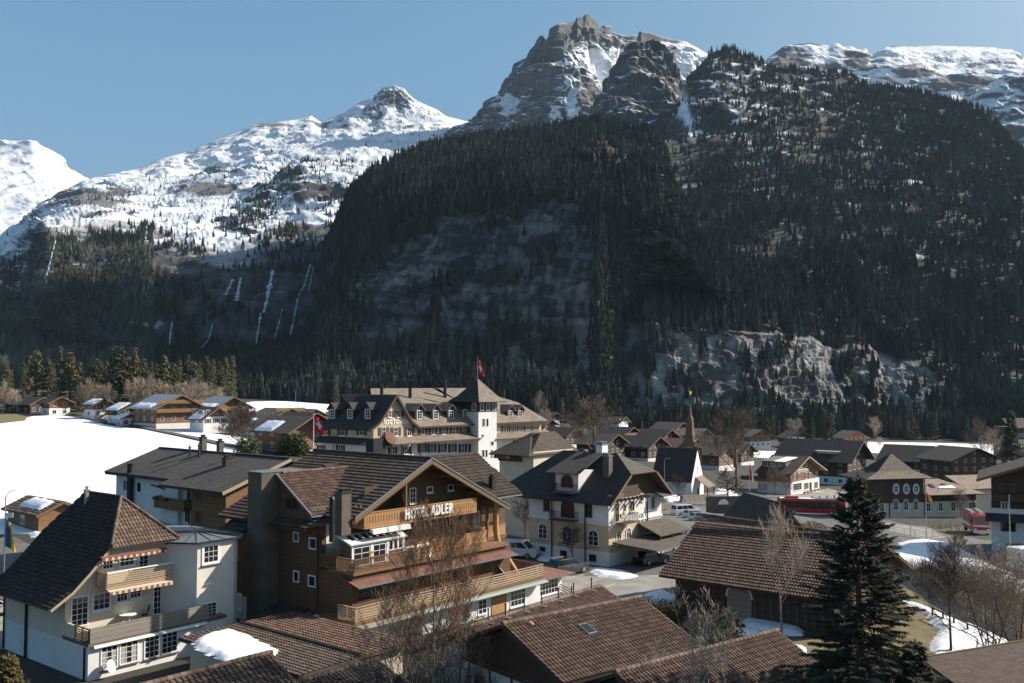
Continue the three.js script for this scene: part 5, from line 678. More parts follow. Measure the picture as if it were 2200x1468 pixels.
{
const S = new Site(1308, 1219, 0, YAW), t = S.thing('villa', 'white villa with peach ground floor, arched windows and dark roof beside the carport', 'building');
const zl = S.x(1137, 1112, 0).z, xr = S.z(1421, 1090, 0).x, yt = 7.45, ys = S.x(1308, 1131, 0).y, yp = S.x(1308, 1188, 0).y;
mesh('plinth', box(-0.12, xr + 0.1, -0.3, yp, zl - 0.1, 0.12), M.plasterWhite, t); mesh('wall', box(0, xr, yp, ys, zl, 0), M.plasterPeach, t); mesh('wall', box(-0.01, xr + 0.01, ys + 0.22, yt + 0.2, zl - 0.01, 0.01), M.plasterWhite, t); mesh('string_course', box(-0.1, xr + 0.1, ys + 0.001, ys + 0.219, zl - 0.1, 0.1), M.plasterWhite, t);
for (let i = 1; i < 7; i++) { const y = lerp(yp, ys, i / 7); mesh('rustication', [box(-0.03, -0.001, y - 0.14, y + 0.14, zl + 0.1, 0), box(-0.02, xr, y - 0.14, y + 0.14, 0.001, 0.03)], M.plasterPeach, t); }
const ey = yt - 0.35, rx = 5.6, ry = S.x(1345, 975, rx).y, rz0 = 0.0, rb = S.x(1175, 967, rx).z, hx = 1.35;
mesh('attic', box(-0.03, xr, yt - 0.6, yt + 0.6, zl, -0.02), M.woodDark, t);
const g0 = V(-1.25, ey, 1.2), gT = V(rx, ry, -2.6), lo = (u) => V(lerp(-1.25, rx, u), lerp(ey, ry, u), 1.2);
roofFace(t, [g0, lo(0.6), gT, V(rx, ry, rb + 2.5), V(-1.25, ey, rb - 3.5)], M.slate, { t: 0.2 });
const hi = roofFace(t, [lo(0.6), V(2 * rx - lo(0.6).x, lo(0.6).y, 1.2), gT], M.eternit, { t: 0.15 });
roofFace(t, [V(2 * rx - lo(0.6).x, lo(0.6).y, 1.2), V(2 * rx + 1.0, ey, 1.2), V(2 * rx + 1.0, ey, rb), V(rx, ry, rb + 2.5), gT], M.eternit, { t: 0.2 });
mesh('gable', polyGeo([[V(0, yt, 0.02), V(11, yt, 0.02), lo(0.6).clone().setX(2 * rx - lo(0.6).x).setZ(0.02), lo(0.6).clone().setZ(0.02)]]), M.woodDark, t);
for (const [a, b] of [[lo(0), lo(0.6)], [V(2 * rx - lo(0.6).x, lo(0.6).y, 1.2), V(2 * rx + 1.0, ey, 1.2)]]) mesh('bargeboard', bar(a.clone().add(V(0, -0.12, 0.04)), b.clone().add(V(0, -0.12, 0.04)), 0.06, 0.28), M.beam, t);
{ const zc = -7.2, a = S.z(1405, 1042, 1.3), x1 = xr + 1.3; roofFace(t, [V(9.6, ey, 1.3), V(x1, ey, 1.3), V(x1 - 6.5, ry + 0.25, zc), V(rx - 0.5, ry + 0.25, zc)], M.eternit, { t: 0.2 }); roofFace(t, [V(x1, ey, 1.3), V(x1, ey, zl), V(x1 - 6.5, ry + 0.25, zl + 5), V(x1 - 6.5, ry + 0.25, zc)], M.eternit, { t: 0.2 }); mesh('gutter', bar(V(9.6, ey - 0.12, 1.38), V(x1, ey - 0.12, 1.38), 0.12, 0.12), M.white, t); }
for (let i = 0; i < 9; i++) mesh('rafter_end', box(0.5 + i * 0.85, 0.68 + i * 0.85, yt - 0.25, yt - 0.02, 0.03, 0.95), M.beamDark, t);
mesh('purlin_end', box(-0.4, 2.4, yt + 0.05, yt + 0.6, 0.04, 0.5), M.beam, t);
const d0 = S.x(1194, 1050, -0.06).z, d1 = S.x(1243, 1060, -0.06).z, dy = S.x(1220, 1012, -0.06).y;
mesh('bay', box(-0.08, 3.4, ys + 0.23, dy, d0, d1), M.plasterWhite, t);
{ const dm = (d0 + d1) / 2; roofFace(t, [V(-1.1, dy - 0.15, d1 + 0.7), V(4.6, dy + 1.9, d1 + 0.2), V(4.6, dy + 1.9, d0 - 0.2), V(-1.1, dy - 0.15, d0 - 0.7)], M.slate, { t: 0.14 }); mesh('gutter', bar(V(-1.15, dy - 0.2, d0 - 0.7), V(-1.15, dy - 0.2, d1 + 0.7), 0.1, 0.1), M.copper, t); }
const ar = { arch: true, cols: 2, rows: 2, f: 0.1, sillMat: M.concrete };
winPx(S, t, 'x', -0.08, [1207, 1022, 1230, 1046], { ...ar, mat: M.beam, sill: false }); winPx(S, t, 'x', -0.08, [1207, 1075, 1233, 1111], { ...ar, mat: M.beamDark, sill: false });
for (const r of [[1158, 1126, 1175, 1157], [1209, 1131, 1229, 1165], [1265, 1140, 1285, 1172]]) winPx(S, t, 'x', -0.03, r, ar);
for (const r of [[1169, 1071, 1180, 1096], [1259, 1081, 1271, 1109]]) winPx(S, t, 'x', -0.02, r, { cols: 2, rows: 2, f: 0.09, mat: M.beamDark, sillMat: M.concrete });
for (const r of [[1160, 1176, 1171, 1184], [1205, 1184, 1217, 1196], [1267, 1193, 1280, 1206]]) winPx(S, t, 'x', -0.12, r, { cols: 3, rows: 1, f: 0.05, mat: M.iron, sill: false });
for (const r of [[1321, 1082, 1329, 1121], [1340, 1085, 1344, 1099], [1353, 1077, 1362, 1098], [1375, 1062, 1382, 1076], [1399, 1068, 1406, 1094]]) winPx(S, t, 'z', 0.01, r, { cols: r[2] - r[0] > 6 ? 2 : 1, rows: 1, f: 0.08, mat: M.plasterYellow, sill: r[3] - r[1] < 30 });
for (const r of [[1325, 1140, 1334, 1171], [1346, 1135, 1355, 1168], [1376, 1103, 1382, 1124]]) winPx(S, t, 'z', 0.03, r, { ...ar, f: 0.12 });
for (const r of [[1401, 1120, 1404, 1127], [1406, 1119, 1409, 1126]]) winPx(S, t, 'z', 0.02, r, { cols: 1, rows: 1, f: 0.05, mat: M.beam, sill: false });
const balc = (axis, a, b, y, d) => { const m = axis === 'x' ? box(-d, -0.09, y - 0.14, y, a, b) : box(a, b, y - 0.14, y, 0.02, d); mesh('balcony', m, M.concrete, t); const P = axis === 'x' ? [V(-0.1, y, a), V(-d + 0.04, y, a), V(-d + 0.04, y, b), V(-0.1, y, b)] : [V(a, y, 0.02), V(a, y, d - 0.04), V(b, y, d - 0.04), V(b, y, 0.02)]; const g = []; for (let k = 0; k < 3; k++) { const L = P[k].distanceTo(P[k + 1]), n = Math.ceil(L / 0.14); g.push(bar(P[k].clone().add(V(0, 0.95, 0)), P[k + 1].clone().add(V(0, 0.95, 0)), 0.05, 0.04)); for (let i = 0; i <= n; i++) { const p = P[k].clone().lerp(P[k + 1], i / n); g.push(bar(p, p.clone().add(V(0, 0.94, 0)), 0.02)); } } const r = mesh('railing', g.slice(0, 1), M.iron, t); stuff(mesh('bars', g.slice(1), M.iron, r)); };
balc('x', S.x(1192, 1110, -0.08).z, S.x(1243, 1120, -0.08).z, S.x(1220, 1116, -0.08).y, 1.3); balc('x', d0 + 0.2, d1 - 0.2, S.x(1220, 1056, -0.08).y, 1.1); balc('z', S.z(1321, 1122, 0).x, S.z(1352, 1116, 0).x, S.z(1335, 1121, 0).y, 1.3);
mesh('downpipe', [rod(V(-0.2, 0, d1 + 1.0), V(-0.2, 7.4, d1 + 1.0), 0.09), rod(V(-0.2, 0, d0 - 0.5), V(-0.2, 7.4, d0 - 0.5), 0.09), rod(V(S.z(1391, 1080, 0.1).x, 3, 0.12), V(S.z(1391, 1080, 0.1).x, 7.4, 0.12), 0.08)], M.iron, t);
{ const c = S.x(1306, 1012, 2.6); chimney(t, 2.6, c.y - 0.9, S.x(1306, 981, 2.6).y, c.z, 0.8, 0.8, M.concrete); chimney(t, rx + 0.3, ry - 0.5, ry + 0.9, S.x(1290, 965, rx).z, 1.2, 0.9, M.white); }
const px0 = S.z(1369, 1135, 0).x, cx0 = S.z(1313, 1180, 0).x;
{ mesh('porch_roof', slab([V(px0, 4.3, 0.05), V(px0 + 6.2, 4.3, 0.05), V(px0 + 6.6, 3.1, 3.4), V(px0 - 0.3, 3.1, 3.4)], 0.14), M.eternit, t); for (const x of [px0 + 0.2, px0 + 3, px0 + 6]) mesh('post', box(x - 0.08, x + 0.08, 0.9, 3.1, 3.0, 3.16), M.beam, t); mesh('porch_wall', [box(px0, px0 + 6.2, 0, 1.0, 2.95, 3.2)], M.plasterWhite, t); }
{ mesh('carport_roof', slab([V(cx0 - 0.2, 2.75, 0.3), V(cx0 + 11.5, 2.75, 0.3), V(cx0 + 11.5, 2.45, 6.0), V(cx0 - 0.2, 2.45, 6.0)], 0.18), M.eternit, t); for (const x of [cx0 + 5.5, cx0 + 11.2]) mesh('post', box(x - 0.09, x + 0.09, 0, 2.3, 5.5, 5.68), M.zinc, t); mesh('gutter', bar(V(cx0 - 0.2, 2.35, 6.06), V(cx0 + 11.5, 2.35, 6.06), 0.12, 0.12), M.zinc, t); }
{ const q = S.z(1337, 1122, 0.7), c = thing('balcony_chair', 'small dark metal chair on the sunny balcony of the white villa', 'chair', V(q.x, q.y + 0.02, 0.7).applyMatrix4(S.m), S.t + 1); mesh('seat', box(-0.2, 0.2, 0.43, 0.46, -0.2, 0.2), M.iron, c); mesh('backrest', box(-0.2, 0.2, 0.5, 0.86, -0.22, -0.19), M.iron, c); for (const [x, z] of [[-0.18, -0.18], [0.18, -0.18], [-0.18, 0.18], [0.18, 0.18]]) mesh('leg', rod(V(x, 0, z), V(x, 0.43, z), 0.015), M.iron, c); }
}
{
const S = new Site(802, 918, 14.2, YAW), t = S.thing('grand_hotel', 'large cream grand hotel with brown shingled mansard roofs, tower and lettered gable', 'hotel');
const g = S.z(888, 905, 0).x, ap = S.z(853, 848, 0.6), zl = S.x(690, 895, 0).z, ey = 14.2, sk = S.z(845, 950, 1.4).y, x9 = S.z(1163, 910, -0.6).x, tz = 1.2, tx0 = S.z(1028, 900, tz).x, tx1 = S.z(1067, 900, tz).x, ax = ap.x;
const M1 = M.plasterTan, sh = M.shingleWarm, shd = M.slate, zk = -3.6, zr = -9.5, xe = S.z(1028, 912, -0.6).x;
mesh('wall', box(0, g, -0.5, ey, zl, 0), M1, t); mesh('wall', box(g + 0.01, x9, -0.5, ey - 0.1, -16, -0.6), M1, t);
mesh('white_storey', box(-0.05, g + 0.02, -0.5, sk - 0.5, zl - 0.05, 0.05), M.plasterWhite, t); mesh('white_storey', box(g + 0.03, x9 + 0.05, -0.5, sk - 0.5, -15, -0.55), M.plasterWhite, t);
mesh('gable', polyGeo([[V(0, ey, 0.02), V(g, ey, 0.02), V(g - 1.0, ey + 1.0, 0.02), V(ax, ap.y - 0.25, 0.02), V(1.0, ey + 1.0, 0.02)]]), M1, t);
const prof = [[-1.0, ey - 0.35], [0.8, ey + 0.75], [ax, ap.y]], pr = prof.map(([x, y]) => [2 * ax - x - (2 * ax - g) * 1, y]);
const zbk = zl - 1; for (let i = 0; i < 2; i++) { const [a, b] = [prof[i], prof[i + 1]]; roofFace(t, [V(a[0], a[1], 0.6), V(b[0], b[1], 0.6), V(b[0], b[1], i ? zbk + 6 : zbk + 1.4), V(a[0], a[1], i ? zbk + 1.4 : zbk)], shd, { t: 0.18 }); const c = [g + 1.0 - (a[0] + 1.0), a[1]], d = i ? [ax, ap.y] : [g + 1 - (b[0] + 1.0), b[1]]; roofFace(t, [V(c[0], c[1], 0.6), V(d[0], d[1], 0.6), V(d[0], d[1], -12), V(c[0], c[1], -12)], sh, { t: 0.18 }); mesh('bargeboard', [bar(V(a[0], a[1] - 0.15, 0.64), V(b[0], b[1] - 0.15, 0.64), 0.08, 0.3), bar(V(c[0], c[1] - 0.15, 0.64), V(d[0], d[1] - 0.15, 0.64), 0.08, 0.3)], M.beamDark, t); }
{ const a = S.z(824, 906, 0.05), b = S.z(878, 906, 0.05), s = S.z(850, 901, 0.05).y - S.z(850, 911, 0.05).y; lettering(t, 'VICTORIA', s, 0.06, M.white, new THREE.Matrix4().makeTranslation(a.x, S.z(850, 911.5, 0.05).y, 0.03), b.x - a.x); }
const k = S.z(960, 868, zk), r = S.z(960, 834, zr), ye = ey - 0.25;
roofFace(t, [V(g - 0.4, ye, 0.3), V(xe, ye, 0.3), V(xe - 0.4, k.y, zk), V(g - 2.2, k.y, zk)], sh, { t: 0.18 }); roofFace(t, [V(S.z(842, 865, zk).x - 4, k.y, zk), V(xe - 0.4, k.y, zk), V(xe - 2, r.y, zr), V(S.z(796, 828, zr).x, r.y, zr)], sh, { t: 0.18 }); roofFace(t, [V(S.z(796, 828, zr).x, r.y, zr), V(x9 - 8, r.y, zr), V(x9 - 8, ye, -17), V(S.z(796, 828, zr).x, ye, -17)], shd, { t: 0.18 });
mesh('upper_wall', polyGeo([[V(S.z(796, 828, zr).x + 0.3, ey + 2, zr), V(S.z(796, 828, zr).x + 0.3, r.y - 0.2, zr), V(S.z(796, 828, zr).x + 0.3, ey + 2, zk)]]), M.woodDark, t);
const r1 = S.z(1068, 842, zr); roofFace(t, [V(tx1 - 1, ye, 0.3), V(x9 + 0.9, ye, 0.3), V(x9 - 3.0, k.y, zk), V(tx1 - 1, k.y, zk)], sh, { t: 0.18 }); roofFace(t, [V(tx1 - 3, k.y, zk), V(x9 - 3.0, k.y, zk), V(x9 - 9.5, r.y, zr), V(tx1 - 3, r.y, zr)], sh, { t: 0.18 }); roofFace(t, [V(x9 + 0.9, ye, 0.3), V(x9 + 0.9, ye, -17), V(x9 - 9.5, r.y, zr)], sh, { t: 0.18 });
mesh('weather_vane', rod(V(x9 - 9.5, r.y, zr), V(x9 - 9.5, r.y + 2.4, zr), 0.08, 0.02), M.iron, t);
for (const [a, b] of [[g + 1.0, xe], [tx1 + 0.6, x9 + 0.9]]) mesh('gutter', bar(V(a, ye - 0.15, 0.36), V(b, ye - 0.15, 0.36), 0.14, 0.16), M.beamDark, t);
const dorm = (axis, u, y, d, w, roofm) => {
const G = axis === 'z' ? (x, yy, z) => V(u + x, yy, d + z) : (x, yy, z) => V(d - z, yy, u + x), D = mesh('dormer', polyGeo([[G(-w / 2, y - 1.0, 0), G(w / 2, y - 1.0, 0), G(w / 2, y + 0.7, 0), G(0, y + 1.5, 0), G(-w / 2, y + 0.7, 0)], [G(-w / 2, y - 1, 0), G(-w / 2, y + 0.7, 0), G(-w / 2, y + 0.7, -3.2), G(-w / 2, y - 1, -3.2)], [G(w / 2, y - 1, 0), G(w / 2, y - 1, -3.2), G(w / 2, y + 0.7, -3.2), G(w / 2, y + 0.7, 0)]]), M.woodDark, t);
const c = w / 2 + 0.28; mesh('dormer_roof', [slab([G(-c, y + 0.5, 0.35), G(0, y + 1.65, 0.35), G(0, y + 1.65, -3.4), G(-c, y + 0.5, -3.4)], 0.08), slab([G(0, y + 1.65, 0.35), G(c, y + 0.5, 0.35), G(c, y + 0.5, -3.4), G(0, y + 1.65, -3.4)], 0.08)], roofm, D);
window_(D, axis, axis === 'z' ? d + 0.01 : d - 0.01, u, y - 0.1, w * 0.55, 1.2, { cols: 2, rows: 3, f: 0.1, thin: 1, sill: false });
};
for (const px of [901, 936, 969]) { const p = S.z(px, 890, -0.9); dorm('z', p.x, p.y, -0.9, 1.7, sh); } for (const px of [1097, 1118]) { const p = S.z(px, 890, -0.9); dorm('z', p.x, p.y, -0.9, 1.7, sh); } { const p = S.z(1000, 890, -0.9); window_(t, 'z', -1.0, p.x, p.y, 0.9, 1.3, { cols: 2, rows: 3, f: 0.1, sill: false }); }
for (const px of [714, 752, 790]) { const p = S.x(px, 888, 0.9); dorm('x', p.z, p.y, 0.9, 1.7, shd); }
const th = S.z(1045, 885, tz).y, tt = S.z(1045, 862, tz).y, tp = S.z(1025, 813, tz - 2.2).y;
mesh('tower', box(tx0, tx1, -0.5, th, tz - (tx1 - tx0), tz), M.plasterWhite, t); mesh('tower_belfry', box(tx0 - 0.05, tx1 + 0.05, th + 0.001, tt, tz - (tx1 - tx0) - 0.05, tz + 0.05), M.woodDark, t);
{ const a = tx0 - 1.3, b = tx1 + 1.3, z0 = tz + 1.3, z1 = tz - (tx1 - tx0) - 1.3, m = V((tx0 + tx1) / 2, tp, (z0 + z1) / 2), y = tt - 0.1; const kx = 0.35, kk = [V(lerp(a, m.x, kx), lerp(y, tp, 0.26), lerp(z0, m.z, kx)), V(lerp(b, m.x, kx), lerp(y, tp, 0.26), lerp(z0, m.z, kx)), V(lerp(b, m.x, kx), lerp(y, tp, 0.26), lerp(z1, m.z, kx)), V(lerp(a, m.x, kx), lerp(y, tp, 0.26), lerp(z1, m.z, kx))], e = [V(a, y, z0), V(b, y, z0), V(b, y, z1), V(a, y, z1)]; for (let i = 0; i < 4; i++) { const j = (i + 1) % 4; roofFace(t, [e[i], e[j], kk[j], kk[i]], i === 3 ? shd : sh, { t: 0.12 }); roofFace(t, [kk[i], kk[j], m], i === 3 ? shd : sh, { t: 0.12 }); }
const c = thing('flag', 'red flag with white cross flying on the roof of the tower of the grand hotel', 'flag', m.clone().applyMatrix4(S.m)); const FH = 3.3; mesh('flagpole', rod(V(0, -0.5, 0), V(0, FH + 0.4, 0), 0.05, 0.03), M.steel, c); flagCloth(c, 0.02, FH, 1.25, 2.7, 1); }
for (let i = 0; i < 3; i++) { const x = lerp(tx0, tx1, (i + 0.5) / 3); window_(t, 'z', tz + 0.06, x, (th + tt) / 2 + 0.05, 0.75, tt - th - 0.5, { arch: true, cols: 2, rows: 1, f: 0.1, sill: false }); } for (let i = 0; i < 1; i++) window_(t, 'x', tx0 - 0.06, tz - 0.9, (th + tt) / 2 + 0.05, 0.75, tt - th - 0.5, { arch: true, cols: 2, rows: 1, f: 0.1, sill: false });
for (const r of [[1037, 900, 1041, 916], [1045, 900, 1049, 916], [1035, 934, 1039, 939], [1055, 967, 1058, 984], [1036, 967, 1040, 982], [1043, 967, 1047, 982], [1055, 949, 1060, 957]]) winPx(S, t, 'z', tz, r, { cols: 1, rows: 1, f: 0.05, sill: false });
const skirt = (a, b, z, y, m) => { roofFace(t, [V(a, y - 0.85, z + 1.9), V(b, y - 0.85, z + 1.9), V(b, y, z), V(a, y, z)], m, { t: 0.12 }); mesh('gutter', bar(V(a, y - 0.95, z + 1.95), V(b, y - 0.95, z + 1.95), 0.12, 0.14), M.beamDark, t); };
const sy = S.z(845, 940, 0.02).y; skirt(-0.2, g + 0.4, 0.03, sy, sh); skirt(g + 0.4, tx0 + 0.6, -0.58, sy, sh); skirt(tx1 - 0.3, x9 + 1.6, -0.58, S.z(1110, 928, -0.5).y, sh);
roofFace(t, [V(-1.7, sy - 0.85, 0.4), V(-0.05, sy, 0.02), V(-0.05, sy, zl), V(-1.7, sy - 0.85, zl)], shd, { t: 0.12 });
for (let i = 0; i < 5; i++) mesh('pillar', rod(V(lerp(0.2, g, i / 4), 5, 1.6), V(lerp(0.2, g, i / 4), sy - 1, 1.6), 0.1), M.beamDark, t);
const shw = { cols: 2, rows: 2, f: 0.06, thin: 1, shutters: M.shutter };
for (const x of [837, 857]) winPx(S, t, 'z', 0.02, [x - 3.2, 883, x + 3.2, 896], { ...shw, sw: 0.62 }); for (const x of [824, 850, 879]) winPx(S, t, 'z', 0.02, [x - 3.8, 919, x + 3.8, 936], { ...shw, sw: 0.62 });
for (const x of [908, 930, 953, 975, 996, 1015]) winPx(S, t, 'z', -0.6, [x - 3.3, 918.5, x + 3.3, 932.5], { ...shw, sw: 0.6 }); for (const x of [1084, 1101, 1118, 1134, 1150]) winPx(S, t, 'z', -0.6, [x - 3, 916, x + 3, 930], { ...shw, sw: 0.5 });
for (const x of [907, 928, 950, 972, 994, 1015]) winPx(S, t, 'z', -0.54, [x - 3.2, 954, x + 3.2, 972], { ...shw, sw: 0.6, shutters: M.iron }); for (const x of [817, 843, 872]) winPx(S, t, 'z', 0.06, [x - 3.5, 961, x + 3.5, 975], { ...shw, sw: 0.55 }); for (const x of [1104, 1138, 1155]) winPx(S, t, 'z', -0.54, [x - 2, 944, x + 2, 953], { cols: 1, rows: 1, f: 0.05, sill: false });
for (const x of [700, 736, 777]) winPx(S, t, 'x', 0, [x - 4, 918, x + 4, 935], { ...shw, sw: 0.7 }); for (const x of [690, 732]) winPx(S, t, 'x', -0.05, [x - 4, 957, x + 4, 969], { ...shw, sw: 0.5 });
for (const [px, py, h] of [[881, 852, 1.3], [956, 850, 2.6], [1081, 852, 1.2], [820, 842, 0.8]]) { const p = S.z(px, py, -6); mesh('vent_pipe', rod(V(p.x, p.y - 0.6, -6), V(p.x, p.y + h, -6), 0.28, 0.28, 10), M.iron, t); }
mesh('fire_ladder', [rod(V(-0.5, 3, S.x(716, 950, -0.5).z), V(-0.5, 13, S.x(716, 950, -0.5).z), 0.05), rod(V(-0.5, 3, S.x(722, 950, -0.5).z), V(-0.5, 13, S.x(722, 950, -0.5).z), 0.05)], M.iron, t);
}
function flagCloth(parent, x, top, w, h, cross, cols) {              // hangs from the pole in folds
const nx = 10, ny = 22, P = (u, v) => V(x + w * u * (0.55 + 0.35 * v) + 0.02, top - h * v * (0.93) - u * h * 0.30 * (1 - v * 0.3), 0.16 * Math.sin(u * 7 + v * 2.4) * (0.3 + u));
const part = (name, f, m) => { const q = []; for (let i = 0; i < nx; i++) for (let j = 0; j < ny; j++) { if (!f((i + 0.5) / nx, (j + 0.5) / ny)) continue; q.push([P(i / nx, j / ny), P(i / nx, (j + 1) / ny), P((i + 1) / nx, (j + 1) / ny), P((i + 1) / nx, j / ny)]); } if (!q.length) return; const g = polyGeo(q), b = polyGeo(q.map((k) => k.slice().reverse())); b.translate(0, 0, -0.01); mesh(name, [g, b], m, parent); };
const inC = (u, v) => (Math.abs(u - 0.5) < 0.12 && Math.abs(v - 0.5) < 0.27) || (Math.abs(v - 0.5) < 0.095 && Math.abs(u - 0.5) < 0.32);
M.flagRed ??= std([0.62, 0.012, 0.02], 0.8); M.flagWhite ??= std([0.85, 0.85, 0.85], 0.8);
if (cross) { part('cloth', (u, v) => !inC(u, v), M.flagRed); part('cross', inC, M.flagWhite); } else cols.forEach(([a, b, m, n]) => part(n, (u) => u >= a && u < b, m));
}
function shed(S, name, label, cat, o) {                              // ridge along x at zr, sunny slope to ze, rear slope mirrored
const t = S.thing(name, label, cat), { x0, x1, zr, yr, ze, ye } = o, zb = 2 * zr - ze, h = 0.7;
const f = roofFace(t, [V(x0, yr, zr), V(x0, ye, ze), V(o.x1e ?? x1, ye, ze), V(x1, yr, zr)], o.mats, { t: 0.16, w: o.w ?? 0.3, l: o.l ?? 0.4, single: o.single ?? 0, geo: o.geo ?? TILE, skip: o.skip });
const b = roofFace(t, [V(x0, yr, zr), V(x1, yr, zr), V(x1, ye, zb), V(x0, ye, zb)], o.mats2 ?? o.mats, { t: 0.16, w: 0.3, l: 0.4 });
ridgeTiles(f, V(x0, yr + 0.07, zr), V(x1, yr + 0.07, zr), o.ridge ?? o.mats, 0.15, 0.40);
const wl = polyGeo([[V(x0 + h, -0.4, ze - h), V(x0 + h, ye, ze - h), V(x0 + h, yr - 0.25, zr), V(x0 + h, ye, zb + h), V(x0 + h, -0.4, zb + h)].reverse(), [V(x1 - h, -0.4, ze - h), V(x1 - h, ye, ze - h), V(x1 - h, yr - 0.25, zr), V(x1 - h, ye, zb + h), V(x1 - h, -0.4, zb + h)], [V(x0 + h, -0.4, ze - h), V(x1 - h, -0.4, ze - h), V(x1 - h, ye + 0.1, ze - h), V(x0 + h, ye + 0.1, ze - h)], [V(x1 - h, -0.4, zb + h), V(x0 + h, -0.4, zb + h), V(x0 + h, ye + 0.1, zb + h), V(x1 - h, ye + 0.1, zb + h)]]);
mesh('wall', wl, o.wall ?? M.woodDark, t);
for (const x of [x0, x1]) mesh('bargeboard', [bar(V(x, yr - 0.14, zr), V(x, ye - 0.14, ze), 0.05, 0.22), bar(V(x, yr - 0.14, zr), V(x, ye - 0.14, zb), 0.05, 0.22)].slice(0, 1), o.barge ?? M.beamDark, t);
mesh('gutter', bar(V(x0, ye - 0.12, ze + 0.06), V(x1, ye - 0.12, ze + 0.06), 0.12, 0.1), M.copper, t);
return t;
}
{ const S = new Site(584, 1404, 4.7, YAW); shed(S, 'tiled_shed', 'tiled shed roof with mossy ridge at the bottom edge left of centre', 'shed', { x0: -13, x1: 0, zr: 0, yr: 4.7, ze: 5.2, ye: 2.0, mats: M.tileBrown, ridge: M.tileWarm, single: 300, geo: TILE_BIG, w: 0.33, l: 0.42 }); }
const shedSnow = new Site(640, 1450, 2.6, YAW);
{ const S = shedSnow, zf = S.x(383, 1380, -0.2).z, RR = S.z(515, 1340, zf), t = S.thing('snowy_shed', 'low tiled outbuilding with a snow patch on its roof between cream house and timber hotel', 'shed');
const x0 = -0.2, xr = RR.x, x1 = 2 * RR.x, ye = 2.6, yr = RR.y; const l = roofFace(t, [V(x0, ye, 0.3), V(xr, yr, 0.3), V(xr, yr, zf), V(x0, ye, zf)], M.tileBrown, { w: 0.3, l: 0.42, single: 120 }); const r = roofFace(t, [V(xr, yr, 0.3), V(x1, ye + 0.1, 0.3), V(x1, ye + 0.1, zf), V(xr, yr, zf)], M.tileRed, { w: 0.3, l: 0.42 });
ridgeTiles(l, V(xr, yr + 0.07, 0.3), V(xr, yr + 0.07, zf), M.tileDark, 0.16, 0.4); mesh('wall', pent(0.5, x1 - 0.5, zf + 0.4, -0.3, -0.4, ye, xr, yr - 0.25), M.plasterCream, t); mesh('gutter', bar(V(x0 - 0.05, ye - 0.1, 0.3), V(x0 - 0.05, ye - 0.1, zf), 0.12, 0.1), M.copper, t); mesh('bargeboard', bar(V(x0, ye - 0.12, 0.33), V(xr, yr - 0.12, 0.33), 0.06, 0.24), M.beamDark, t);
const out = [[415, 1386], [430, 1370], [470, 1358], [495, 1353], [520, 1362], [560, 1382], [598, 1400], [588, 1412], [520, 1420], [478, 1420], [445, 1402]].map(([px, py]) => { const ray = S.ray(px, py), sl = (yr - ye) / (xr - x0), k = (ye + 0.05 - S.e.y + sl * (S.e.x - x0)) / (ray.y - sl * ray.x), p = S.e.clone().addScaledVector(ray, k); return [p.x, p.z]; });
const snow = snowOn(out, (x) => ye + (yr - ye) * (x - x0) / (xr - x0) + 0.06, 0.22); tag(snow, 'thick snow patch lying on the low tiled roof at bottom left', 'snow patch'); snow.applyMatrix4(S.m);
}
function snowOn(out, yAt, thick, step = 0.28) {                        // a cushion of snow with a rounded, ragged rim over an outline in local x, z
const xs = out.map((p) => p[0]), zs = out.map((p) => p[1]), x0 = Math.min(...xs), x1 = Math.max(...xs), z0 = Math.min(...zs), z1 = Math.max(...zs), nx = Math.ceil((x1 - x0) / step), nz = Math.ceil((z1 - z0) / step), pos = [], W = nx + 1;
const dist = (x, z) => { let d = 1e9; for (let i = 0; i < out.length; i++) { const [ax, az] = out[i], [bx, bz] = out[(i + 1) % out.length], dx = bx - ax, dz = bz - az, t = clamp(((x - ax) * dx + (z - az) * dz) / (dx * dx + dz * dz)); d = Math.min(d, Math.hypot(x - ax - dx * t, z - az - dz * t)); } return inPoly(x, z, out) ? d : -d; };
const idx = [], D = []; for (let j = 0; j <= nz; j++) for (let i = 0; i <= nx; i++) { const x = x0 + (x1 - x0) * i / nx, z = z0 + (z1 - z0) * j / nz, d = dist(x, z) + 0.35 * fbm(x * 0.9, z * 0.9, 4, 3); D.push(d); pos.push(x, yAt(x, z) + (d > 0 ? thick * Math.sqrt(clamp(d / (thick * 2.2))) : -0.02) + (d > 0 ? 0.05 * fbm(x * 2, z * 2, 1, 3) : 0), z); }
for (let j = 0; j < nz; j++) for (let i = 0; i < nx; i++) { const a = j * W + i; if (Math.max(D[a], D[a + 1], D[a + W], D[a + W + 1]) > 0) idx.push(a, a + W, a + 1, a + 1, a + W, a + W + 1); }
const g = new THREE.BufferGeometry(); g.setAttribute('position', new THREE.Float32BufferAttribute(pos, 3)); g.setIndex(idx); g.computeVertexNormals(); const uv = new Float32Array(pos.length / 3 * 2); for (let i = 0; i < uv.length / 2; i++) uv.set([pos[3 * i], pos[3 * i + 2]], 2 * i); g.setAttribute('uv', new THREE.BufferAttribute(uv, 2)); return mesh('snow_patch', g, M.snow);
}
{ const S = new Site(800, 1425, 2.6, YAW); shed(S, 'garden_shed', 'dark shingled shed roof in the shade at the bottom centre behind the bare birch', 'shed', { x0: -6, x1: 0.5, zr: 0, yr: 2.7, ze: 3.4, ye: 1.5, mats: M.tileDark }); }
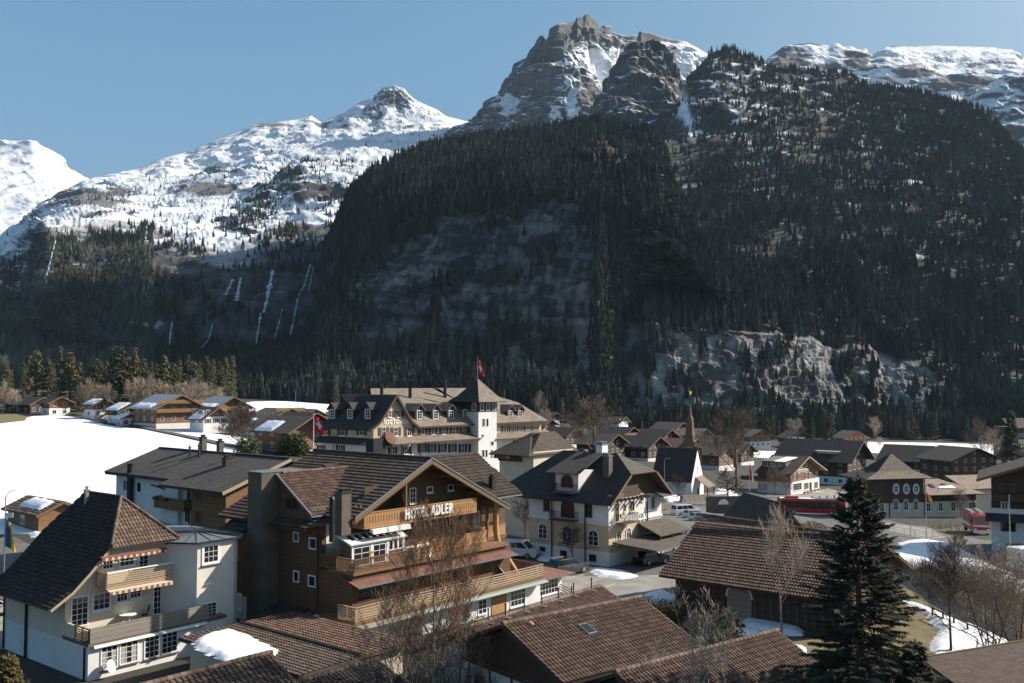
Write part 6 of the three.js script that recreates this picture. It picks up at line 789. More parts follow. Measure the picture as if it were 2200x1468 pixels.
{ const S = new Site(1293, 1260, 4.9, yawOf([1020, 1345], [1293, 1260], 4.9)), t = shed(S, 'tiled_house', 'long low tiled roof with a row of thin vent pipes on its ridge', 'house', { x0: S.y(1010, 1349, 4.9).x, x1: 0, zr: 0, yr: 4.9, ze: 5.0, ye: 2.5, mats: M.tileRed, ridge: M.tileWarm, w: 0.26, l: 0.36, wall: M.plasterWhite });
for (const [px, py] of [[1264, 1267], [1232, 1280], [1198, 1290], [1167, 1302], [1131, 1314], [1092, 1327], [1052, 1338]]) { const p = S.y(px, py, 4.9); mesh('vent_pipe', [rod(V(p.x, 4.75, 0.1), V(p.x, 5.75, 0.1), 0.05), rod(V(p.x, 5.72, 0.1), V(p.x, 5.8, 0.1), 0.075)], M.iron, t); mesh('flashing', box(p.x - 0.16, p.x + 0.16, 4.86, 4.9, 0.12, 0.5), M.zinc, t); } }
{ const S = new Site(1080, 1343, 6.0, 38), xe = S.z(1378, 1297, 0).x, ze = 5.5, ye = 3.85, t = shed(S, 'tiled_house', 'large tiled roof with a skylight at the bottom centre over a white timbered gable', 'house', { x0: 0, x1: xe, zr: 0, yr: 6.0, ze, ye, mats: M.tileRed, ridge: M.tileWarm, w: 0.27, l: 0.40, single: 290, wall: M.woodDark });
roofFace(t, [V(3, 3.1, ze - 0.5), V(xe + 0.6, 3.1, ze - 0.5), V(xe + 0.6, 2.1, ze + 3), V(3, 2.1, ze + 3)], M.tileRed, { w: 0.27, l: 0.4 });
const pl = (px, py) => { const ray = S.ray(px, py), sl = (ye - 6.0) / ze, k = (6.0 - S.e.y + sl * S.e.z) / (ray.y - sl * ray.z); return S.e.clone().addScaledVector(ray, k); };
{ const p = pl(1263, 1356), k = (ye - 6) / ze, Y = (z, u) => p.y + (z - p.z) * k + u, sk = mesh('skylight', slab([V(p.x - 0.36, Y(p.z - 0.5, 0.17), p.z - 0.5), V(p.x - 0.36, Y(p.z + 0.5, 0.17), p.z + 0.5), V(p.x + 0.36, Y(p.z + 0.5, 0.17), p.z + 0.5), V(p.x + 0.36, Y(p.z - 0.5, 0.17), p.z - 0.5)], 0.16), M.zinc, t); mesh('pane', slab([V(p.x - 0.28, Y(p.z - 0.4, 0.19), p.z - 0.4), V(p.x - 0.28, Y(p.z + 0.4, 0.19), p.z + 0.4), V(p.x + 0.28, Y(p.z + 0.4, 0.19), p.z + 0.4), V(p.x + 0.28, Y(p.z - 0.4, 0.19), p.z - 0.4)], 0.015), M.pane, sk); }
{ const p = pl(1139, 1344); mesh('vent_tile', new THREE.SphereGeometry(0.2, 12, 8).scale(1, 0.8, 1.3).translate(p.x, p.y + 0.08, p.z), std([0.42, 0.2, 0.13], 0.8), t); }
mesh('gable_wall', box(0.55, 0.69, -0.4, 2.9, -ze * 0.9, ze * 0.85), M.plasterWhite, t);
for (const z of [-4.2, -2.0, 0.2, 2.6, 4.6]) mesh('timber', box(0.5, 0.56, -0.4, 2.9, z - 0.09, z + 0.09), M.beamDark, t); mesh('timber', box(0.5, 0.56, 2.75, 2.95, -ze * 0.9, ze * 0.85), M.beamDark, t); for (const z of [-3.1, 1.4]) window_(t, 'x', 0.54, z, 1.6, 0.8, 1.1, { cols: 2, rows: 2, f: 0.1, mat: M.beamDark });
}
{ const S = new Site(1350, 1440, 4.4, 38), xe = S.z(1672, 1376, 0).x; shed(S, 'tiled_house', 'tiled roof at the bottom edge left of the big spruce, with a terracotta vent', 'house', { x0: -1, x1: xe, zr: 0, yr: 4.4, ze: 5.2, ye: 2.0, mats: M.tileRed, ridge: M.tileWarm, w: 0.27, l: 0.4, single: 200 }); }
{ const S = new Site(2060, 1400, 3.2, 25); const t = S.thing('felt_roofed_shed', 'dark brown felt roofed shed at the bottom right corner', 'shed'); roofFace(t, [V(-3.5, 3.2, 0), V(9, 3.2, 0), V(9, 1.6, 7), V(-4.5, 1.6, 7)], M.redDark ??= std([0.10, 0.062, 0.05], 0.95, { map: rep(TX.shingle, 6, 4), bumpMap: rep(TX.shingleBump, 6, 4), bumpScale: 0.03 })); mesh('wall', box(-3, 8.5, -0.4, 1.7, 0.3, 6.4), M.woodDark, t); mesh('verge', bar(V(-3.5, 3.2, 0.02), V(9, 3.2, 0.02), 0.14, 0.12), M.beam, t); }
{ const S = new Site(1770, 1290, 3.05, YAW), t = S.thing('barn', 'big old barn with huge worn tile roof and dark plank wall beside the spruce', 'barn'), zf = S.y(1412, 1238, 3.05).z, R = S.y(1480, 1118, 6.9), xr = R.x, zb = R.z, z1 = 1.5;
const f = roofFace(t, [V(0, 3.05, z1), V(xr, 6.9, z1), V(xr, 6.9, (zf + zb) / 2), V(0, 3.05, zf)], M.tileRed, { w: 0.27, l: 0.46, geo: tileGeo(0.27, 0.5, 0.10, 0.055), single: 280 }); ridgeTiles(f, V(xr, 7.0, z1), V(xr, 7.6, (zf + zb) / 2), M.tileWarm, 0.14, 0.4);
roofFace(t, [V(xr, 6.9, z1), V(2 * xr, 3.05, z1), V(2 * xr, 3.05, zf), V(xr, 6.9, (zf + zb) / 2)], M.tileRed, { w: 0.25, l: 0.34 });
const w = mesh('wall', pent(1.3, 2 * xr - 1.3, zf + 1, z1 - 0.7, -0.4, 3.4, xr, 6.5), M.woodDark, t);
const n = 60; for (let i = 0; i < n; i++) { const z = lerp(zf + 1, z1 - 0.7, i / n), d = (z1 - 0.7 - zf - 1) / n; mesh('plank', box(1.3 - rr(0.025, 0.06), 1.299, rr(0.2, 0.35), 3.45, z + 0.012, z + d - 0.012), [M.woodDark, M.woodGreyDark ??= wood([0.11, 0.085, 0.065])][i % 3 ? 0 : 1], w); }
{ const a = S.x(1589, 1310, 1.2), r = 1.15; mesh('arched_door', place(new THREE.ExtrudeGeometry((() => { const s = new THREE.Shape(); s.moveTo(-r, -1.5); s.lineTo(r, -1.5); s.lineTo(r, 0.4); s.absarc(0, 0.4, r, 0, Math.PI); return s; })(), { depth: 0.08, bevelEnabled: false }).translate(a.z, 1.5, 0), 'x', 1.22), M.woodGrey, t); mesh('door_frame', place(new THREE.TorusGeometry(r + 0.06, 0.09, 6, 18, Math.PI).translate(a.z, 1.9, 0.05), 'x', 1.2), M.plasterWhite, t); }
window_(t, 'x', 1.24, S.x(1745, 1308, 1.24).z, S.x(1745, 1308, 1.24).y, 0.3, 0.4, { cols: 1, rows: 1, f: 0.05, sill: false });
}
{ const S = new Site(1646, 1114, 3.4, 10), t = S.thing('old_barn', 'small dark barn with steep roof and white timbered gable behind the big barn', 'barn'), A = S.z(1675, 1079, 0), B = S.z(1728, 1128, 0), zf = S.y(1600, 1058, A.y).z, ys = 3.2;
const y = (x) => A.y - Math.abs(x - A.x) * (A.y - 3.3) / A.x; roofFace(t, [V(-2.1, y(-2.1), 0.6), V(A.x, A.y, 0.6), V(A.x, A.y, zf), V(-2.1, y(-2.1), zf - 0.6)], M.slate, { t: 0.15 }); roofFace(t, [V(A.x, A.y, 0.6), V(2 * A.x + 1.4, y(2 * A.x + 1.4), 0.6), V(2 * A.x + 1.4, y(2 * A.x + 1.4), zf), V(A.x, A.y, zf)], M.slate, { t: 0.15 });
mesh('wall', pent(0, 2 * A.x, zf + 0.6, 0, -0.4, 3.1, A.x, A.y - 0.3), M.woodDark, t); mesh('gable_wall', box(0.2, 2 * A.x - 0.2, -0.4, 3.2, 0.001, 0.08), M.plasterWhite, t); for (let i = 0; i < 6; i++) { const x = lerp(0.5, 2 * A.x - 0.5, i / 5); mesh('timber', box(x - 0.09, x + 0.09, -0.4, 3.2, 0.081, 0.13), M.beamDark, t); }
for (const s of [[-2.1, A.x], [2 * A.x + 1.4, A.x]]) mesh('bargeboard', bar(V(s[0], y(s[0]) - 0.1, 0.64), V(s[1], A.y - 0.1, 0.64), 0.08, 0.24), M.beam, t);
mesh('side_wing', box(-2.6, -0.1, -0.4, 1.6, zf + 1, zf + 5), M.woodMid, t); for (const z of [zf + 2, zf + 4]) window_(t, 'x', -2.61, z, 0.9, 0.6, 1, { cols: 1, rows: 2, f: 0.06, mat: M.beam, sill: false });
}
tag(sheet('snow_field', [[-130, 1150], [60, 1150], [260, 1130], [420, 1040], [560, 985], [545, 955], [520, 940], [470, 934], [410, 926], [320, 926], [240, 916], [196, 906], [160, 897], [120, 893], [70, 895], [30, 906], [-130, 925]], M.snow, 0.12, { wob: 1.6 }), 'wide sunlit snow field on the left', '');
delete scene.children[scene.children.length - 1].userData.category;
sheet('snow_field', [[470, 886], [500, 870], [545, 863.5], [680, 863], [720, 872], [690, 892], [600, 884]], M.snow, 0.12, { wob: 2 });
sheet('snow_field', [[1700, 952], [1860, 950], [2000, 952], [2140, 956], [2260, 960], [2260, 1000], [2140, 990], [2020, 982], [1960, 985], [1890, 975], [1800, 965]], M.snow, 0.12, { wob: 1.5 });
sheet('snow_field', [[1350, 930], [1440, 930], [1450, 958], [1370, 960]], M.snow, 0.12, { wob: 1.5 });
sheet('snow_field', [[1590, 968], [1720, 968], [1730, 984], [1600, 982]], M.snow, 0.12, { wob: 1.2 });
sheet('snow_field', [[2010, 1010], [2160, 1000], [2170, 1028], [2030, 1030]], M.snow, 0.12, { wob: 1.2 });
M.path = std([0.12, 0.105, 0.085], 1, { map: rep(TX.mottle, 3) });
{ const L = [[218, 903], [270, 911], [330, 926], [400, 940], [470, 955], [560, 972]], w = [0.8, 1, 1.2, 1.4, 1.6, 1.6], pts = L.map(([x, y]) => on(x, y)), a = [], b = []; pts.forEach((p, i) => { const d = pts[Math.min(i + 1, pts.length - 1)].clone().sub(pts[Math.max(i - 1, 0)]).setY(0).normalize(); a.push(V(p.x - d.z * w[i], p.z + d.x * w[i], 0)); b.unshift(V(p.x + d.z * w[i], p.z - d.x * w[i], 0)); }); sheet('path', null, M.path, 0.45, { raw: [...a, ...b] }); }
sheet('grass', [[-130, 935], [-20, 893], [30, 891], [60, 897], [52, 905], [0, 911]], M.grass, 0.2, { wob: 1.5 }); sheet('grass', [[115, 884], [175, 880], [180, 890], [125, 892]], M.grass, 0.2, { wob: 1.2 });
sheet('road', [[1000, 1085], [1120, 1055], [1180, 1090], [1420, 1085], [1470, 1062], [1640, 1050], [1830, 1056], [1850, 1090], [1700, 1130], [1560, 1170], [1470, 1250], [1440, 1290], [1335, 1325], [1200, 1320], [1080, 1290]], M.asphalt, 0.03, { edge: 4 });
M.paving = std([0.30, 0.285, 0.255], 0.9, { map: rep(TX.mottle, 7), bumpMap: rep(TX.grain, 1.2), bumpScale: 0.006 });
sheet('parking', [[1140, 1275], [1195, 1238], [1300, 1240], [1420, 1236], [1480, 1222], [1455, 1262], [1335, 1305], [1215, 1320], [1160, 1300]], M.paving, 0.045, { edge: 3 });
sheet('pavement', [[1660, 1072], [1780, 1050], [1826, 1062], [1812, 1075], [1700, 1086]], M.paving, 0.06, { edge: 4 });
sheet('road', [[1740, 1118], [1830, 1096], [1900, 1116], [2060, 1150], [2120, 1162], [2230, 1150], [2260, 1250], [2150, 1205], [2050, 1180], [1990, 1182], [1880, 1158], [1800, 1140]], M.asphalt, 0.03, { edge: 4 });
sheet('bridge_road', [[1900, 1123], [1990, 1133], [2058, 1152], [1992, 1160], [1904, 1141]], M.paving, 0.06, { edge: 4 });
sheet('road', [[-60, 1260], [60, 1270], [46, 1392], [-60, 1400]], M.paving, 0.03, { edge: 4 }); sheet('road', [[-60, 1180], [20, 1150], [120, 1195], [60, 1270], [-60, 1300]], M.asphalt, 0.045, { edge: 4 });
M.yellowPaint = std([0.60, 0.46, 0.12], 0.8); for (const [a, b] of [[[1216, 1246], [1256, 1235]], [[1258, 1254], [1296, 1243]], [[1302, 1263], [1322, 1255]]]) { const p = on(...a), q = on(...b), d = q.clone().sub(p).normalize(), n = V(-d.z, 0, d.x).multiplyScalar(0.06); sheet('parking_line', null, M.yellowPaint, 0.05, { raw: [p.clone().add(n), q.clone().add(n), q.clone().sub(n), p.clone().sub(n)].map((v) => V(v.x, v.z, 0)) }); }
sheet('grass', [[1850, 1260], [1950, 1235], [2050, 1290], [2170, 1395], [1990, 1440], [1890, 1400], [1840, 1330]], M.grass, 0.05, { wob: 0.8 }); sheet('grass', [[1640, 1370], [1760, 1372], [1800, 1420], [1700, 1400]], M.grass, 0.05, { wob: 0.5 });
sheet('grass', [[1770, 1085], [1830, 1078], [1850, 1090], [1790, 1100]], M.grass, 0.06, { wob: 0.6 }); sheet('grass', [[2000, 1140], [2085, 1130], [2095, 1146], [2040, 1158]], M.grass, 0.07, { wob: 0.6 });
M.water = std([0.035, 0.042, 0.045], 0.12, { bumpMap: rep(TX.mottle, 0.9), bumpScale: 0.03 });
sheet('stream', [[1880, 1225], [1930, 1205], [2010, 1250], [2110, 1330], [2230, 1420], [2230, 1460], [2100, 1372], [1990, 1290]], M.water, 0.06, { wob: 0.8 });
M.gravel = std([0.23, 0.215, 0.19], 1, { map: rep(TX.grain, 1.2), bumpMap: rep(TX.grain, 0.8), bumpScale: 0.08 }); sheet('gravel_bank', [[1870, 1160], [1930, 1158], [1950, 1172], [1900, 1200], [1850, 1185]], M.gravel, 0.07, { wob: 0.7 });
const SNOWS = [[[[1935, 1168], [1990, 1163], [2040, 1172], [2085, 1195], [2140, 1222], [2230, 1268], [2230, 1290], [2160, 1258], [2110, 1245], [2060, 1225], [2030, 1208], [1975, 1200], [1945, 1182]], 'long snow bank running to the right edge above the stream'], [[[1890, 1190], [1950, 1184], [2000, 1200], [2008, 1216], [1960, 1222], [1910, 1205]], 'snow bank at the near end of the road bridge'], [[[1595, 1320], [1660, 1334], [1720, 1352], [1725, 1368], [1650, 1362], [1600, 1345]], 'snow strip along the foot of the big barn wall'], [[[1590, 1348], [1650, 1366], [1655, 1378], [1592, 1380]], 'snow patch beside the hedge below the arched barn door'], [[[1690, 1380], [1730, 1394], [1742, 1420], [1715, 1402]], 'snow patch at the gable end of the bottom tiled roof'], [[[1940, 1292], [1985, 1305], [2040, 1330], [2100, 1350], [2178, 1386], [2080, 1400], [2010, 1408], [1998, 1388], [2020, 1360], [1990, 1325]], 'curved snow patch on the grass beside the dark felt roof'], [[[1382, 1280], [1420, 1268], [1470, 1290], [1440, 1306], [1395, 1296]], 'snow heap behind the hedge below the barn eave'], [[[1258, 1222], [1300, 1224], [1345, 1230], [1372, 1240], [1335, 1246], [1290, 1240]], 'melting snow heap along the edge of the villa parking'], [[[1146, 1195], [1195, 1198], [1200, 1210], [1160, 1206]], 'dirty snow heap in the shade of the villa wall'], [[[1425, 1072], [1480, 1068], [1486, 1074], [1440, 1080]], 'snow strip at the foot of the church wall'], [[[1540, 1052], [1585, 1060], [1580, 1070], [1535, 1066]], 'snow heap right of the church porch'], [[[60, 1140], [110, 1150], [122, 1162], [70, 1155]], 'grey snow remains beside the field shed']];
for (const [o, label] of SNOWS) { const P = o.map(([x, y]) => on(x, y)), big = Math.max(...P.map((p) => p.distanceTo(P[0]))), s = snowOn(P.map((p) => [p.x, p.z]), (x, z) => groundY(x, z) + 0.04, Math.min(0.5, 0.18 + big * 0.015), Math.max(0.3, big / 50)); tag(s, label, 'snow patch'); }
const SMALL = { f: 0.08, sill: false, cols: 2, rows: 1 };
function chalet(o) {                                                 // o.at: pixel of the front left foot; front gable looks along +z
const S = new Site(o.at[0], o.at[1], null, o.yaw ?? YAW), t = S.thing(o.name ?? 'chalet', o.label, o.cat ?? 'chalet', o.group), { w, d, h } = o, rise = o.rise ?? w * 0.24, ov = o.ov ?? 1.4, of = o.of ?? 1.6, xr = o.xr ?? w / 2, yr = h + rise, sl = rise / xr, base = o.base ?? 2.6, wm = o.wood ?? M.woodMid, rm = o.roof ?? M.slate, yE = h - ov * sl;
mesh('wall', pent(0, w, -d, 0, base, h, xr, yr), wm, t); if (base > 0) mesh('ground_floor', box(-0.04, w + 0.04, -1.2, base - 0.002, -d - 0.04, 0.04), o.baseMat ?? M.plasterWhite, t);
const up = 0.14; roofFace(t, [V(-ov, yE + up, of), V(xr, yr + up, of), V(xr, yr + up, -d - 1), V(-ov, yE + up, -d - 1)], rm, { t: 0.22, w: 0.5, l: 0.6 }); roofFace(t, [V(xr, yr + up, of), V(w + ov, yE + up, of), V(w + ov, yE + up, -d - 1), V(xr, yr + up, -d - 1)], o.roof2 ?? rm, { t: 0.22, w: 0.5, l: 0.6 });
for (const [x, y] of [[-ov, yE], [w + ov, yE]]) mesh('bargeboard', bar(V(x, y - 0.02, of + 0.03), V(xr, yr - 0.02, of + 0.03), 0.07, 0.32), o.barge ?? M.beam, t);
const fl = Math.max(1, Math.round((h - base) / 2.7)), n = o.n ?? Math.max(2, Math.round(w / 3)), wo = { ...SMALL, mat: o.trim ?? M.white, shutters: o.shut, sw: 0.45 };
for (let k = 0; k <= fl; k++) { const y = base + 2.7 * k + 1.35, half = k === fl ? (yr - y - 0.9) / sl : 99; for (let i = 0; i < n; i++) { const x = w * (i + 0.5) / n; if (Math.abs(x - xr) + 0.9 > half || y + 0.7 > yr) continue; window_(t, 'z', 0.005, x, y, 1.0, 1.15, wo); } }
const ns = o.ns ?? Math.max(1, Math.round(d / 4.5)); for (let k = 0; k < fl; k++) for (let i = 0; i < ns; i++) window_(t, 'x', -0.005, -d * (i + 0.5) / ns, base + 2.7 * k + 1.35, 1.0, 1.15, wo);
if (base > 1.8) { for (let i = 0; i < n; i++) window_(t, 'z', 0.045, w * (i + 0.5) / n, base - 1.2, 1.1, 1.2, wo); for (let i = 0; i < ns; i++) window_(t, 'x', -0.045, -d * (i + 0.5) / ns, base - 1.2, 1.1, 1.1, wo); }
for (const by of o.balc ?? []) { mesh('balcony', box(-0.3, w + 0.3, by - 0.16, by, 0.05, 1.25), o.balcMat ?? M.woodMid, t); mesh('railing', [box(-0.3, w + 0.3, by + 0.08, by + 0.98, 1.2, 1.25)], o.balcMat ?? M.woodMid, t); }
if (o.chim) chimney(t, o.chim[0], yr - 1.2, yr + 1.1, o.chim[1], 0.8, 0.8, M.concrete);
if (o.snow) { const [x0, x1, z0, z1] = o.snow; const s = snowOn([[x0, z0], [x1, z0 + 0.4], [x1, z1 - 0.5], [x0, z1]], (x) => yE + up + 0.02 + sl * (x + ov), 0.3, 0.5); scene.remove(s); delete used.snow_patch; s.name = 'snow_cover'; t.add(s); }
return [S, t];
}
M.sheetRoof = std([0.46, 0.47, 0.48], 0.5, { metalness: 0.3, map: rep(TX.planks, 6, 6) });
const C = [
{ at: [335, 922], w: 14.5, d: 13, h: 6.4, rise: 3.4, base: 1.5, roof: M.sheetRoof, wood: M.woodMid, balc: [4.8, 7.4], snow: [-1.2, 1.8, -12.5, -2], label: 'largest chalet by the snow field, with grey metal roof and two long balconies', n: 4 },
{ at: [262, 912], w: 8.5, d: 9, h: 4.6, roof: M.slate, wood: M.woodDark, snow: [-1.2, 3.5, -9, -1], label: 'dark chalet with snow on its roof, left of the largest metal-roofed chalet' },
{ at: [262, 915], w: 4.5, d: 4, h: 2.4, base: 2.2, rise: 1, roof: M.slate, snow: [-1.2, 2.2, -5, 0.8], name: 'garage', cat: 'garage', label: 'small white garage with snowy roof in front of the dark left chalet', yaw: 48, ov: 0.8, of: 0.8 },
{ at: [200, 902], w: 6, d: 6, h: 5.2, base: 3.2, roof: M.slate, wood: M.woodMid, snow: [-1, 2.6, -6, 1], label: 'narrow chalet with tall white base and snowy roof beside a dark fir, at left' },
{ at: [458, 917], w: 13, d: 10, h: 6, rise: 3.2, base: 1.2, roof: M.sheetRoof, wood: M.woodMid, balc: [5.2], snow: [-1.2, 2, -9.5, 0], label: 'chalet with pale metal roof behind the small white house, left of the big bare tree', n: 4 },
{ at: [437, 931], w: 8, d: 7, h: 4.6, base: 4.6, rise: 2.6, roof: M.eternit, roof2: M.eternit, snow: [-1.3, 2.4, -6.5, 0], shut: M.shutter, label: 'small white house with dark shutters in front of the pale-roofed chalets', cat: 'house', name: 'white_house', balc: [] },
{ at: [105, 893], w: 7, d: 6, h: 4.6, base: 2.4, roof: M.slate, wood: M.woodRed, label: 'reddish chalet on a white base at the far end of the field, far left' },
{ at: [64, 889], w: 8, d: 14, h: 3.6, base: 0, roof: M.slate, wood: M.woodDark, yaw: 60, label: 'long dark barn by the conifers at the far left end of the field', cat: 'barn', name: 'barn' },
{ at: [178, 893], w: 5, d: 5, h: 3, base: 1, roof: M.slate, wood: M.woodGrey, yaw: 40, label: 'tiny grey hut at the far edge of the field, left of the narrow chalet', cat: 'hut', name: 'hut' },
{ at: [623, 976], w: 10, d: 14, h: 6.0, rise: 2.6, base: 0.6, ov: 2.2, of: 2.2, roof: M.eternit, wood: M.woodMid, snow: [-1.8, 2.6, -12.5, -5], label: 'brown timber house with a snow patch on its wide eaves, behind the apartment block', cat: 'house', name: 'timber_house', n: 2 },
{ at: [640, 944], w: 11, d: 12, h: 4.6, roof: M.slate, wood: M.woodDark, label: 'dark roofed chalet directly behind the brown timber house with the snow patch' },
{ at: [590, 918], w: 11, d: 12, h: 3.9, rise: 2, roof: M.eternit, wood: M.woodMid, label: 'brown roofed chalet at the left of the cluster before the small snow field', balc: [5.2] },
{ at: [648, 916], w: 10, d: 12, h: 3.7, rise: 2, roof: M.eternit, wood: M.woodMid, label: 'brown roofed chalet at the right of the cluster before the small snow field' },
{ at: [560, 940], w: 10, d: 10, h: 4.2, rise: 2, roof: M.eternit, wood: M.woodDark, snow: [0, 2, -8, -4], label: 'low chalet between the big bare tree and the dark roofed chalet' },
{ at: [398, 893], w: 8, d: 8, h: 4.6, roof: M.eternit, wood: M.woodDark, label: 'small dark chalet between the two metal-roofed chalets, at the wood edge' },
{ at: [82, 1146], w: 6, d: 9.5, h: 2.5, rise: 1.3, base: 0, ov: 0.6, of: 0.6, roof: M.tileWarm, wood: M.woodMid, snow: [0.4, 2.8, -8, -0.8], n: 1, ns: 1, label: 'small brown shed with snow on its tiled roof at the near edge of the field', cat: 'shed', name: 'field_shed' },
{ at: [1448, 948], w: 15, d: 14, h: 6, roof: M.eternit, wood: M.woodDark, label: 'wide brown roofed chalet just left of the church spire' },
{ at: [1420, 972], w: 13, d: 13, h: 6, roof: M.slate, wood: M.woodDark, label: 'dark roofed chalet behind the villa, left of the church' },
{ at: [1500, 955], w: 12, d: 12, h: 5, roof: M.shingleWarm, wood: M.woodMid, label: 'tan roofed house with red-brown shed, right behind the church spire' },
{ at: [1535, 985], w: 12, d: 14, h: 6, roof: M.eternit, wood: M.woodMid, label: 'brown chalet behind the big bare tree, right of the church' },
{ at: [1392, 992], w: 12, d: 16, h: 5.4, roof: M.slate, wood: M.woodDark, base: 1, label: 'long dark roofed chalet between villa roof and church nave' },
{ at: [1300, 985], w: 12, d: 12, h: 5, roof: M.eternit, wood: M.woodDark, base: 1, label: 'brown roofed chalet hidden behind the villa ridge, by the broad bare tree' },
{ at: [1545, 1012], w: 12, d: 14, h: 5.6, roof: M.eternit, wood: M.woodMid, base: 1.5, label: 'brown chalet close behind the great bare tree, left of the inn' },
{ at: [1592, 1000], w: 11, d: 12, h: 5, roof: M.slate, wood: M.woodDark, base: 1, label: 'dark chalet behind the inn, left of its dormers' },
{ at: [1475, 985], w: 11, d: 11, h: 4.6, roof: M.redRoof, wood: M.woodDark, base: 1, label: 'low house with reddish roof just left of the spire base' },
{ at: [1215, 962], w: 11, d: 11, h: 4.6, roof: M.slate, wood: M.woodDark, base: 1, label: 'dark chalet behind the annex with arched windows' },
{ at: [1612, 963], w: 13, d: 13, h: 6.4, base: 3.2, roof: M.shingleWarm, wood: M.woodMid, yaw: 22, label: 'orange-brown chalet on a white ground floor at the snow strip', balc: [5.9] },
{ at: [1700, 962], w: 13, d: 12, h: 5.6, roof: M.eternit, wood: M.woodDark, yaw: 20, label: 'dark chalet between the fir trees right of the orange-brown chalet' },
{ at: [1722, 964], w: 6, d: 7, h: 4.4, base: 4.4, roof: M.sheetRoof, yaw: 60, label: 'small white gabled house left of the tall dark firs', cat: 'house', name: 'white_house', ov: 0.8, of: 0.8 },
{ at: [1815, 961], w: 15, d: 12, h: 5.4, base: 1, roof: M.shingleWarm, wood: M.woodRed, yaw: 15, label: 'red-brown chalet at the edge of the right snow field' },
{ at: [1330, 930], w: 12, d: 13, h: 6, base: 6, roof: M.slate, yaw: 58, label: 'white house with grey roof beyond the bare trees, left of the small snow field', cat: 'house', name: 'white_house' },
{ at: [1338, 963], w: 13, d: 14, h: 5.4, roof: M.slate, wood: M.woodDark, label: 'dark chalet below the white house, behind the villa roof', balc: [5.2] },
{ at: [1168, 934], w: 9, d: 9, h: 4.6, roof: M.eternit, wood: M.woodDark, snow: [2, 4, -7, -2], label: 'small chalet with a bit of snow just right of the grand hotel' },
{ at: [1180, 915], w: 10, d: 10, h: 5, roof: M.slate, wood: M.woodDark, label: 'dark little chalet above the small chalet right of the grand hotel' },
{ at: [1985, 1026], w: 16, d: 15, h: 6.2, rise: 4.2, base: 2.6, roof: M.slate, wood: M.woodDark, label: 'dark chalet behind the building with round windows', n: 4, ov: 2 },
{ at: [2046, 1036], w: 19, d: 14, h: 7.4, rise: 3.4, base: 0, roof: M.slate, wood: M.woodBrown, yaw: 20, label: 'broad brown chalet below the snow field at right, behind a snowy shed', n: 5, ov: 2 },
{ at: [2040, 1034], w: 14, d: 6, h: 3, rise: 1.4, base: 0, roof: M.shingleWarm, wood: M.woodDark, yaw: 12, snow: [-1, 5.5, -5.5, 0.5], label: 'low shed with blue-shaded snow on its roof in front of the broad brown chalet', cat: 'shed', name: 'shed', n: 3 },
];
C.forEach((o) => chalet(o));
{ const [S, t] = chalet({ at: [1822, 1044], w: 15, d: 22, h: 8.2, rise: 4.6, base: 2.4, roof: M.slate, wood: M.woodDark, ov: 2.4, of: 2.2, label: 'large dark chalet with a cream dormer, right of the signed inn', n: 4 }); const a = S.x(1757, 975, 1.5), b = S.x(1800, 975, 1.5), y = S.x(1778, 980, 1.5).y; mesh('dormer', box(1.2, 6.5, y - 1.2, y + 1.3, a.z, b.z), M.plasterYellow, t); mesh('dormer_roof', slab([V(0.6, y + 1.4, a.z - 0.6), V(0.6, y + 1.4, b.z + 0.6), V(7.6, y + 2.1, b.z + 0.6), V(7.6, y + 2.1, a.z - 0.6)], 0.15), M.sheetRoof, t); for (let i = 0; i < 4; i++) window_(t, 'x', 1.19, lerp(a.z, b.z, (i + 0.5) / 4), y + 0.15, 0.9, 1.2, { cols: 2, rows: 1, f: 0.07, shutters: i % 2 ? M.shutter : null, sw: 0.4, sill: false }); }
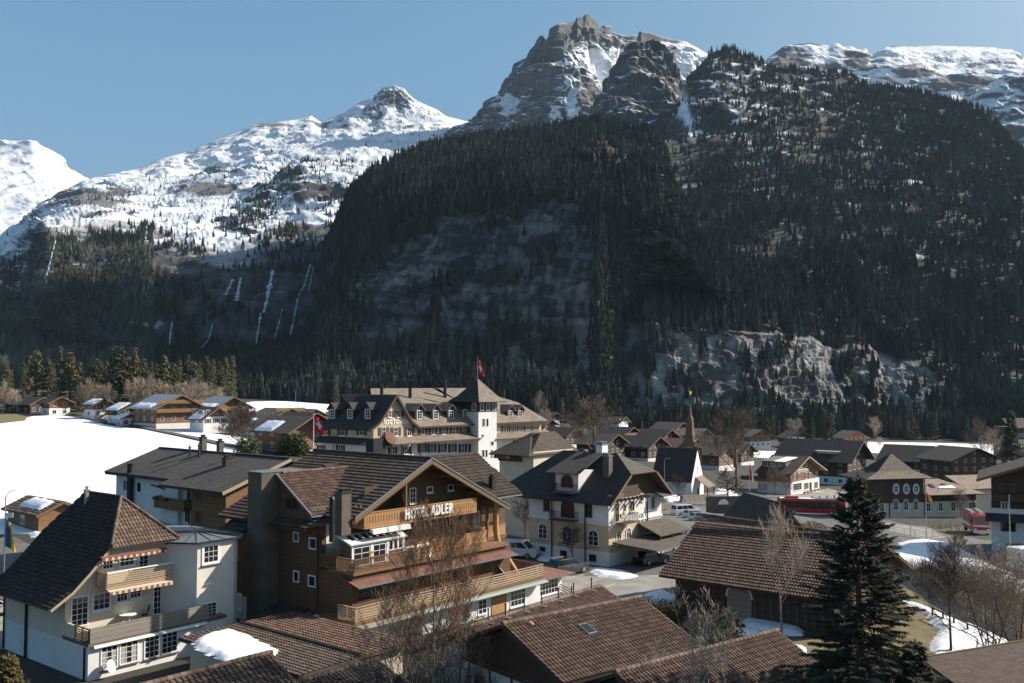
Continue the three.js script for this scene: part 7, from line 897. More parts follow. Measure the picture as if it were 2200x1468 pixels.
{ const S = new Site(1699, 1064, null, YAW), t = S.thing('inn', 'timber inn with white ground floor and a lettered white sign board on its gable', 'inn'), A = S.z(1738, 981, 1.2), E = S.z(1702, 1020, 1.2), w = S.z(1760, 1050, 0).x, yb = S.z(1699, 1037, 0).y, ex = E.x, sl = (A.y - E.y) / (A.x - E.x), zf = S.x(1628, 1045, 0).z, Y = (x) => A.y - Math.abs(x - A.x) * sl;
mesh('wall', pent(0, w, zf, 0, yb, Y(0) - 0.2, A.x, A.y - 0.25), M.woodMid, t); mesh('ground_floor', box(-0.05, w + 0.05, -1, yb - 0.002, zf, 0.05), M.plasterWhite, t);
roofFace(t, [V(ex, E.y, 1.4), V(A.x, A.y, 1.4), V(A.x, A.y, zf), V(ex, E.y, zf)], M.slate, { t: 0.2 }); roofFace(t, [V(A.x, A.y, 1.4), V(2 * A.x - ex + 1, Y(2 * A.x - ex + 1), 1.4), V(2 * A.x - ex + 1, Y(2 * A.x - ex + 1), zf), V(A.x, A.y, zf)], M.shingleWarm, { t: 0.2 });
mesh('bargeboard', [bar(V(ex, E.y - 0.1, 1.44), V(A.x, A.y - 0.1, 1.44), 0.08, 0.3)], M.beamPale, t); mesh('bargeboard', [bar(V(2 * A.x - ex + 1, Y(2 * A.x - ex + 1) - 0.1, 1.44), V(A.x, A.y - 0.1, 1.44), 0.08, 0.3)], M.beamPale, t);
{ const a = S.z(1715, 1012, 0.1), b = S.z(1737, 1010, 0.1), sb = mesh('sign_board', box(a.x, b.x, S.z(1726, 1014, 0.1).y, S.z(1726, 1008, 0.1).y, 0.02, 0.12), M.white, t), hh = (S.z(1726, 1008, 0.1).y - S.z(1726, 1014, 0.1).y); lettering(sb, 'KOMSOC', hh * 0.62, 0.03, M.iron, new THREE.Matrix4().makeTranslation(a.x + 0.3, S.z(1726, 1014, 0.1).y + hh * 0.18, 0.121), b.x - a.x - 0.6); }
for (const r of [[1706, 1018, 1709, 1029], [1715, 1018, 1719, 1029], [1730, 1016, 1734, 1028], [1739, 1016, 1743, 1027], [1752, 1015, 1756, 1026], [1730, 996, 1734, 1007]]) winPx(S, t, 'z', 0.01, r, { cols: 2, rows: 2, f: 0.08, shutters: M.shutterRed ??= std([0.12, 0.03, 0.02], 0.8), sw: 0.6, sill: false }); for (const r of [[1705, 1039, 1722, 1053], [1728, 1038, 1737, 1051], [1750, 1036, 1757, 1049]]) winPx(S, t, 'z', 0.06, r, { cols: 4, rows: 3, f: 0.08, thin: 1 }); winPx(S, t, 'z', 0.06, [1740, 1037, 1743.5, 1057], { cols: 1, rows: 1, f: 0.05, mat: M.beamDark, sill: false });
for (let i = 0; i < 5; i++) mesh('flower_box', box(lerp(4, 13, i / 4), lerp(4, 13, i / 4) + 1.2, 0.1, 0.6, 1.6, 2.1), std([0.35, 0.2, 0.14], 0.9), t);
for (const [x0, x1, yt] of [[1641, 1666, 990], [1668, 1712, 992]]) { const a = S.x(x0, 998, 0.4), b = S.x(x1, 998, 0.4), y0 = S.x((x0 + x1) / 2, 1004, 0.4).y, y1 = S.x((x0 + x1) / 2, yt, 0.4).y; mesh('dormer', box(0.4, A.x, y0, y1, a.z, Math.min(b.z, -2)), M.woodMid, t); mesh('dormer_roof', slab([V(-0.4, y1, a.z - 0.5), V(-0.4, y1, Math.min(b.z, -2) + 0.5), V(A.x, y1 + 0.7, Math.min(b.z, -2) + 0.5), V(A.x, y1 + 0.7, a.z - 0.5)], 0.15), x0 < 1650 ? M.shingleWarm : M.snow, t); for (let i = 0; i < 3; i++) window_(t, 'x', 0.39, lerp(a.z, Math.min(b.z, -2), (i + 0.5) / 3), (y0 + y1) / 2, 0.9, 1.3, { cols: 2, rows: 1, f: 0.07, shutters: M.shutterRed, sw: 0.4, sill: false }); }
for (let i = 0; i < 5; i++) window_(t, 'x', -0.06, lerp(zf + 2, -8, i / 4), 1.6, 1.2, 1.3, { cols: 2, rows: 2, f: 0.08 }); mesh('balcony', box(-1.2, -0.06, yb, yb + 1.1, -13, -4), M.woodBrown, t); chimney(t, 1.8, Y(1.8) - 0.8, A.y + 0.8, -16, 0.9, 0.9, M.concrete);
}
{ const S = new Site(1146, 1023, 8.2, YAW), t = S.thing('annex', 'low house with mossy roof and arched windows between grand hotel and villa', 'building'), zl = S.x(1073, 985, 0).z; const ey = S.x(1110, 970, 0).y; mesh('wall', box(0, 9, -0.3, ey, zl, 0), M.plasterCream, t); mesh('upper_floor', box(-0.3, 9, S.x(1105, 992, -0.3).y, ey, zl, -2), M.woodDark, t); for (let i = 0; i < 3; i++) window_(t, 'x', -0.31, lerp(zl + 1.2, -6, i / 2.4), (S.x(1105, 992, -0.3).y + ey) / 2 + 0.1, 1.7, ey - S.x(1105, 992, -0.3).y - 0.6, { arch: true, cols: 3, rows: 1, f: 0.12, mat: M.beamPale, sill: false }); const ry = ey + 2.3; roofFace(t, [V(-1.4, ey - 0.4, 0.4), V(4.5, ry, -4), V(4.5, ry, zl + 3.5), V(-1.4, ey - 0.4, zl - 0.8)], M.mossRoof ??= std([0.085, 0.068, 0.045], 0.95, { map: rep(TX.shingle, 6, 4), bumpMap: rep(TX.shingleBump, 6, 4), bumpScale: 0.04 })); roofFace(t, [V(-1.4, ey - 0.4, 0.4), V(10, ey - 0.4, 0.4), V(10, ry, -4), V(4.5, ry, -4)], M.mossRoof); roofFace(t, [V(4.5, ry, -4), V(10, ry, -4), V(10, ey - 1, zl - 0.8), V(-1.4, ey - 0.4, zl - 0.8), V(4.5, ry, zl + 3.5)].slice(0, 3), M.mossRoof); }
{ const S = new Site(1486, 1066, null, 62), t = S.thing('church', 'white church with steep dark roof and slender copper brown spire', 'church'), w = S.z(1512, 1060, 0).x, A = S.z(1497, 988, 0), e = S.z(1484, 1036, 0).y, zf = S.x(1400, 1040, 0).z, xr = w / 2, yr = Math.max(A.y, e + 7);
mesh('wall', pent(0, w, zf, 0, -0.6, e, xr, yr), M.plasterWhite, t); roofFace(t, [V(-0.25, e - 0.2, 0.06), V(xr, yr + 0.2, 0.06), V(xr, yr + 0.2, zf), V(-0.25, e - 0.2, zf)], M.slate, { t: 0.15 }); roofFace(t, [V(xr, yr + 0.2, 0.06), V(w + 0.25, e - 0.2, 0.06), V(w + 0.25, e - 0.2, zf), V(xr, yr + 0.2, zf)], M.slate, { t: 0.15 });
roofFace(t, [V(xr - 2, e + 0.8, 0.05), V(xr + 3.4, e + 0.8, 0.05), V(xr + 3.6, e - 1.4, 3.2), V(xr - 2.4, e - 1.4, 3.2)], M.shingleWarm, { t: 0.14 }); for (const x of [xr - 2, xr + 3]) mesh('post', box(x - 0.12, x + 0.12, -0.5, e - 1.4, 2.8, 3.04), M.beamDark, t); mesh('door', box(xr - 0.2, xr + 1.2, -0.3, e - 1.9, 0.02, 0.08), M.woodDark, t); mesh('slit_window', box(xr - 0.1, xr + 0.1, e + 1.6, e + 3.2, 0.01, 0.05), M.iron, t);
const bz = -4.6, p0 = S.z(1483, 963, bz), cx = p0.x; mesh('belfry', box(cx - 2.2, cx + 2.2, yr - 4, p0.y + 0.6, bz - 2.2, bz + 2.2), M.woodDark, t);
M.spire = std([0.24, 0.115, 0.065], 0.75, { map: rep(TX.shingle, 3, 2.6), bumpMap: rep(TX.shingleBump, 3, 2.6), bumpScale: 0.03 }); const H = S.z(1483, 868, bz).y - p0.y, prof = [[3.2, 0.2], [2.2, 0.8], [1.45, 2.0], [1.08, 4], [0.86, 7], [0.5, H * 0.72], [0.16, H], [0.01, H + 0.1]]; const g = new THREE.LatheGeometry(prof.map(([r, y]) => new THREE.Vector2(r, y)), 8).toNonIndexed(); g.computeVertexNormals(); const uv = g.attributes.uv; for (let i = 0; i < uv.count; i++) uv.setXY(i, uv.getX(i) * 12, g.attributes.position.getY(i)); g.translate(cx, p0.y, bz); const sp = mesh('spire', g, M.spire, t);
mesh('finial', rod(V(cx, p0.y + H, bz), V(cx, p0.y + H + 2.4, bz), 0.12, 0.05), M.iron, sp); mesh('weathercock', [new THREE.SphereGeometry(0.25, 8, 6).translate(cx, p0.y + H + 2.3, bz), new THREE.ConeGeometry(0.22, 0.8, 6).rotateZ(1.2).translate(cx + 0.35, p0.y + H + 2.85, bz)], std([0.8, 0.5, 0.12], 0.4, { metalness: 0.7 }), sp);
}
{ const S = new Site(1882, 1112, null, 13), t = S.thing('hall', 'hall with dark shingled tower block, three round windows and a long tan-roofed wing', 'building'), x1 = S.z(1984, 1090, 0).x, yw = S.z(1930, 1081, 0).y, ye = S.z(1930, 1024, 0).y, x2 = S.z(2100, 1090, 0).x, A = S.z(1915, 974, -3.5), xb = S.z(1868, 1090, 0).x;
mesh('wall', box(xb, x1, -1, yw, -7, 0), M.plasterCream, t); mesh('shingled_storey', box(xb - 0.1, x1 + 0.1, yw + 0.002, ye, -7.1, 0.1), M.beamDark, t);
const e = [V(xb - 1.4, ye - 0.3, 1.3), V(x1 + 1.4, ye - 0.3, 1.3), V(x1 + 1.4, ye - 0.3, -8.4), V(xb - 1.4, ye - 0.3, -8.4)], top = V(A.x, A.y, -3.5), mid = e.map((p) => V(lerp(p.x, top.x, 0.45), lerp(p.y, top.y, 0.27), lerp(p.z, top.z, 0.45))); for (let i = 0; i < 4; i++) { const j = (i + 1) % 4; roofFace(t, [e[i], e[j], mid[j], mid[i]], i === 3 ? M.slate : M.shingleWarm, { t: 0.12 }); roofFace(t, [mid[i], mid[j], top], i === 3 ? M.slate : M.shingleWarm, { t: 0.12 }); } mesh('finial', rod(top, top.clone().add(V(0, 1.3, 0)), 0.07, 0.02), M.iron, t);
for (const px of [1925, 1947, 1968]) { const c = S.z(px, 1051, 0.1); const ring = new THREE.TorusGeometry(0.72, 0.17, 8, 24).scale(0.8, 1.2, 1).translate(c.x, c.y, 0.16), w = mesh('round_window', [ring, box(c.x - 0.05, c.x + 0.05, c.y - 0.8, c.y + 0.8, 0.12, 0.17), box(c.x - 0.55, c.x + 0.55, c.y - 0.05, c.y + 0.05, 0.12, 0.17)], M.white, t); mesh('pane', new THREE.CylinderGeometry(0.72, 0.72, 0.03, 20).rotateX(Math.PI / 2).scale(0.8, 1.2, 1).translate(c.x, c.y, 0.12), M.pane, w); winPx(S, t, 'z', 0.11, [px - 4, 1074, px + 4, 1096], { arch: true, cols: 2, rows: 2, f: 0.12 }); }
winPx(S, t, 'z', 0.01, [1891, 1083, 1899, 1099], { cols: 2, rows: 2, f: 0.1 });
const yr = S.z(2040, 1062, 1).y, rt = S.z(2040, 1028, -5.5).y; mesh('wall', box(x1 + 0.11, x2, -1, yr, -9, -0.4), M.plasterCream, t); mesh('timber_band', box(x1 + 0.12, x2 + 0.05, yw, yr - 0.1, -8.9, -0.35), M.beamDark, t); roofFace(t, [V(x1 + 0.15, yr - 0.1, 0.9), V(x2 + 1.2, yr - 0.1, 0.9), V(x2 - 4.5, rt, -5.5), V(x1 + 0.15, rt, -5.5)], M.shingleTan ??= std([0.36, 0.275, 0.21], 0.95, { map: rep(TX.shingle, 6, 4), bumpMap: rep(TX.shingleBump, 6, 4), bumpScale: 0.03 }), { t: 0.16 }); roofFace(t, [V(x2 + 1.2, yr - 0.1, 0.9), V(x2 + 1.2, yr - 0.1, -11), V(x2 - 4.5, rt, -5.5)], M.shingleTan, { t: 0.16 });
mesh('gutter', bar(V(x1, yr - 0.2, 0.96), V(x2 + 1.2, yr - 0.2, 0.96), 0.14, 0.14), M.copper, t); for (const r of [[1991, 1082, 1999, 1098], [2017, 1081, 2025, 1098], [2044, 1080, 2052, 1098]]) winPx(S, t, 'z', -0.35, r, { cols: 2, rows: 2, f: 0.1 }); winPx(S, t, 'z', -0.35, [2082, 1080, 2096, 1092], { cols: 2, rows: 1, f: 0.12 });
for (const px of [2000, 2028]) { const q = S.z(px + 4, 1045, -2.3), k = (rt - yr + 0.1) / -6.4; const Y = (z) => yr - 0.1 + (z - 0.9) * k + 0.16; mesh('skylight', slab([V(q.x - 0.5, Y(-3.2), -3.2), V(q.x - 0.5, Y(-1.9), -1.9), V(q.x + 0.4, Y(-1.9), -1.9), V(q.x + 0.4, Y(-3.2), -3.2)], 0.1), M.pane, t); }
{ const k = (rt - yr + 0.1) / -6.4, s = snowOn([[S.z(2028, 1057, 0).x, -1.3], [S.z(2064, 1055, 0).x, -1.5], [S.z(2060, 1050, 0).x, -2.3], [S.z(2034, 1052, 0).x, -2.0]], (x, z) => yr + 0.06 + (z - 0.9) * k, 0.15); tag(s, 'thin snow patch on the tan roof of the hall', 'snow patch'); s.applyMatrix4(S.m); }
mesh('downpipe', [rod(V(x1 + 0.3, 0, 0.1), V(x1 + 0.3, ye, 0.1), 0.1), rod(V(S.z(1911, 1090, 0).x, 0, 0.1), V(S.z(1911, 1090, 0).x, ye, 0.1), 0.1), rod(V(x2 - 0.6, 0, -0.3), V(x2 - 0.6, yr, -0.3), 0.1)], M.beamDark, t); mesh('annex_wall', box(x2 + 0.01, x2 + 9, -1, yr + 0.2, -12, -4), M.plasterCream, t); window_(t, 'z', -3.99, x2 + 7, yw - 0.5, 1.0, 2.2, { cols: 2, rows: 2, f: 0.1 }); roofFace(t, [V(x2 + 0.5, yr + 0.3, -3.4), V(x2 + 10, yr + 0.3, -3.4), V(x2 + 10, yr + 2.4, -10), V(x2 + 0.5, yr + 2.4, -10)], M.shingleTan);
}
{ const S = new Site(2131, 1184, null, -27), t = S.thing('chalet', 'big dark timber chalet over a white ground floor, cut by the right edge', 'chalet'), y1 = S.z(2160, 1121, 0).y, y2 = S.z(2160, 1093, 0).y, e = S.z(2098, 1031, 1.4), sl = 0.36, w = 16; mesh('ground_floor', box(0, w, -1, y1, -12, 0), M.plasterWhite, t); mesh('wall', polyGeo([[V(0.1, y2, 0.05), V(w, y2, 0.05), V(w, e.y + (w / 2 - e.x) * sl, 0.05), V(w / 2, e.y + (w / 2 - e.x) * sl - 0.2, 0.05), V(0.1, e.y - e.x * sl - 0.2, 0.05)], [V(0.1, y2, -12), V(0.1, y2, 0.05), V(0.1, e.y - e.x * sl - 0.2, 0.05), V(0.1, e.y - e.x * sl - 0.2, -12)]]), M.woodDark, t); mesh('band', box(-0.02, w, y1 + 0.001, y2 - 0.001, -12, 0.02), M.plasterWhite, t);
roofFace(t, [V(e.x, e.y, 1.6), V(w / 2, e.y + (w / 2 - e.x) * sl, 1.6), V(w / 2, e.y + (w / 2 - e.x) * sl, -13), V(e.x, e.y, -13)], M.slate, { t: 0.2 }); mesh('bargeboard', bar(V(e.x, e.y - 0.1, 1.64), V(w / 2, e.y + (w / 2 - e.x) * sl - 0.1, 1.64), 0.08, 0.3), M.beam, t); roofFace(t, [V(-0.6, y1 + 0.2, 1.5), V(w, y1 + 0.2, 1.5), V(w, y1 + 1.0, 0.06), V(-0.6, y1 + 1.0, 0.06)], M.slate, { t: 0.12 });
for (const r of [[2153, 1080, 2158, 1094], [2160, 1080, 2165, 1094], [2150, 1042, 2156, 1056], [2172, 1042, 2178, 1056]]) winPx(S, t, 'z', 0.06, r, { cols: 1, rows: 1, f: 0.12, mat: r[1] > 1070 ? M.white : M.beam, sill: false }); winPx(S, t, 'z', 0.01, [2152, 1124, 2181, 1141], { cols: 3, rows: 1, f: 0.1, mat: M.beam, sill: false });
mesh('balcony', [box(0.3, w, S.z(2170, 1078, 1.3).y, S.z(2170, 1064, 1.3).y, 1.2, 1.26), box(0.3, w, S.z(2170, 1079, 1.3).y, S.z(2170, 1078, 1.3).y, 0.06, 1.19)], M.woodDark, t); }
{ const S = new Site(2172, 990, null, 20), t = S.thing('timber_house', 'half-timbered house with white panels at the right edge, beside a tall fir', 'house'); const y0 = S.z(2180, 962, 0).y, y1 = S.z(2180, 945, 0).y, yt = S.z(2180, 927, 0).y; mesh('wall', box(0, 14, -1, yt + 2, -10, 0), M.beamDark, t); for (let i = 0; i < 8; i++) mesh('panel', box(0.4 + i * 1.5, 1.5 + i * 1.5, y0, y1, 0.001, 0.06), M.plasterCream, t); for (let i = 0; i < 4; i++) window_(t, 'z', 0.01, 1.2 + i * 2.4, lerp(y1, yt, 0.55), 1.4, 1.3, { cols: 2, rows: 1, f: 0.1, sill: false }); roofFace(t, [V(-1.5, yt + 1.6, 1.2), V(15, yt + 1.6, 1.2), V(15, yt + 6, -5), V(0.5, yt + 6, -5)], M.slate); roofFace(t, [V(-2, y0 - 2.2, 3), V(15, y0 - 2.2, 3), V(15, y0 - 0.6, 0.02), V(-1, y0 - 0.6, 0.02)], M.tileBrown, { w: 0.5, l: 0.5 }); }
function stick(pos, a, b, r0, r1, n) {                               // tapered branch piece without caps
const d = b.clone().sub(a).normalize(), u = Math.abs(d.y) > 0.9 ? V(1, 0, 0) : V(0, 1, 0), s = V().crossVectors(d, u).normalize(), t = V().crossVectors(s, d);
const P = (c, r, k) => { const x = k / n * 6.2832; return [c.x + (s.x * Math.cos(x) + t.x * Math.sin(x)) * r, c.y + (s.y * Math.cos(x) + t.y * Math.sin(x)) * r, c.z + (s.z * Math.cos(x) + t.z * Math.sin(x)) * r]; };
for (let k = 0; k < n; k++) { const p = P(a, r0, k), q = P(a, r0, k + 1), e = P(b, r1, k + 1), f = P(b, r1, k); pos.push(...p, ...q, ...f, ...q, ...e, ...f); }
}
const fromPos = (pos) => { const g = new THREE.BufferGeometry(); g.setAttribute('position', new THREE.Float32BufferAttribute(pos, 3)); g.computeVertexNormals(); return g; };
function bareTree(h, { r = 0.02, spread = 0.5, levels = 5, kids = 4, up = 0.25, twigR = 0.006, stems = 1, first = 0.25, droop = 0 } = {}) {
const trunk = [], crown = [];
const grow = (a, d, L, r0, lv) => {
const n = lv === 0 ? 7 : lv < 3 ? 3 : 2; let p = a.clone(), dir_ = d.clone(), rad = r0; const end = Math.max(twigR, r0 * (lv === 0 ? 0.28 : 0.4)), spots = [];
for (let i = 0; i < n; i++) { const q = p.clone().addScaledVector(dir_, L / n), r1 = lerp(r0, end, (i + 1) / n); stick(lv === 0 ? trunk : crown, p, q, rad, r1, lv < 2 ? 6 : lv < 3 ? 4 : 3); spots.push([p, q, rad, r1]); p = q; rad = r1; const wo = lv ? 0.13 : 0.04; dir_.add(V(rr(-1, 1) * wo, rr(-0.4, 1) * 0.10 + (lv > 1 ? up * 0.16 - droop * 0.2 : 0), rr(-1, 1) * wo)).normalize(); }
if (lv >= levels) return;
const m = lv === 0 ? kids * 3 : kids; for (let i = 0; i < m; i++) { const t = lv === 0 ? lerp(first, 0.98, (i + rnd()) / m) : lerp(0.25, 1, (i + rnd()) / m), k = Math.min(n - 1, Math.floor(t * n)), s = spots[k], q = s[0].clone().lerp(s[1], t * n - k), side = V(rr(-1, 1), 0, rr(-1, 1)); side.addScaledVector(dir_, -side.dot(dir_)).normalize(); const nd = dir_.clone().multiplyScalar(lv === 0 ? lerp(0.25, 1.2, t) : 0.75).addScaledVector(side, spread * 1.9 * (lv === 0 ? 1 : 0.75)).add(V(0, up, 0)).normalize(); grow(q, nd, L * (lv === 0 ? lerp(0.52, 0.24, t) : rr(0.5, 0.72)), Math.max(twigR, lerp(s[2], s[3], 0.5) * rr(0.42, 0.6)), lv + 1); }
};
for (let s = 0; s < stems; s++) { const a = s / stems * 6.28; grow(V(stems > 1 ? Math.cos(a) * 0.12 : 0, -0.3, stems > 1 ? Math.sin(a) * 0.12 : 0), V(stems > 1 ? Math.cos(a) * 0.28 : rr(-0.05, 0.05), 1, stems > 1 ? Math.sin(a) * 0.28 : rr(-0.05, 0.05)).normalize(), h * (stems > 1 ? 0.8 : 0.86), r * h, 0); }
return [fromPos(trunk), fromPos(crown)];
}
function conifer(h, rad, whorls, per, sprays, { droop = 0.25, bare = 0.06, len = 0.3, wid = 0.09 } = {}) {
const trunk = [], crown = [], wood = []; stick(trunk, V(0, -0.3, 0), V(0, h * 0.55, 0), h * 0.018, h * 0.010, 7); stick(trunk, V(0, h * 0.55, 0), V(0, h * 0.985, 0), h * 0.010, 0.01, 6);
for (let w = 0; w < whorls; w++) {
const t = bare + (1 - bare) * Math.pow(w / whorls, 0.92), y = h * t, L0 = rad * Math.pow(1 - t, 0.8) * (0.75 + 0.4 * rnd()) + 0.25;
for (let b = 0; b < per; b++) {
const a = rnd() * 6.2832, L = L0 * rr(0.7, 1.15), c = Math.cos(a), s = Math.sin(a), sag = droop * (1 - t) * 1.5 - 0.15, P = (u) => V(c * L * u, y + 0.12 * L * u - sag * L * u * u + 0.22 * L * Math.max(0, u - 0.7), s * L * u);
stick(wood, P(0), P(0.9), 0.012 + L * 0.008, 0.006, 3);
const n = Math.max(5, Math.round(sprays * L / rad)); for (let k = 0; k < n; k++) {
const u = 0.12 + 0.9 * Math.sqrt((k + rnd()) / n), p = P(u), side = rnd() < 0.5 ? -1 : 1, out = len * (1.15 - 0.55 * u) * rr(0.6, 1.3), hx = c * 0.75 - s * side * rr(0.3, 1.1), hz = s * 0.75 + c * side * rr(0.3, 1.1), hl = Math.hypot(hx, hz), q = p.clone().add(V(hx / hl * out, -out * rr(0.05, 0.65), hz / hl * out)), wv = V(-hz / hl, rr(-0.5, 0.5), hx / hl).multiplyScalar(wid * rr(0.6, 1.3)), m = p.clone().lerp(q, 0.45);
crown.push(p.x, p.y, p.z, m.x + wv.x, m.y + wv.y, m.z + wv.z, q.x, q.y, q.z, p.x, p.y, p.z, q.x, q.y, q.z, m.x - wv.x, m.y - wv.y - 0.02, m.z - wv.z);
}
}
}
for (let k = 0; k < 10; k++) { const a = rnd() * 6.28, y = h * rr(0.95, 1); crown.push(0, y + 0.3, 0, Math.cos(a) * 0.14, y - 0.2, Math.sin(a) * 0.14, Math.cos(a + 0.8) * 0.14, y - 0.2, Math.sin(a + 0.8) * 0.14); }
return [fromPos(trunk.concat(wood)), fromPos(crown)];
}
const needle = (rgb) => std(rgb, 0.95, { side: THREE.DoubleSide });
M.spruceA = needle([0.075, 0.088, 0.045]); M.spruceB = needle([0.15, 0.142, 0.06]); M.spruceC = needle([0.20, 0.155, 0.065]); M.spruceNear = needle([0.034, 0.036, 0.017]);
M.bark = std([0.10, 0.078, 0.058], 0.95); M.barkPale = std([0.27, 0.225, 0.175], 0.95); M.twigBrown = std([0.17, 0.125, 0.09], 0.95); M.twigRed = std([0.20, 0.115, 0.065], 0.95); M.twigDark = std([0.075, 0.06, 0.048], 0.95); M.twigGrey = std([0.36, 0.285, 0.215], 0.95);
function tree(name, label, cat, p, [tg, cg], tm, cm, group, turn = 0, s = 1) { const t = thing(name, label, cat, p, turn, group); mesh('trunk', tg, tm, t); mesh('crown', cg, cm, t); t.scale.setScalar(s); return t; }
tree('spruce_tree', 'great dark spruce standing in the right foreground before the big barn', 'tree', at(1850, 1560, 57).setY(0), conifer(15.1, 4.5, 58, 8, 260, { droop: 0.34, len: 0.46, wid: 0.045 }), M.bark, M.spruceNear, null, 0.4);
tree('spruce_tree', 'small spruce at the right foot of the great spruce', 'tree', at(1968, 1500, 56).setY(0), conifer(5.6, 1.7, 30, 7, 60, { len: 0.4, wid: 0.08 }), M.bark, M.spruceNear);
tree('fir_tree', 'tall dark fir beside the half-timbered house at the right edge', 'tree', on(2176, 1030), conifer(24, 4.8, 46, 7, 70, { len: 0.9, wid: 0.2, droop: 0.3 }), M.bark, M.spruceA);
const KINDS = [conifer(22, 3.6, 26, 6, 34, { len: 1.1, wid: 0.26 }), conifer(24, 3.2, 30, 6, 30, { len: 1.0, wid: 0.24 }), conifer(20, 4.2, 24, 6, 36, { len: 1.2, wid: 0.28 }), conifer(18, 2.2, 24, 6, 26, { len: 0.8, wid: 0.2 })];
const BARES = [bareTree(15, { levels: 3, kids: 5, spread: 0.42, twigR: 0.035, up: 0.5, r: 0.012 }), bareTree(13, { levels: 3, kids: 5, spread: 0.55, twigR: 0.035, up: 0.35, r: 0.014 }), bareTree(11, { levels: 3, kids: 6, spread: 0.6, twigR: 0.03, up: 0.3, r: 0.014 })];
const made = {}, ORD = ['first', 'second', 'third', 'fourth', 'fifth', 'sixth', 'seventh', 'eighth', 'ninth', 'tenth', 'eleventh', 'twelfth', 'thirteenth', 'fourteenth', 'fifteenth', 'sixteenth', 'seventeenth', 'eighteenth', 'nineteenth', 'twentieth'], ordinal = (i) => i < 20 ? ORD[i] : i % 10 === 9 ? ['twentieth', 'thirtieth', 'fortieth'][Math.floor(i / 10) - 1] : ['twenty', 'thirty', 'forty'][Math.floor(i / 10) - 2] + '-' + ORD[i % 10];
const byX = (l) => l.sort((a, b) => a[0] - b[0]).map((a, i) => [...a, ordinal(i)]);
function grove(kind, px, py, hpx, label, group, m = 0, dy = 0) {
const bare = kind >= 10, k = bare ? kind - 10 : kind, p = on(px, py), H = bare ? [15, 13, 11][k] : [22, 24, 20, 18][k], want = hpx * -p.z / F, key = kind + '/' + m; p.y += dy;
let t; if (made[key]) { t = made[key].clone(); t.name = numbered(bare ? 'bare_tree' : 'conifer_tree'); scene.add(t); t.position.copy(p); t.rotation.y = rnd() * 6.3; tag(t, label, 'tree', group); } else { const [tm, cm] = bare ? [M.twigDark, [M.twigGrey, M.twigBrown, M.twigDark][m]] : [M.bark, [M.spruceA, M.spruceB, M.spruceC][m]]; t = made[key] = tree(bare ? 'bare_tree' : 'conifer_tree', label, 'tree', p, bare ? BARES[k] : KINDS[k], tm, cm, group, rnd() * 6.3); }
t.scale.set(want / H * rr(0.92, 1.1), want / H, want / H * rr(0.92, 1.1)); return t;
}

for (const [x, y, h, k, m, n] of byX([[20, 876, 70, 0, 1], [48, 880, 84, 1, 1], [76, 882, 110, 2, 1], [102, 882, 96, 0, 0], [128, 884, 118, 1, 1], [148, 884, 108, 2, 2], [168, 884, 92, 0, 1], [186, 886, 84, 1, 1], [204, 886, 98, 2, 0], [226, 884, 92, 0, 1], [240, 886, 120, 1, 1], [256, 886, 122, 2, 0], [272, 886, 104, 0, 1], [288, 886, 118, 1, 2], [306, 886, 98, 2, 1], [322, 886, 92, 0, 0], [336, 886, 88, 1, 1], [352, 886, 104, 2, 1], [368, 886, 92, 0, 0], [384, 886, 96, 1, 1], [400, 884, 104, 0, 0], [414, 884, 92, 2, 1], [428, 882, 88, 1, 1], [442, 880, 98, 0, 0], [456, 878, 90, 1, 1], [470, 876, 84, 2, 0], [484, 874, 90, 0, 1], [498, 872, 92, 1, 1], [-16, 880, 92, 2, 1], [262, 884, 100, 0, 1], [350, 884, 80, 3, 2], [500, 868, 60, 3, 1], [60, 874, 96, 0, 1], [112, 876, 80, 1, 2], [215, 876, 84, 1, 1], [376, 878, 80, 0, 1], [10, 880, 90, 1, 2]])) grove(k, x, y, h * 1.2, ['dark green', 'olive', 'brownish'][m] + ' conifer, ' + n + ' from the left in the stand behind the snow field', 'conifers of the stand behind the left snow field', m);
for (const [x, y, h, k, m, n] of byX([[5, 890, 66, 0, 0], [26, 888, 50, 1, 0], [178, 888, 62, 1, 0], [196, 888, 70, 0, 0], [214, 889, 58, 2, 0], [278, 889, 66, 0, 0], [296, 889, 74, 1, 0], [316, 889, 78, 0, 0], [338, 889, 70, 1, 0], [356, 889, 60, 2, 0], [392, 890, 66, 1, 0], [408, 892, 72, 0, 0], [424, 890, 62, 2, 0], [436, 890, 66, 1, 0], [330, 886, 66, 0, 1], [452, 884, 54, 1, 0], [470, 880, 46, 2, 0], [186, 890, 56, 0, 1], [304, 890, 60, 1, 1], [230, 889, 60, 0, 0], [366, 889, 56, 1, 0]])) grove(10 + k, x, y, h, 'pale leafless tree, ' + n + ' from the left before the conifer stand by the snow field', 'leafless trees in front of the conifer stand', m);
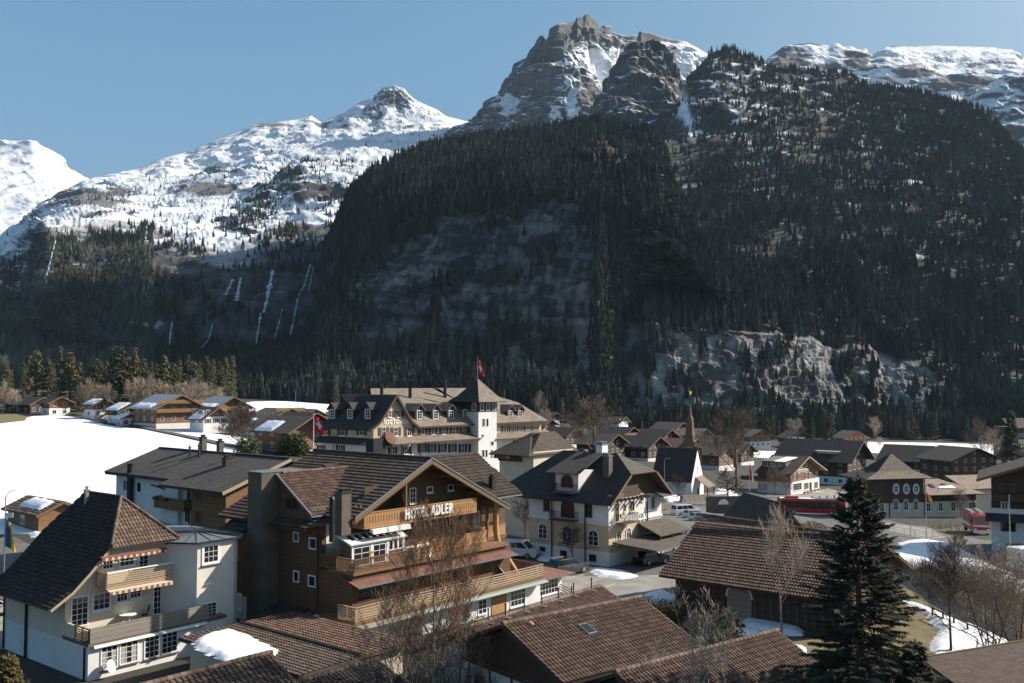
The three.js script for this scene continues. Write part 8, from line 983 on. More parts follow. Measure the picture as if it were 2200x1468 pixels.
for (const [x, y, h, k, m, l] of [[722, 872, 64, 3, 1, 'slim pale conifer left of the grand hotel roof, at the foot of the dark cliff'], [870, 855, 46, 3, 1, 'slim green conifer pair member above the long roof of the grand hotel'], [860, 852, 34, 0, 0, 'small fir above the middle of the grand hotel roof'], [915, 856, 40, 0, 0, 'dim fir above the right half of the grand hotel roof'],
[1208, 930, 76, 1, 2, 'yellowish conifer right of the grand hotel'], [1238, 932, 96, 2, 0, 'dark conifer behind the broad bare tree, right of the grand hotel'], [1187, 934, 50, 0, 0, 'small dark conifer beside the yellowish conifer near the grand hotel'], [1288, 930, 84, 1, 0, 'dark conifer at the right side of the broad bare tree'], [1440, 926, 30, 3, 1, 'short green conifer at the left end of the small far snow field'], [1648, 945, 50, 2, 0, 'dark conifer left of the group above the orange-brown chalet'], [1660, 945, 54, 0, 0, 'dark conifer in the middle above the orange-brown chalet'], [1674, 944, 42, 1, 1, 'olive conifer right above the orange-brown chalet'], [1690, 946, 46, 0, 1, 'short olive conifer between the orange-brown chalet and the dark chalet'],
[1747, 962, 64, 3, 0, 'dark slim fir left of the pair right of the white gabled house'], [1773, 960, 82, 1, 0, 'tall dark fir, left of the tall pair behind the large dark chalet'], [1786, 960, 74, 2, 0, 'tall dark fir, right of the tall pair behind the large dark chalet'], [1955, 978, 26, 3, 0, 'lone little conifer on the right snow field'], [225, 902, 56, 2, 0, 'dark fir standing beside the narrow chalet at the left'], [640, 876, 14, 3, 0, 'tiny conifer on the far snow field left of the grand hotel'], [1232, 905, 60, 0, 0, 'dim conifer in the background between grand hotel and broad bare tree'], [1265, 900, 66, 1, 0, 'dim tall conifer in the background above the broad bare tree'], [1340, 900, 50, 0, 0, 'dim conifer behind the white house with grey roof'], [1770, 940, 60, 0, 0, 'dim conifer in the background left of the red-brown chalet'], [1830, 936, 58, 1, 0, 'dim conifer in the background above the red-brown chalet'], [1960, 945, 60, 2, 0, 'dim conifer in the background at the middle of the snow field edge'], [2010, 946, 62, 0, 0, 'dim conifer in the background right of the middle of the snow field edge']]) grove(k, x, y, h, l, null, m);
for (const [x, y, h, k, m, l] of [[800, 842, 34, 0, 0, 'leafless tree group above the left end of the grand hotel main roof'], [815, 845, 40, 1, 0, 'leafless tree right of the leafless group above the grand hotel roof'], [1010, 850, 30, 1, 0, 'leafless tree just left of the hotel tower'], [1158, 908, 62, 0, 0, 'pale leafless tree right above the grand hotel right wing'], [1170, 935, 54, 2, 0, 'grey leafless bush tree beside the little chalets right of the grand hotel'], [1357, 905, 36, 0, 0, 'pale leafless tree above the white house with grey roof'], [1382, 912, 32, 2, 0, 'pale round leafless tree right of the white house with grey roof'], [1700, 946, 44, 1, 0, 'leafless tree left of the dark chalet and firs'], [1715, 944, 42, 2, 0, 'leafless tree above the dark chalet beside the firs'], [1880, 950, 52, 1, 0, 'pale leafless tree at the left end of the right snow field'], [1890, 966, 26, 2, 0, 'low leafless bush on the right snow field'], [2110, 1000, 92, 0, 1, 'tall leafless tree behind the broad brown chalet at right'], [2132, 1005, 80, 1, 0, 'leafless tree between the broad brown chalet and the tall fir'], [2065, 1112, 58, 2, 0, 'round pale leafless tree in front of the hall wing'], [1665, 1066, 66, 1, 1, 'thin leafless tree left of the inn'], [1688, 1070, 50, 2, 1, 'small leafless tree at the corner of the inn'], [1440, 1050, 70, 1, 2, 'dark leafless tree left of the church nave'], [1455, 1075, 52, 2, 2, 'leafless shrub tree in front of the church wall']]) grove(10 + k, x, y, h, l, null, m);
const big = (px, py, hpx, label, o, tm, cm, depth, y0) => { const p = depth ? at(px, py, depth).setY(y0 ?? 0) : on(px, py), h = hpx * -p.z / F; return tree('bare_tree', label, 'tree', p, bareTree(h, o), tm, cm, null, rnd() * 6); };
big(932, 1530, 410, 'tall bare birch with reddish twigs in front of the timber hotel', { levels: 5, kids: 4, spread: 0.42, up: 0.6, twigR: 0.009, r: 0.0105, first: 0.2 }, M.barkPale, M.twigRed, 58);
big(870, 1530, 260, 'smaller bare shrub left of the birch in front of the timber hotel', { levels: 5, kids: 3, spread: 0.5, up: 0.45, twigR: 0.010, r: 0.010, first: 0.1, stems: 3 }, M.barkPale, M.twigBrown, 59);
big(980, 1540, 240, 'tangled bare bush right of the birch in front of the timber hotel', { levels: 5, kids: 3, spread: 0.6, up: 0.3, twigR: 0.010, r: 0.010, first: 0.1, stems: 3 }, M.bark, M.twigBrown, 60);
big(1499, 1530, 330, 'bare tree with fine twigs in front of the barn roof, left of the thin trunk', { levels: 5, kids: 3, spread: 0.52, up: 0.3, twigR: 0.010, r: 0.0125, first: 0.22 }, M.barkPale, M.twigGrey, 52);
big(1680, 1368, 240, 'thin tall bare tree before the barn roof, next to the great spruce', { levels: 4, kids: 4, spread: 0.35, up: 0.4, twigR: 0.012, r: 0.012, first: 0.3 }, M.barkPale, M.twigGrey);
big(2043, 1402, 205, 'dark bare tree on the snow patch at the lower right', { levels: 5, kids: 4, spread: 0.52, up: 0.4, twigR: 0.012, r: 0.015, first: 0.3 }, M.twigDark, M.twigBrown);
big(1275, 990, 122, 'broad bare tree behind the villa roof', { levels: 5, kids: 4, spread: 0.55, up: 0.35, twigR: 0.035, r: 0.02, first: 0.2 }, M.twigDark, M.twigBrown);
big(1582, 1062, 165, 'great bare tree between church and inn', { levels: 5, kids: 4, spread: 0.5, up: 0.35, twigR: 0.03, r: 0.02, first: 0.25 }, M.twigDark, M.twigBrown);
big(1565, 1088, 80, 'pollarded bare tree above the old barn roof ridge', { levels: 3, kids: 4, spread: 0.8, up: 0.1, twigR: 0.05, r: 0.03, first: 0.3 }, M.twigDark, M.twigDark);
big(518, 978, 105, 'big bare tree at the edge of the snow field behind the apartment block', { levels: 5, kids: 4, spread: 0.45, up: 0.4, twigR: 0.022, r: 0.022, first: 0.2, stems: 2 }, M.twigDark, M.twigBrown);
big(1130, 1165, 95, 'bare tree at the left wall of the villa', { levels: 4, kids: 4, spread: 0.6, up: 0.2, twigR: 0.016, r: 0.02, first: 0.3 }, M.twigDark, M.twigDark);
big(1229, 1216, 90, 'bare tree in front of the shaded villa wall', { levels: 4, kids: 4, spread: 0.7, up: 0.15, twigR: 0.014, r: 0.02, first: 0.4 }, M.twigDark, M.twigDark);
big(2058, 1214, 66, 'slender bare sapling on the snow bank by the road', { levels: 4, kids: 4, spread: 0.4, up: 0.4, twigR: 0.012, r: 0.012, first: 0.2 }, M.twigDark, M.twigBrown);
big(2130, 1420, 240, 'bare shrub with thin arching twigs at the lower right edge', { levels: 4, kids: 4, spread: 0.55, up: 0.2, twigR: 0.009, r: 0.008, stems: 4, first: 0.1 }, M.bark, M.twigGrey);
big(2190, 1430, 260, 'bare shrub cut by the right edge of the picture', { levels: 4, kids: 4, spread: 0.55, up: 0.2, twigR: 0.009, r: 0.008, stems: 4, first: 0.1 }, M.bark, M.twigGrey);
function shrub(name, label, p, w, h, d, n, m, leaf = 0.16) {
const t = thing(name, label, name.includes('hedge') ? 'hedge' : 'shrub', p), pos = []; for (let i = 0; i < n; i++) { const a = rnd() * 6.283, u = Math.acos(rr(-0.15, 1)), q = Math.pow(rnd(), 0.33), b = 1 + 0.35 * noise(Math.cos(a) * 2 + w, u * 2, Math.sin(a) * 2), x = Math.sin(u) * Math.cos(a) * w * q * b, y = Math.cos(u) * h * q * b, z = Math.sin(u) * Math.sin(a) * d * q * b, r = leaf * rr(0.6, 1.4), e = V(rr(-1, 1), rr(-0.3, 1), rr(-1, 1)).normalize().multiplyScalar(r), f = V(rr(-1, 1), rr(-1, 1), rr(-1, 1)).normalize().multiplyScalar(r * 0.4); pos.push(x - f.x, y - f.y, z - f.z, x + f.x, y + f.y, z + f.z, x + e.x, y + e.y, z + e.z); }
mesh('foliage', fromPos(pos), m, t); mesh('stem', rod(V(0, -0.2, 0), V(0, h * 0.5, 0), 0.05, 0.02), M.bark, t); return t;
}
M.cedar = needle([0.105, 0.085, 0.022]); M.hedge = needle([0.075, 0.068, 0.022]); M.pine = needle([0.06, 0.075, 0.022]);
{ const g = [conifer(3.4, 0.9, 40, 8, 50, { droop: -0.3, bare: 0.01, len: 0.28, wid: 0.08 })]; tree('cypress_shrub', 'golden green column shrub in the bottom left corner before the cream house', 'shrub', at(14, 1510, 60).setY(0.3), g[0], M.bark, M.cedar); }
tree('dwarf_conifer', 'small green conifer bush at the edge of the snowy low roof', 'shrub', at(505, 1424, 57.4).setY(2.6), conifer(1.0, 0.45, 24, 7, 30, { bare: 0.01, len: 0.2, wid: 0.06 }), M.bark, M.cedar);
shrub('hedge', 'long olive hedge below the barn eave, behind the tiled roof with the skylight', on(1408, 1332), 4.6, 1.8, 1.6, 9000, M.hedge, 0.16); shrub('hedge', 'dense olive hedge left of the arched barn door', on(1526, 1398), 3.0, 3.0, 2.2, 9000, M.hedge, 0.16);
shrub('pine_bush', 'yellow green pine bush in front of the brown timber house', on(630, 978), 4, 5.2, 3.4, 2600, M.pine, 0.7); shrub('pine_bush', 'dark green pine bush at the foot of the big bare tree', on(532, 984), 3, 4.5, 3, 1800, M.pine, 0.6);
shrub('dry_bush', 'pale dry bush beside the road, right of the old barn', on(1735, 1165), 3.4, 2.6, 2.8, 5000, needle([0.25, 0.18, 0.10]), 0.22);
{ const pos = []; for (const [x, y, n, w] of [[2020, 1232, 500, 3], [2075, 1262, 600, 3.5], [2140, 1300, 700, 4], [1960, 1225, 300, 2.5], [2060, 1140, 250, 4], [2200, 1350, 700, 5]]) { const c = on(x, y); for (let i = 0; i < n; i++) { const a = V(c.x + rr(-w, w), groundY(c.x, c.z), c.z + rr(-w, w) * 0.8), h = rr(0.5, 1.7), b = a.clone().add(V(rr(-0.5, 0.5), h, rr(-0.5, 0.5))); stick(pos, a, b, 0.014, 0.006, 3); } } const m = mesh('undergrowth', fromPos(pos), M.twigBrown); stuff(m); m.userData.label = 'brown leafless scrub along the stream bank at the lower right'; }
{ const pos = []; for (const [x, y, d, n, w] of [[830, 1440, 60, 500, 4], [1000, 1430, 60, 500, 4], [900, 1420, 63, 300, 3]]) { const c = at(x, y, d); for (let i = 0; i < n; i++) { const a = V(c.x + rr(-w, w), 0, c.z + rr(-w, w) * 0.6), h = rr(0.8, 2.6), b = a.clone().add(V(rr(-0.7, 0.7), h, rr(-0.7, 0.7))); stick(pos, a, b, 0.016, 0.006, 3); } } const m = mesh('undergrowth', fromPos(pos), M.twigBrown); stuff(m); m.userData.label = 'brown bare thicket round the foot of the birch before the hotel'; }
M.tyre = std([0.02, 0.02, 0.02], 0.8); M.rim = std([0.42, 0.42, 0.44], 0.3, { metalness: 0.8 }); M.glassCar = std([0.012, 0.014, 0.016], 0.08); M.lampRed = std([0.4, 0.02, 0.02], 0.3); M.lampWhite = std([0.8, 0.8, 0.78], 0.2); M.plastic = std([0.03, 0.03, 0.03], 0.6);
const paint = (rgb, metal = 0.1, rough = 0.3) => { const m = new THREE.MeshPhysicalMaterial({ roughness: rough, metalness: metal, clearcoat: 0.8, clearcoatRoughness: 0.06 }); m.color.setRGB(...rgb); return m; };
function wheel(t, x, z, r, w) { const s = Math.sign(z), y = mesh('wheel', new THREE.CylinderGeometry(r, r, w, 20).rotateX(Math.PI / 2).translate(x, r, z), M.tyre, t); mesh('rim', [new THREE.CylinderGeometry(r * 0.66, r * 0.66, 0.03, 14).rotateX(Math.PI / 2).translate(x, r, z + s * (w / 2 + 0.012)), ...[0, 1, 2, 3, 4].map((k) => box(-0.03, 0.03, 0, r * 0.6, -0.01, 0.01).rotateZ(k * 1.2566).translate(x, r, z + s * (w / 2 + 0.035)))], M.rim, y); }
function car(label, p, turn, o) {
const { L, W, H, belt, mat } = o, t = thing(o.name ?? 'car', label, o.cat ?? 'car', p, turn, o.group), hl = L / 2, hw = W / 2, r = o.r ?? 0.33, cl = 0.24;
const s = new THREE.Shape(); s.moveTo(-hl + 0.05, cl); s.lineTo(hl - 0.1, cl); s.quadraticCurveTo(hl, cl + 0.05, hl, cl + 0.3); s.lineTo(hl - 0.02, o.nose ?? belt * 0.8); s.quadraticCurveTo(hl - 0.1, (o.nose ?? belt * 0.8) + 0.1, o.wsx + 0.0, belt); s.lineTo(o.rwx, belt); s.lineTo(-hl + 0.04, belt - 0.05); s.quadraticCurveTo(-hl - 0.02, belt * 0.7, -hl, cl + 0.25); s.closePath();
const ax = o.axles; const holes = ax.map((x) => { const h = new THREE.Path(); return h; });
const body = new THREE.ExtrudeGeometry(s, { depth: W - 0.12, bevelEnabled: true, bevelSize: 0.05, bevelThickness: 0.06, bevelSegments: 2, curveSegments: 6 }).translate(0, 0, -hw + 0.06); mesh('body', body, mat, t);
for (const x of ax) for (const z of [-1, 1]) { mesh('wheel_arch', new THREE.CylinderGeometry(r * 1.18, r * 1.18, 0.02, 18, 1, false, -Math.PI / 2 - 0.25, Math.PI + 0.5).rotateX(Math.PI / 2 * 1).rotateZ(0).translate(x, r, z * (hw + 0.004)), M.plastic, t); wheel(t, x, z * (hw - 0.08), r, 0.22); }
const tx = o.top, ti = o.tuck ?? 0.14, b0 = V(o.rwx, belt - 0.02, hw - 0.05), b1 = V(o.wsx, belt - 0.02, hw - 0.05), c0 = V(tx[0], H - 0.05, hw - ti), c1 = V(tx[1], H - 0.05, hw - ti), m = (v) => V(v.x, v.y, -v.z);
mesh('cabin', polyGeo([[b0, b1, c1, c0], [m(b1), m(b0), m(c0), m(c1)], [b1, m(b1), m(c1), c1], [m(b0), b0, c0, m(c0)]]), mat, t);
mesh('roof', polyGeo([[c0, c1, c1.clone().add(V(-0.15, 0.05, -0.12)), c0.clone().add(V(0.12, 0.05, -0.12))], [m(c1), m(c0), m(c0).add(V(0.12, 0.05, 0.12)), m(c1).add(V(-0.15, 0.05, 0.12))], [c0.clone().add(V(0.12, 0.05, -0.12)), c1.clone().add(V(-0.15, 0.05, -0.12)), m(c1).add(V(-0.15, 0.05, 0.12)), m(c0).add(V(0.12, 0.05, 0.12))], [c1, m(c1), m(c1).add(V(-0.15, 0.05, 0.12)), c1.clone().add(V(-0.15, 0.05, -0.12))], [m(c0), c0, c0.clone().add(V(0.12, 0.05, -0.12)), m(c0).add(V(0.12, 0.05, 0.12))]]), o.roofMat ?? mat, t);
const panel = (q, f, e) => { const [a, b, c, d] = q, P = (u, v) => a.clone().lerp(b, u).lerp(d.clone().lerp(c, u), v), n = V().crossVectors(b.clone().sub(a), d.clone().sub(a)).normalize().multiplyScalar(e); return [P(f[0], f[2]).add(n), P(f[1], f[2]).add(n), P(f[1], f[3]).add(n), P(f[0], f[3]).add(n)]; };
const sw = o.sideWins ?? [[0.06, 0.34], [0.38, 0.66], [0.70, 0.93]]; for (const [u0, u1] of sw) { mesh('side_window', polyGeo([panel([b0, b1, c1, c0], [u0, u1, 0.14, 0.88], 0.008)]), M.glassCar, t); mesh('side_window', polyGeo([panel([m(b1), m(b0), m(c0), m(c1)], [1 - u1, 1 - u0, 0.14, 0.88], 0.008)]), M.glassCar, t); }
mesh('windscreen', polyGeo([panel([b1, m(b1), m(c1), c1], [0.05, 0.95, 0.06, 0.93], 0.008)]), M.glassCar, t); mesh('rear_window', polyGeo([panel([m(b0), b0, c0, m(c0)], [0.08, 0.92, 0.12, 0.88], 0.008)]), M.glassCar, t);
for (const z of [-1, 1]) { mesh('headlight', box(hl - 0.16, hl + 0.015, belt * 0.66, belt * 0.8, z > 0 ? hw - 0.42 : -hw + 0.06, z > 0 ? hw - 0.06 : -hw + 0.42), M.lampWhite, t); mesh('tail_light', box(-hl - 0.02, -hl + 0.12, belt * 0.66, belt * 0.9, z > 0 ? hw - 0.3 : -hw + 0.02, z > 0 ? hw - 0.02 : -hw + 0.3), M.lampRed, t); mesh('mirror', new THREE.SphereGeometry(0.11, 8, 6).scale(0.7, 0.8, 1).translate(o.wsx - 0.35, belt + 0.1, z * (hw + 0.08)), mat, t); if (o.rails) mesh('roof_rail', bar(V(tx[0] + 0.2, H + 0.04, z * (hw - ti - 0.06)), V(tx[1] - 0.25, H + 0.04, z * (hw - ti - 0.06)), 0.04), M.steel, t); }
mesh('bumper', [box(hl - 0.02, hl + 0.05, cl, cl + 0.24, -hw + 0.1, hw - 0.1)], M.plastic, t); mesh('number_plate', box(-hl - 0.035, -hl - 0.015, cl + 0.28, cl + 0.4, -0.26, 0.26), M.lampWhite, t); mesh('sill', [box(-hl + 0.9, hl - 0.9, cl - 0.04, cl + 0.1, -hw - 0.01, hw + 0.01)], M.plastic, t);
for (const x of o.doors ?? [0.15, -0.85]) mesh('door_handle', [box(x - 0.1, x + 0.1, belt - 0.14, belt - 0.1, hw, hw + 0.03)], M.rim, t);
return t;
}
const SUV = { L: 4.75, W: 1.95, H: 1.68, belt: 1.08, wsx: 1.0, rwx: -2.25, top: [-1.85, 0.35], axles: [-1.42, 1.45], r: 0.38, rails: true }, VAN = { L: 4.95, W: 1.92, H: 1.97, belt: 1.12, wsx: 1.75, rwx: -2.42, top: [-2.25, 0.85], axles: [-1.5, 1.5], r: 0.34, tuck: 0.1, nose: 0.98, sideWins: [[0.05, 0.32], [0.35, 0.62], [0.65, 0.94]] }, HATCH = { L: 4.1, W: 1.76, H: 1.48, belt: 0.95, wsx: 0.95, rwx: -1.95, top: [-1.45, 0.15], axles: [-1.22, 1.28], r: 0.31 }, ESTATE = { ...HATCH, L: 4.6, rwx: -2.2, top: [-1.75, 0.1], axles: [-1.35, 1.4] };
const R = (d) => d * Math.PI / 180, gp = (x, y) => on(x, y).add(V(0, 0.045, 0));
car('dark grey sport utility car parked in front of the villa wall', gp(1220, 1233), R(40), { ...SUV, mat: paint([0.055, 0.057, 0.062], 0.7, 0.25) });
car('white van parked in the shade between timber hotel and villa', gp(1113, 1198), R(-20), { ...VAN, name: 'van', cat: 'van', mat: paint([0.72, 0.73, 0.74]) });
car('white van parked by the wooden fence below the church', gp(1472, 1108), R(24), { ...VAN, name: 'van', cat: 'van', mat: paint([0.75, 0.75, 0.74]) });
car('white van parked along the shaded side wall of the inn', gp(1661, 1056), R(170), { ...VAN, name: 'van', cat: 'van', mat: paint([0.72, 0.73, 0.74]) });
car('silver car parked second behind the barn ridge, beside the white van', gp(1496, 1114), R(20), { ...ESTATE, mat: paint([0.62, 0.63, 0.64], 0.5) });
car('silver estate car nearest to the barn ridge, in front of the other silver car', gp(1510, 1120), R(20), { ...ESTATE, mat: paint([0.5, 0.51, 0.52], 0.6) });
car('dark blue car half hidden behind the barn ridge', gp(1536, 1126), R(25), { ...HATCH, mat: paint([0.02, 0.025, 0.045], 0.5) });
car('light blue car behind the villa entrance porch', gp(1440, 1158), R(15), { ...HATCH, mat: paint([0.25, 0.42, 0.46], 0.4) });
car('dark car standing under the flat carport roof of the villa', gp(1400, 1212), R(35), { ...HATCH, mat: paint([0.02, 0.022, 0.024], 0.4) });
car('white car at the left edge, behind the cream house', gp(-8, 1322), R(32), { ...ESTATE, mat: paint([0.74, 0.74, 0.73]) });
car('dark van beside the white trailer at the right edge', gp(2184, 1208), R(80), { ...VAN, name: 'van', cat: 'van', mat: paint([0.03, 0.033, 0.036]) });
car('black car on the road behind the timber hotel gable', gp(1075, 1100), R(-30), { ...HATCH, mat: paint([0.015, 0.015, 0.016], 0.3) });
{ const c = gp(1742, 1106), t = thing('bus', 'long red bus with dark window band on the road behind the barn ridge', 'bus', c, R(-14)), red = paint([0.42, 0.012, 0.018]), L = 12.5, W = 2.5, H = 3.05, hl = L / 2;
mesh('body', new THREE.ExtrudeGeometry((() => { const s = new THREE.Shape(); s.moveTo(-hl, 0.35); s.lineTo(hl, 0.35); s.lineTo(hl, 1.3); s.quadraticCurveTo(hl, H - 0.1, hl - 0.35, H - 0.05); s.lineTo(-hl + 0.2, H - 0.05); s.quadraticCurveTo(-hl, H - 0.1, -hl, H - 0.4); s.closePath(); return s; })(), { depth: W - 0.16, bevelEnabled: true, bevelSize: 0.06, bevelThickness: 0.08, bevelSegments: 2 }).translate(0, 0, -W / 2 + 0.08), red, t); mesh('roof_panel', box(-hl + 0.5, hl - 1.6, H + 0.01, H + 0.06, -W / 2 + 0.3, W / 2 - 0.3), M.white, t); mesh('roof_unit', box(-hl + 1.5, -hl + 4, H + 0.061, H + 0.3, -0.8, 0.8), red, t);
for (let i = 0; i < 8; i++) mesh('side_window', box(-hl + 0.5 + i * 1.38, -hl + 1.82 + i * 1.38, 1.3, 2.6, W / 2 + 0.002, W / 2 + 0.03), M.glassCar, t); mesh('windscreen', box(hl + 0.02, hl + 0.07, 1.15, 2.75, -1.1, 1.1), M.glassCar, t); mesh('destination_sign', box(hl + 0.071, hl + 0.09, 2.05, 2.45, -0.75, 0.75), M.white, t); for (const z of [-0.9, 0.9]) mesh('headlight', box(hl + 0.03, hl + 0.08, 0.65, 0.85, z - 0.18, z + 0.18), M.lampWhite, t); for (const x of [-3.2, 3.7]) for (const z of [-1, 1]) wheel(t, x, z * (W / 2 - 0.06), 0.5, 0.3); mesh('lower_trim', box(-hl + 0.4, hl - 0.4, 0.3, 0.42, W / 2 - 0.02, W / 2 + 0.015), M.white, t); }
{ const c = gp(2098, 1146), t = thing('fire_engine', 'red and white fire engine parked beside the white ground floor at right', 'fire engine', c, R(-104)), red = paint([0.45, 0.02, 0.02]); mesh('cab', new THREE.ExtrudeGeometry((() => { const s = new THREE.Shape(); s.moveTo(1.4, 0.6); s.lineTo(3.6, 0.6); s.lineTo(3.65, 1.8); s.lineTo(3.4, 3.1); s.lineTo(1.4, 3.15); s.closePath(); return s; })(), { depth: 2.3, bevelEnabled: true, bevelSize: 0.06, bevelThickness: 0.08, bevelSegments: 2 }).translate(0, 0, -1.15), red, t); mesh('box_body', box(-4, 1.3, 0.7, 3.2, -1.22, 1.22), red, t); mesh('stripe', box(-4.01, 1.31, 1.2, 1.6, -1.23, 1.23), M.white, t); mesh('bumper', box(3.55, 3.85, 0.5, 0.95, -1.2, 1.2), M.white, t); mesh('grille_stripe', box(3.68, 3.74, 1.45, 1.7, -1.15, 1.15), M.white, t); mesh('windscreen', polyGeo([[V(3.73, 1.9, 1.08), V(3.73, 1.9, -1.08), V(3.53, 2.95, -1.08), V(3.53, 2.95, 1.08)]]), M.glassCar, t); for (const z of [-1, 1]) { mesh('side_window', box(1.9, 3.2, 1.9, 2.8, z > 0 ? 1.24 : -1.25, z > 0 ? 1.25 : -1.24), M.glassCar, t); mesh('headlight', box(3.7, 3.78, 0.98, 1.18, z * 0.9 - 0.18, z * 0.9 + 0.18), M.lampWhite, t); for (const x of [-2.4, 2.4]) wheel(t, x, z * 1.05, 0.52, 0.34); mesh('mirror', box(3.4, 3.55, 1.9, 2.5, z * 1.45 - 0.08, z * 1.45 + 0.08), M.plastic, t); } mesh('beacon', [new THREE.CylinderGeometry(0.14, 0.14, 0.22, 10).translate(2.4, 3.32, 0.7)], std([0.02, 0.05, 0.3], 0.3), t); mesh('roof_gear', [box(-3.6, 0.8, 3.21, 3.45, -0.9, -0.4), box(-3.6, 0.8, 3.21, 3.4, 0.3, 0.9)], M.steel, t); }
{ const c = gp(2196, 1236), t = thing('trailer', 'white box trailer at the right edge beside the dark van', 'trailer', c, R(10)); mesh('box', box(-1, 3, 0.6, 2.9, -1, 1), M.white, t); mesh('frame', box(-1.6, 3, 0.45, 0.598, -0.9, 0.9), M.plastic, t); for (const z of [-1, 1]) wheel(t, 1, z * 0.95, 0.35, 0.2); }
const pole = (px, py, top, label, name = 'street_lamp', cat = 'street lamp', arm = 1) => { const p = on(px, py), h = (py - top) * -p.z / F * 1.005, t = thing(name, label, cat, p); mesh('pole', rod(V(0, 0, 0), V(0, h, 0), 0.08, 0.05, 8), M.steel, t); if (arm) { mesh('arm', tube([V(0, h - 0.05, 0), V(0.3 * arm, h + 0.35, 0), V(1.1 * arm, h + 0.45, 0)], 0.04), M.steel, t); mesh('lamp_head', box(Math.min(0.9 * arm, 1.5 * arm), Math.max(0.9 * arm, 1.5 * arm), h + 0.36, h + 0.48, -0.14, 0.14), M.zinc, t); } return [t, h]; };
{ const p = at(673, 975, 112), h = (975 - 888) * 112 / F, t = thing('flag', 'red flag with white cross on a white pole left of the grand hotel', 'flag', p); mesh('flagpole', rod(V(0, -8, 0), V(0, h, 0), 0.07, 0.04), M.white, t); flagCloth(t, 0.03, h - 0.25, 1.6, 2.0, 1); }
{ const p = at(8, 1230, 92), h = (1230 - 1070) * 92 / F, t = thing('banner_flag', 'blue and yellow hanging banner on a lamp pole at the left edge', 'flag', p); mesh('flagpole', rod(V(0, -3, 0), V(0, h, 0), 0.07, 0.05), M.steel, t); mesh('lamp_arm', tube([V(0, h - 0.1, 0), V(0.3, h + 0.4, 0), V(0.8, h + 0.6, 0)], 0.035), M.steel, t); M.flagBlue = std([0.03, 0.09, 0.2], 0.85); M.flagYellow = std([0.72, 0.5, 0.02], 0.85); const g = new THREE.Group(); g.position.y = h - 2.0; flagCloth(t, 0.05, h - 2.0, 1.2, 2.9, 0, [[0, 0.55, M.flagBlue, 'blue_cloth'], [0.55, 1, M.flagYellow, 'yellow_cloth']]); mesh('banner_head', box(0.02, 0.75, h - 2.0, h - 1.55, -0.02, 0.02), M.white, t); }
{ const p = on(1611, 1062), h = (1062 - 996) * -p.z / F, t = thing('banner_flag', 'red and white banner on a pole left of the inn', 'flag', p); mesh('flagpole', rod(V(0, 0, 0), V(0, h, 0), 0.07), M.steel, t); flagCloth(t, 0.05, h - 0.6, 1.1, 3.6, 0, [[0, 0.6, M.flagRed, 'red_cloth'], [0.6, 1, M.flagWhite, 'white_cloth']]); }
{ const [t, h] = pole(1991, 1160, 1045, 'grey lamp pole with a red and yellow flag in front of the hall', 'lamp_pole', 'street lamp', 0); mesh('lamp_head', new THREE.CylinderGeometry(0.3, 0.12, 0.18, 10).translate(0, h, 0), M.zinc, t); flagCloth(t, 0.06, h - 1.0, 0.9, 1.2, 0, [[0, 0.5, M.flagRed, 'red_cloth'], [0.5, 1, M.flagYellow, 'yellow_cloth']]); }
pole(2172, 1222, 1066, 'tall thin lamp pole before the big dark chalet at the right edge', 'street_lamp', 'street lamp', 0); pole(1428, 1060, 990, 'curved street lamp right of the villa roof'); pole(1380, 950, 905, 'lamp mast on the small far snow field', 'street_lamp', 'street lamp', 0); pole(1957, 1152, 1116, 'short lamp post on the bridge railing', 'street_lamp', 'street lamp', 0); pole(635, 874, 838, 'thin mast on the far snow field before the dark cliff', 'lamp_mast', 'mast', 0);
function fence(label, pts, h, mat, name, post, rails, o = {}) { const t = thing(name, label, 'fence', pts[0]); const q = pts.map((p) => p.clone().sub(pts[0])); for (let i = 0; i < q.length - 1; i++) { for (let k = 0; k < rails; k++) { const y = h * (k + 1) / rails - 0.04; mesh('rail', bar(q[i].clone().add(V(0, y, 0)), q[i + 1].clone().add(V(0, y, 0)), o.rw ?? 0.05, o.rh ?? 0.05), mat, t); } const n = Math.max(1, Math.round(q[i].distanceTo(q[i + 1]) / post)); for (let k = 0; k <= (i === q.length - 2 ? n : n - 1); k++) { const p = q[i].clone().lerp(q[i + 1], k / n); mesh('post', bar(p.clone().add(V(0, -0.2, 0)), p.clone().add(V(0, h, 0)), o.pw ?? 0.06), mat, t); } } return t; }
fence('steel railing along the near side of the road bridge', [on(1750, 1128), on(1900, 1143), on(1990, 1160), on(2030, 1152)], 1.1, M.steel, 'bridge_railing', 3.2, 3); fence('steel railing along the far side of the road in front of the hall', [on(1840, 1112), on(1905, 1121), on(1995, 1134)], 1.1, M.steel, 'bridge_railing', 3.2, 3);
fence('wooden fence with close pales behind the white van below the church', [on(1398, 1102), on(1440, 1096)], 1.3, M.woodMid, 'wooden_fence', 0.7, 3, { rh: 0.16 }); fence('dark wooden fence along the stream bank at the lower right', [on(2004, 1330), on(2050, 1352), on(2110, 1380), on(2140, 1402)], 1.0, M.beamDark, 'wooden_fence', 2, 2, { rh: 0.1, pw: 0.12 });
{ const t = thing('stair_railing', 'dark curved stair railing beside the red porch of the timber hotel', 'railing', on(1196, 1272)); for (let i = 0; i < 4; i++) mesh('rail', tube([V(-2, 0.3 + i * 0.26, -0.6), V(-0.5, 0.35 + i * 0.26, 0.2), V(1.4, -0.3 + i * 0.24, 1.2)], 0.05), M.woodGrey, t); for (const [x, y, z] of [[-2, 0.3, -0.6], [-0.5, 0.35, 0.2], [1.4, -0.3, 1.2]]) mesh('post', box(x - 0.06, x + 0.06, -0.5, y + 1.1, z - 0.06, z + 0.06), M.iron, t); }
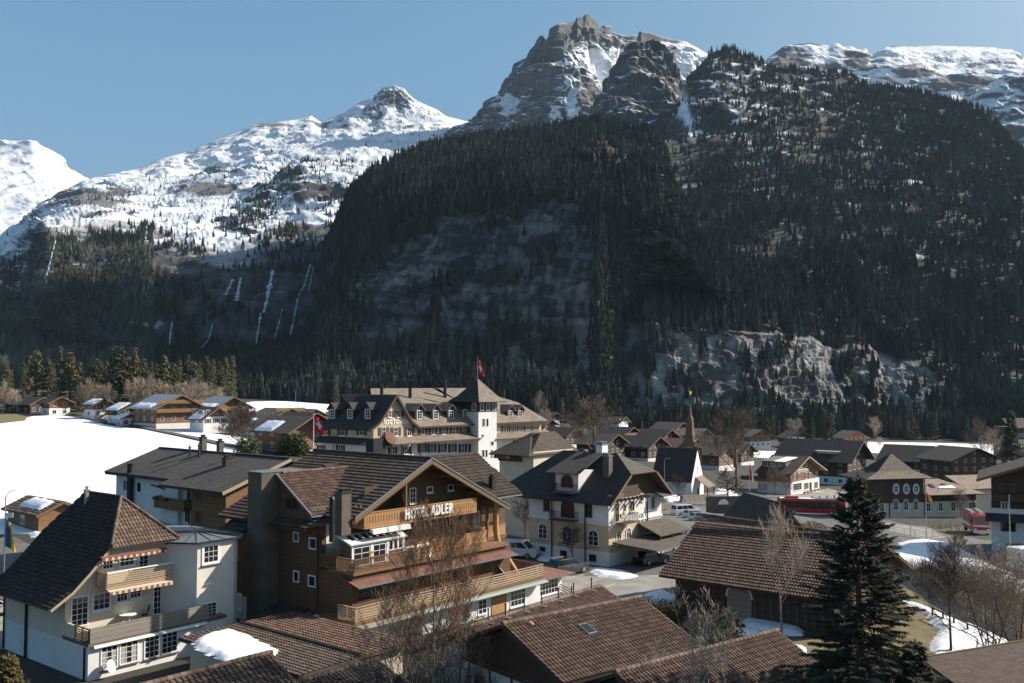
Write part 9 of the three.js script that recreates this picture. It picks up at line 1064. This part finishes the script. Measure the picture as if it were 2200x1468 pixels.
{ const w = (label, a, b, h, th, m) => { const p = on(...a), q = on(...b), t = thing('stone_wall', label, 'wall', p), d = q.clone().sub(p).setY(q.y - p.y), n = Math.max(2, Math.round(d.length() / 1.1)); for (let i = 0; i < n; i++) for (let r = 0; r < 2; r++) mesh('stone', bar(d.clone().multiplyScalar((i + 0.03 + r * 0.3 * (i < n - 1)) / n).add(V(0, h * (r + 0.5) / 2, 0)), d.clone().multiplyScalar((i + 0.97 + r * 0.3 * (i < n - 1)) / n).add(V(0, h * (r + 0.5) / 2, 0)), th * rr(0.92, 1.06), h / 2 * 0.95), m[(i + r) % 2], t); mesh('coping', bar(V(0, h + 0.05, 0), d.clone().add(V(0, h + 0.05, 0)), th * 1.15, 0.1), m[0], t); return t; }; const st = [std([0.22, 0.19, 0.155], 1, { map: rep(TX.mottle, 2) }), std([0.17, 0.15, 0.13], 1, { map: rep(TX.mottle, 2) })]; w('low stone retaining wall in front of the church', [1462, 1080], [1520, 1077], 1.3, 0.6, st); w('stone wall end right of the church path, with dark coping', [1524, 1078], [1560, 1074], 1.2, 0.6, st);
const t = thing('bunker_wall', 'grey concrete wall with an arched opening left of the old barn', 'wall', on(1530, 1102), R(6)); mesh('wall', box(-1, 8, -1, 3.0, -0.5, 0), M.concrete, t); mesh('arch_window', new THREE.CircleGeometry(1.0, 16, 0, Math.PI).translate(2.2, 1.5, 0.02), M.white, t); }
for (const [x, y, i] of [[1761, 1076, 0], [1777, 1075, 1], [1793, 1074, 2]]) { const t = thing('bollard', ['dark bollard on the pavement nearest the inn', 'dark bollard in the middle of the row of three on the pavement', 'dark bollard nearest the warning sign on the pavement'][i], 'bollard', on(x, y), 0, 'bollards on the pavement before the inn'); mesh('post', rod(V(0, 0, 0), V(0, 0.95, 0), 0.16, 0.14, 10), M.iron, t); mesh('cap', new THREE.SphereGeometry(0.15, 10, 6).translate(0, 0.97, 0), M.iron, t); }
{ const p = on(1803, 1078), t = thing('give_way_sign', 'triangular give way sign on a post at the end of the pavement', 'traffic sign', p, 0.3); mesh('post', rod(V(0, 0, 0), V(0, 2.2, 0), 0.05), M.steel, t); const tri = (r, z, m, n) => mesh(n, new THREE.CylinderGeometry(r, r, 0.03, 3).rotateX(Math.PI / 2).translate(0, 2.4, z), m, t); tri(0.75, 0.07, M.flagRed, 'border'); tri(0.5, 0.09, M.white, 'face'); }
{ const p = on(1745, 1082), J = [[[0, 0.98, 0], [0, 1.42, 0.02], 0.15, 0.17], [[0, 1.42, 0.02], [0, 1.60, 0.03], 0.07, 0.06], [[-0.1, 0.95, 0], [-0.12, 0.5, 0.05], 0.10, 0.07], [[-0.12, 0.5, 0.05], [-0.13, 0.07, -0.08], 0.07, 0.05], [[-0.13, 0.05, -0.08], [-0.13, 0.04, 0.1], 0.05, 0.04], [[0.1, 0.95, 0], [0.12, 0.5, 0.14], 0.10, 0.07], [[0.12, 0.5, 0.14], [0.12, 0.07, 0.16], 0.07, 0.05], [[0.12, 0.05, 0.16], [0.12, 0.04, 0.34], 0.05, 0.04], [[-0.2, 1.4, 0], [-0.27, 1.12, -0.06], 0.065, 0.05], [[-0.27, 1.12, -0.06], [-0.27, 0.86, 0.05], 0.05, 0.04], [[0.2, 1.4, 0], [0.27, 1.12, 0.06], 0.065, 0.05], [[0.27, 1.12, 0.06], [0.26, 0.88, 0.18], 0.05, 0.04]];
const { MarchingCubes } = await import('three/addons/objects/MarchingCubes.js'); const n = 56, mc = new MarchingCubes(n, M.plastic, false, false, 60000), S = 1.0, field = mc.field; mc.isolation = 0;
const seg = (q, a, b, ra, rb) => { const ab = b.map((v, i) => v - a[i]), aq = q.map((v, i) => v - a[i]), t = clamp(ab.reduce((s, v, i) => s + v * aq[i], 0) / ab.reduce((s, v) => s + v * v, 0)); return Math.hypot(...aq.map((v, i) => v - ab[i] * t)) - lerp(ra, rb, t); };
for (let k = 0; k < n; k++) for (let j = 0; j < n; j++) for (let i = 0; i < n; i++) { const q = [(i / (n / 2) - 1) * S, (j / (n / 2) - 1) * S + 0.9, (k / (n / 2) - 1) * S]; let d = 9; for (const [a, b, ra, rb] of J) { const e = seg(q, a, b, ra, rb), h = clamp(0.5 + (d - e) / 0.08); d = lerp(d, e, h) - 0.04 * h * (1 - h); } const hd = Math.hypot((q[0]) / 0.085, (q[1] - 1.69) / 0.12, (q[2] - 0.04) / 0.1) - 1; d = Math.min(d, hd * 0.09); field[i + j * n + k * n * n] = -d; }
mc.update(); const c = mc.count ?? mc.geometry.drawRange.count, g = new THREE.BufferGeometry(); g.setAttribute('position', new THREE.Float32BufferAttribute(Array.from(mc.positionArray.slice(0, c * 3)), 3)); g.setAttribute('normal', new THREE.Float32BufferAttribute(Array.from(mc.normalArray.slice(0, c * 3)), 3)); g.translate(0, 0.9, 0); const t = thing('person', 'person in dark clothes walking on the sunny pavement before the inn', 'person', p, R(60)); mesh('body', g, std([0.04, 0.042, 0.05], 0.9), t); mesh('hair', new THREE.SphereGeometry(0.1, 12, 8, 0, 6.283, 0, 1.5).scale(0.95, 1.1, 1.05).translate(0, 1.71, 0.02), M.twigDark, t); mesh('face', new THREE.SphereGeometry(0.085, 12, 8, 0.2, 2.7).scale(0.9, 1.2, 1).translate(0, 1.68, 0.062), std([0.45, 0.28, 0.2], 0.7), t); }
renderer.render(scene, camera);
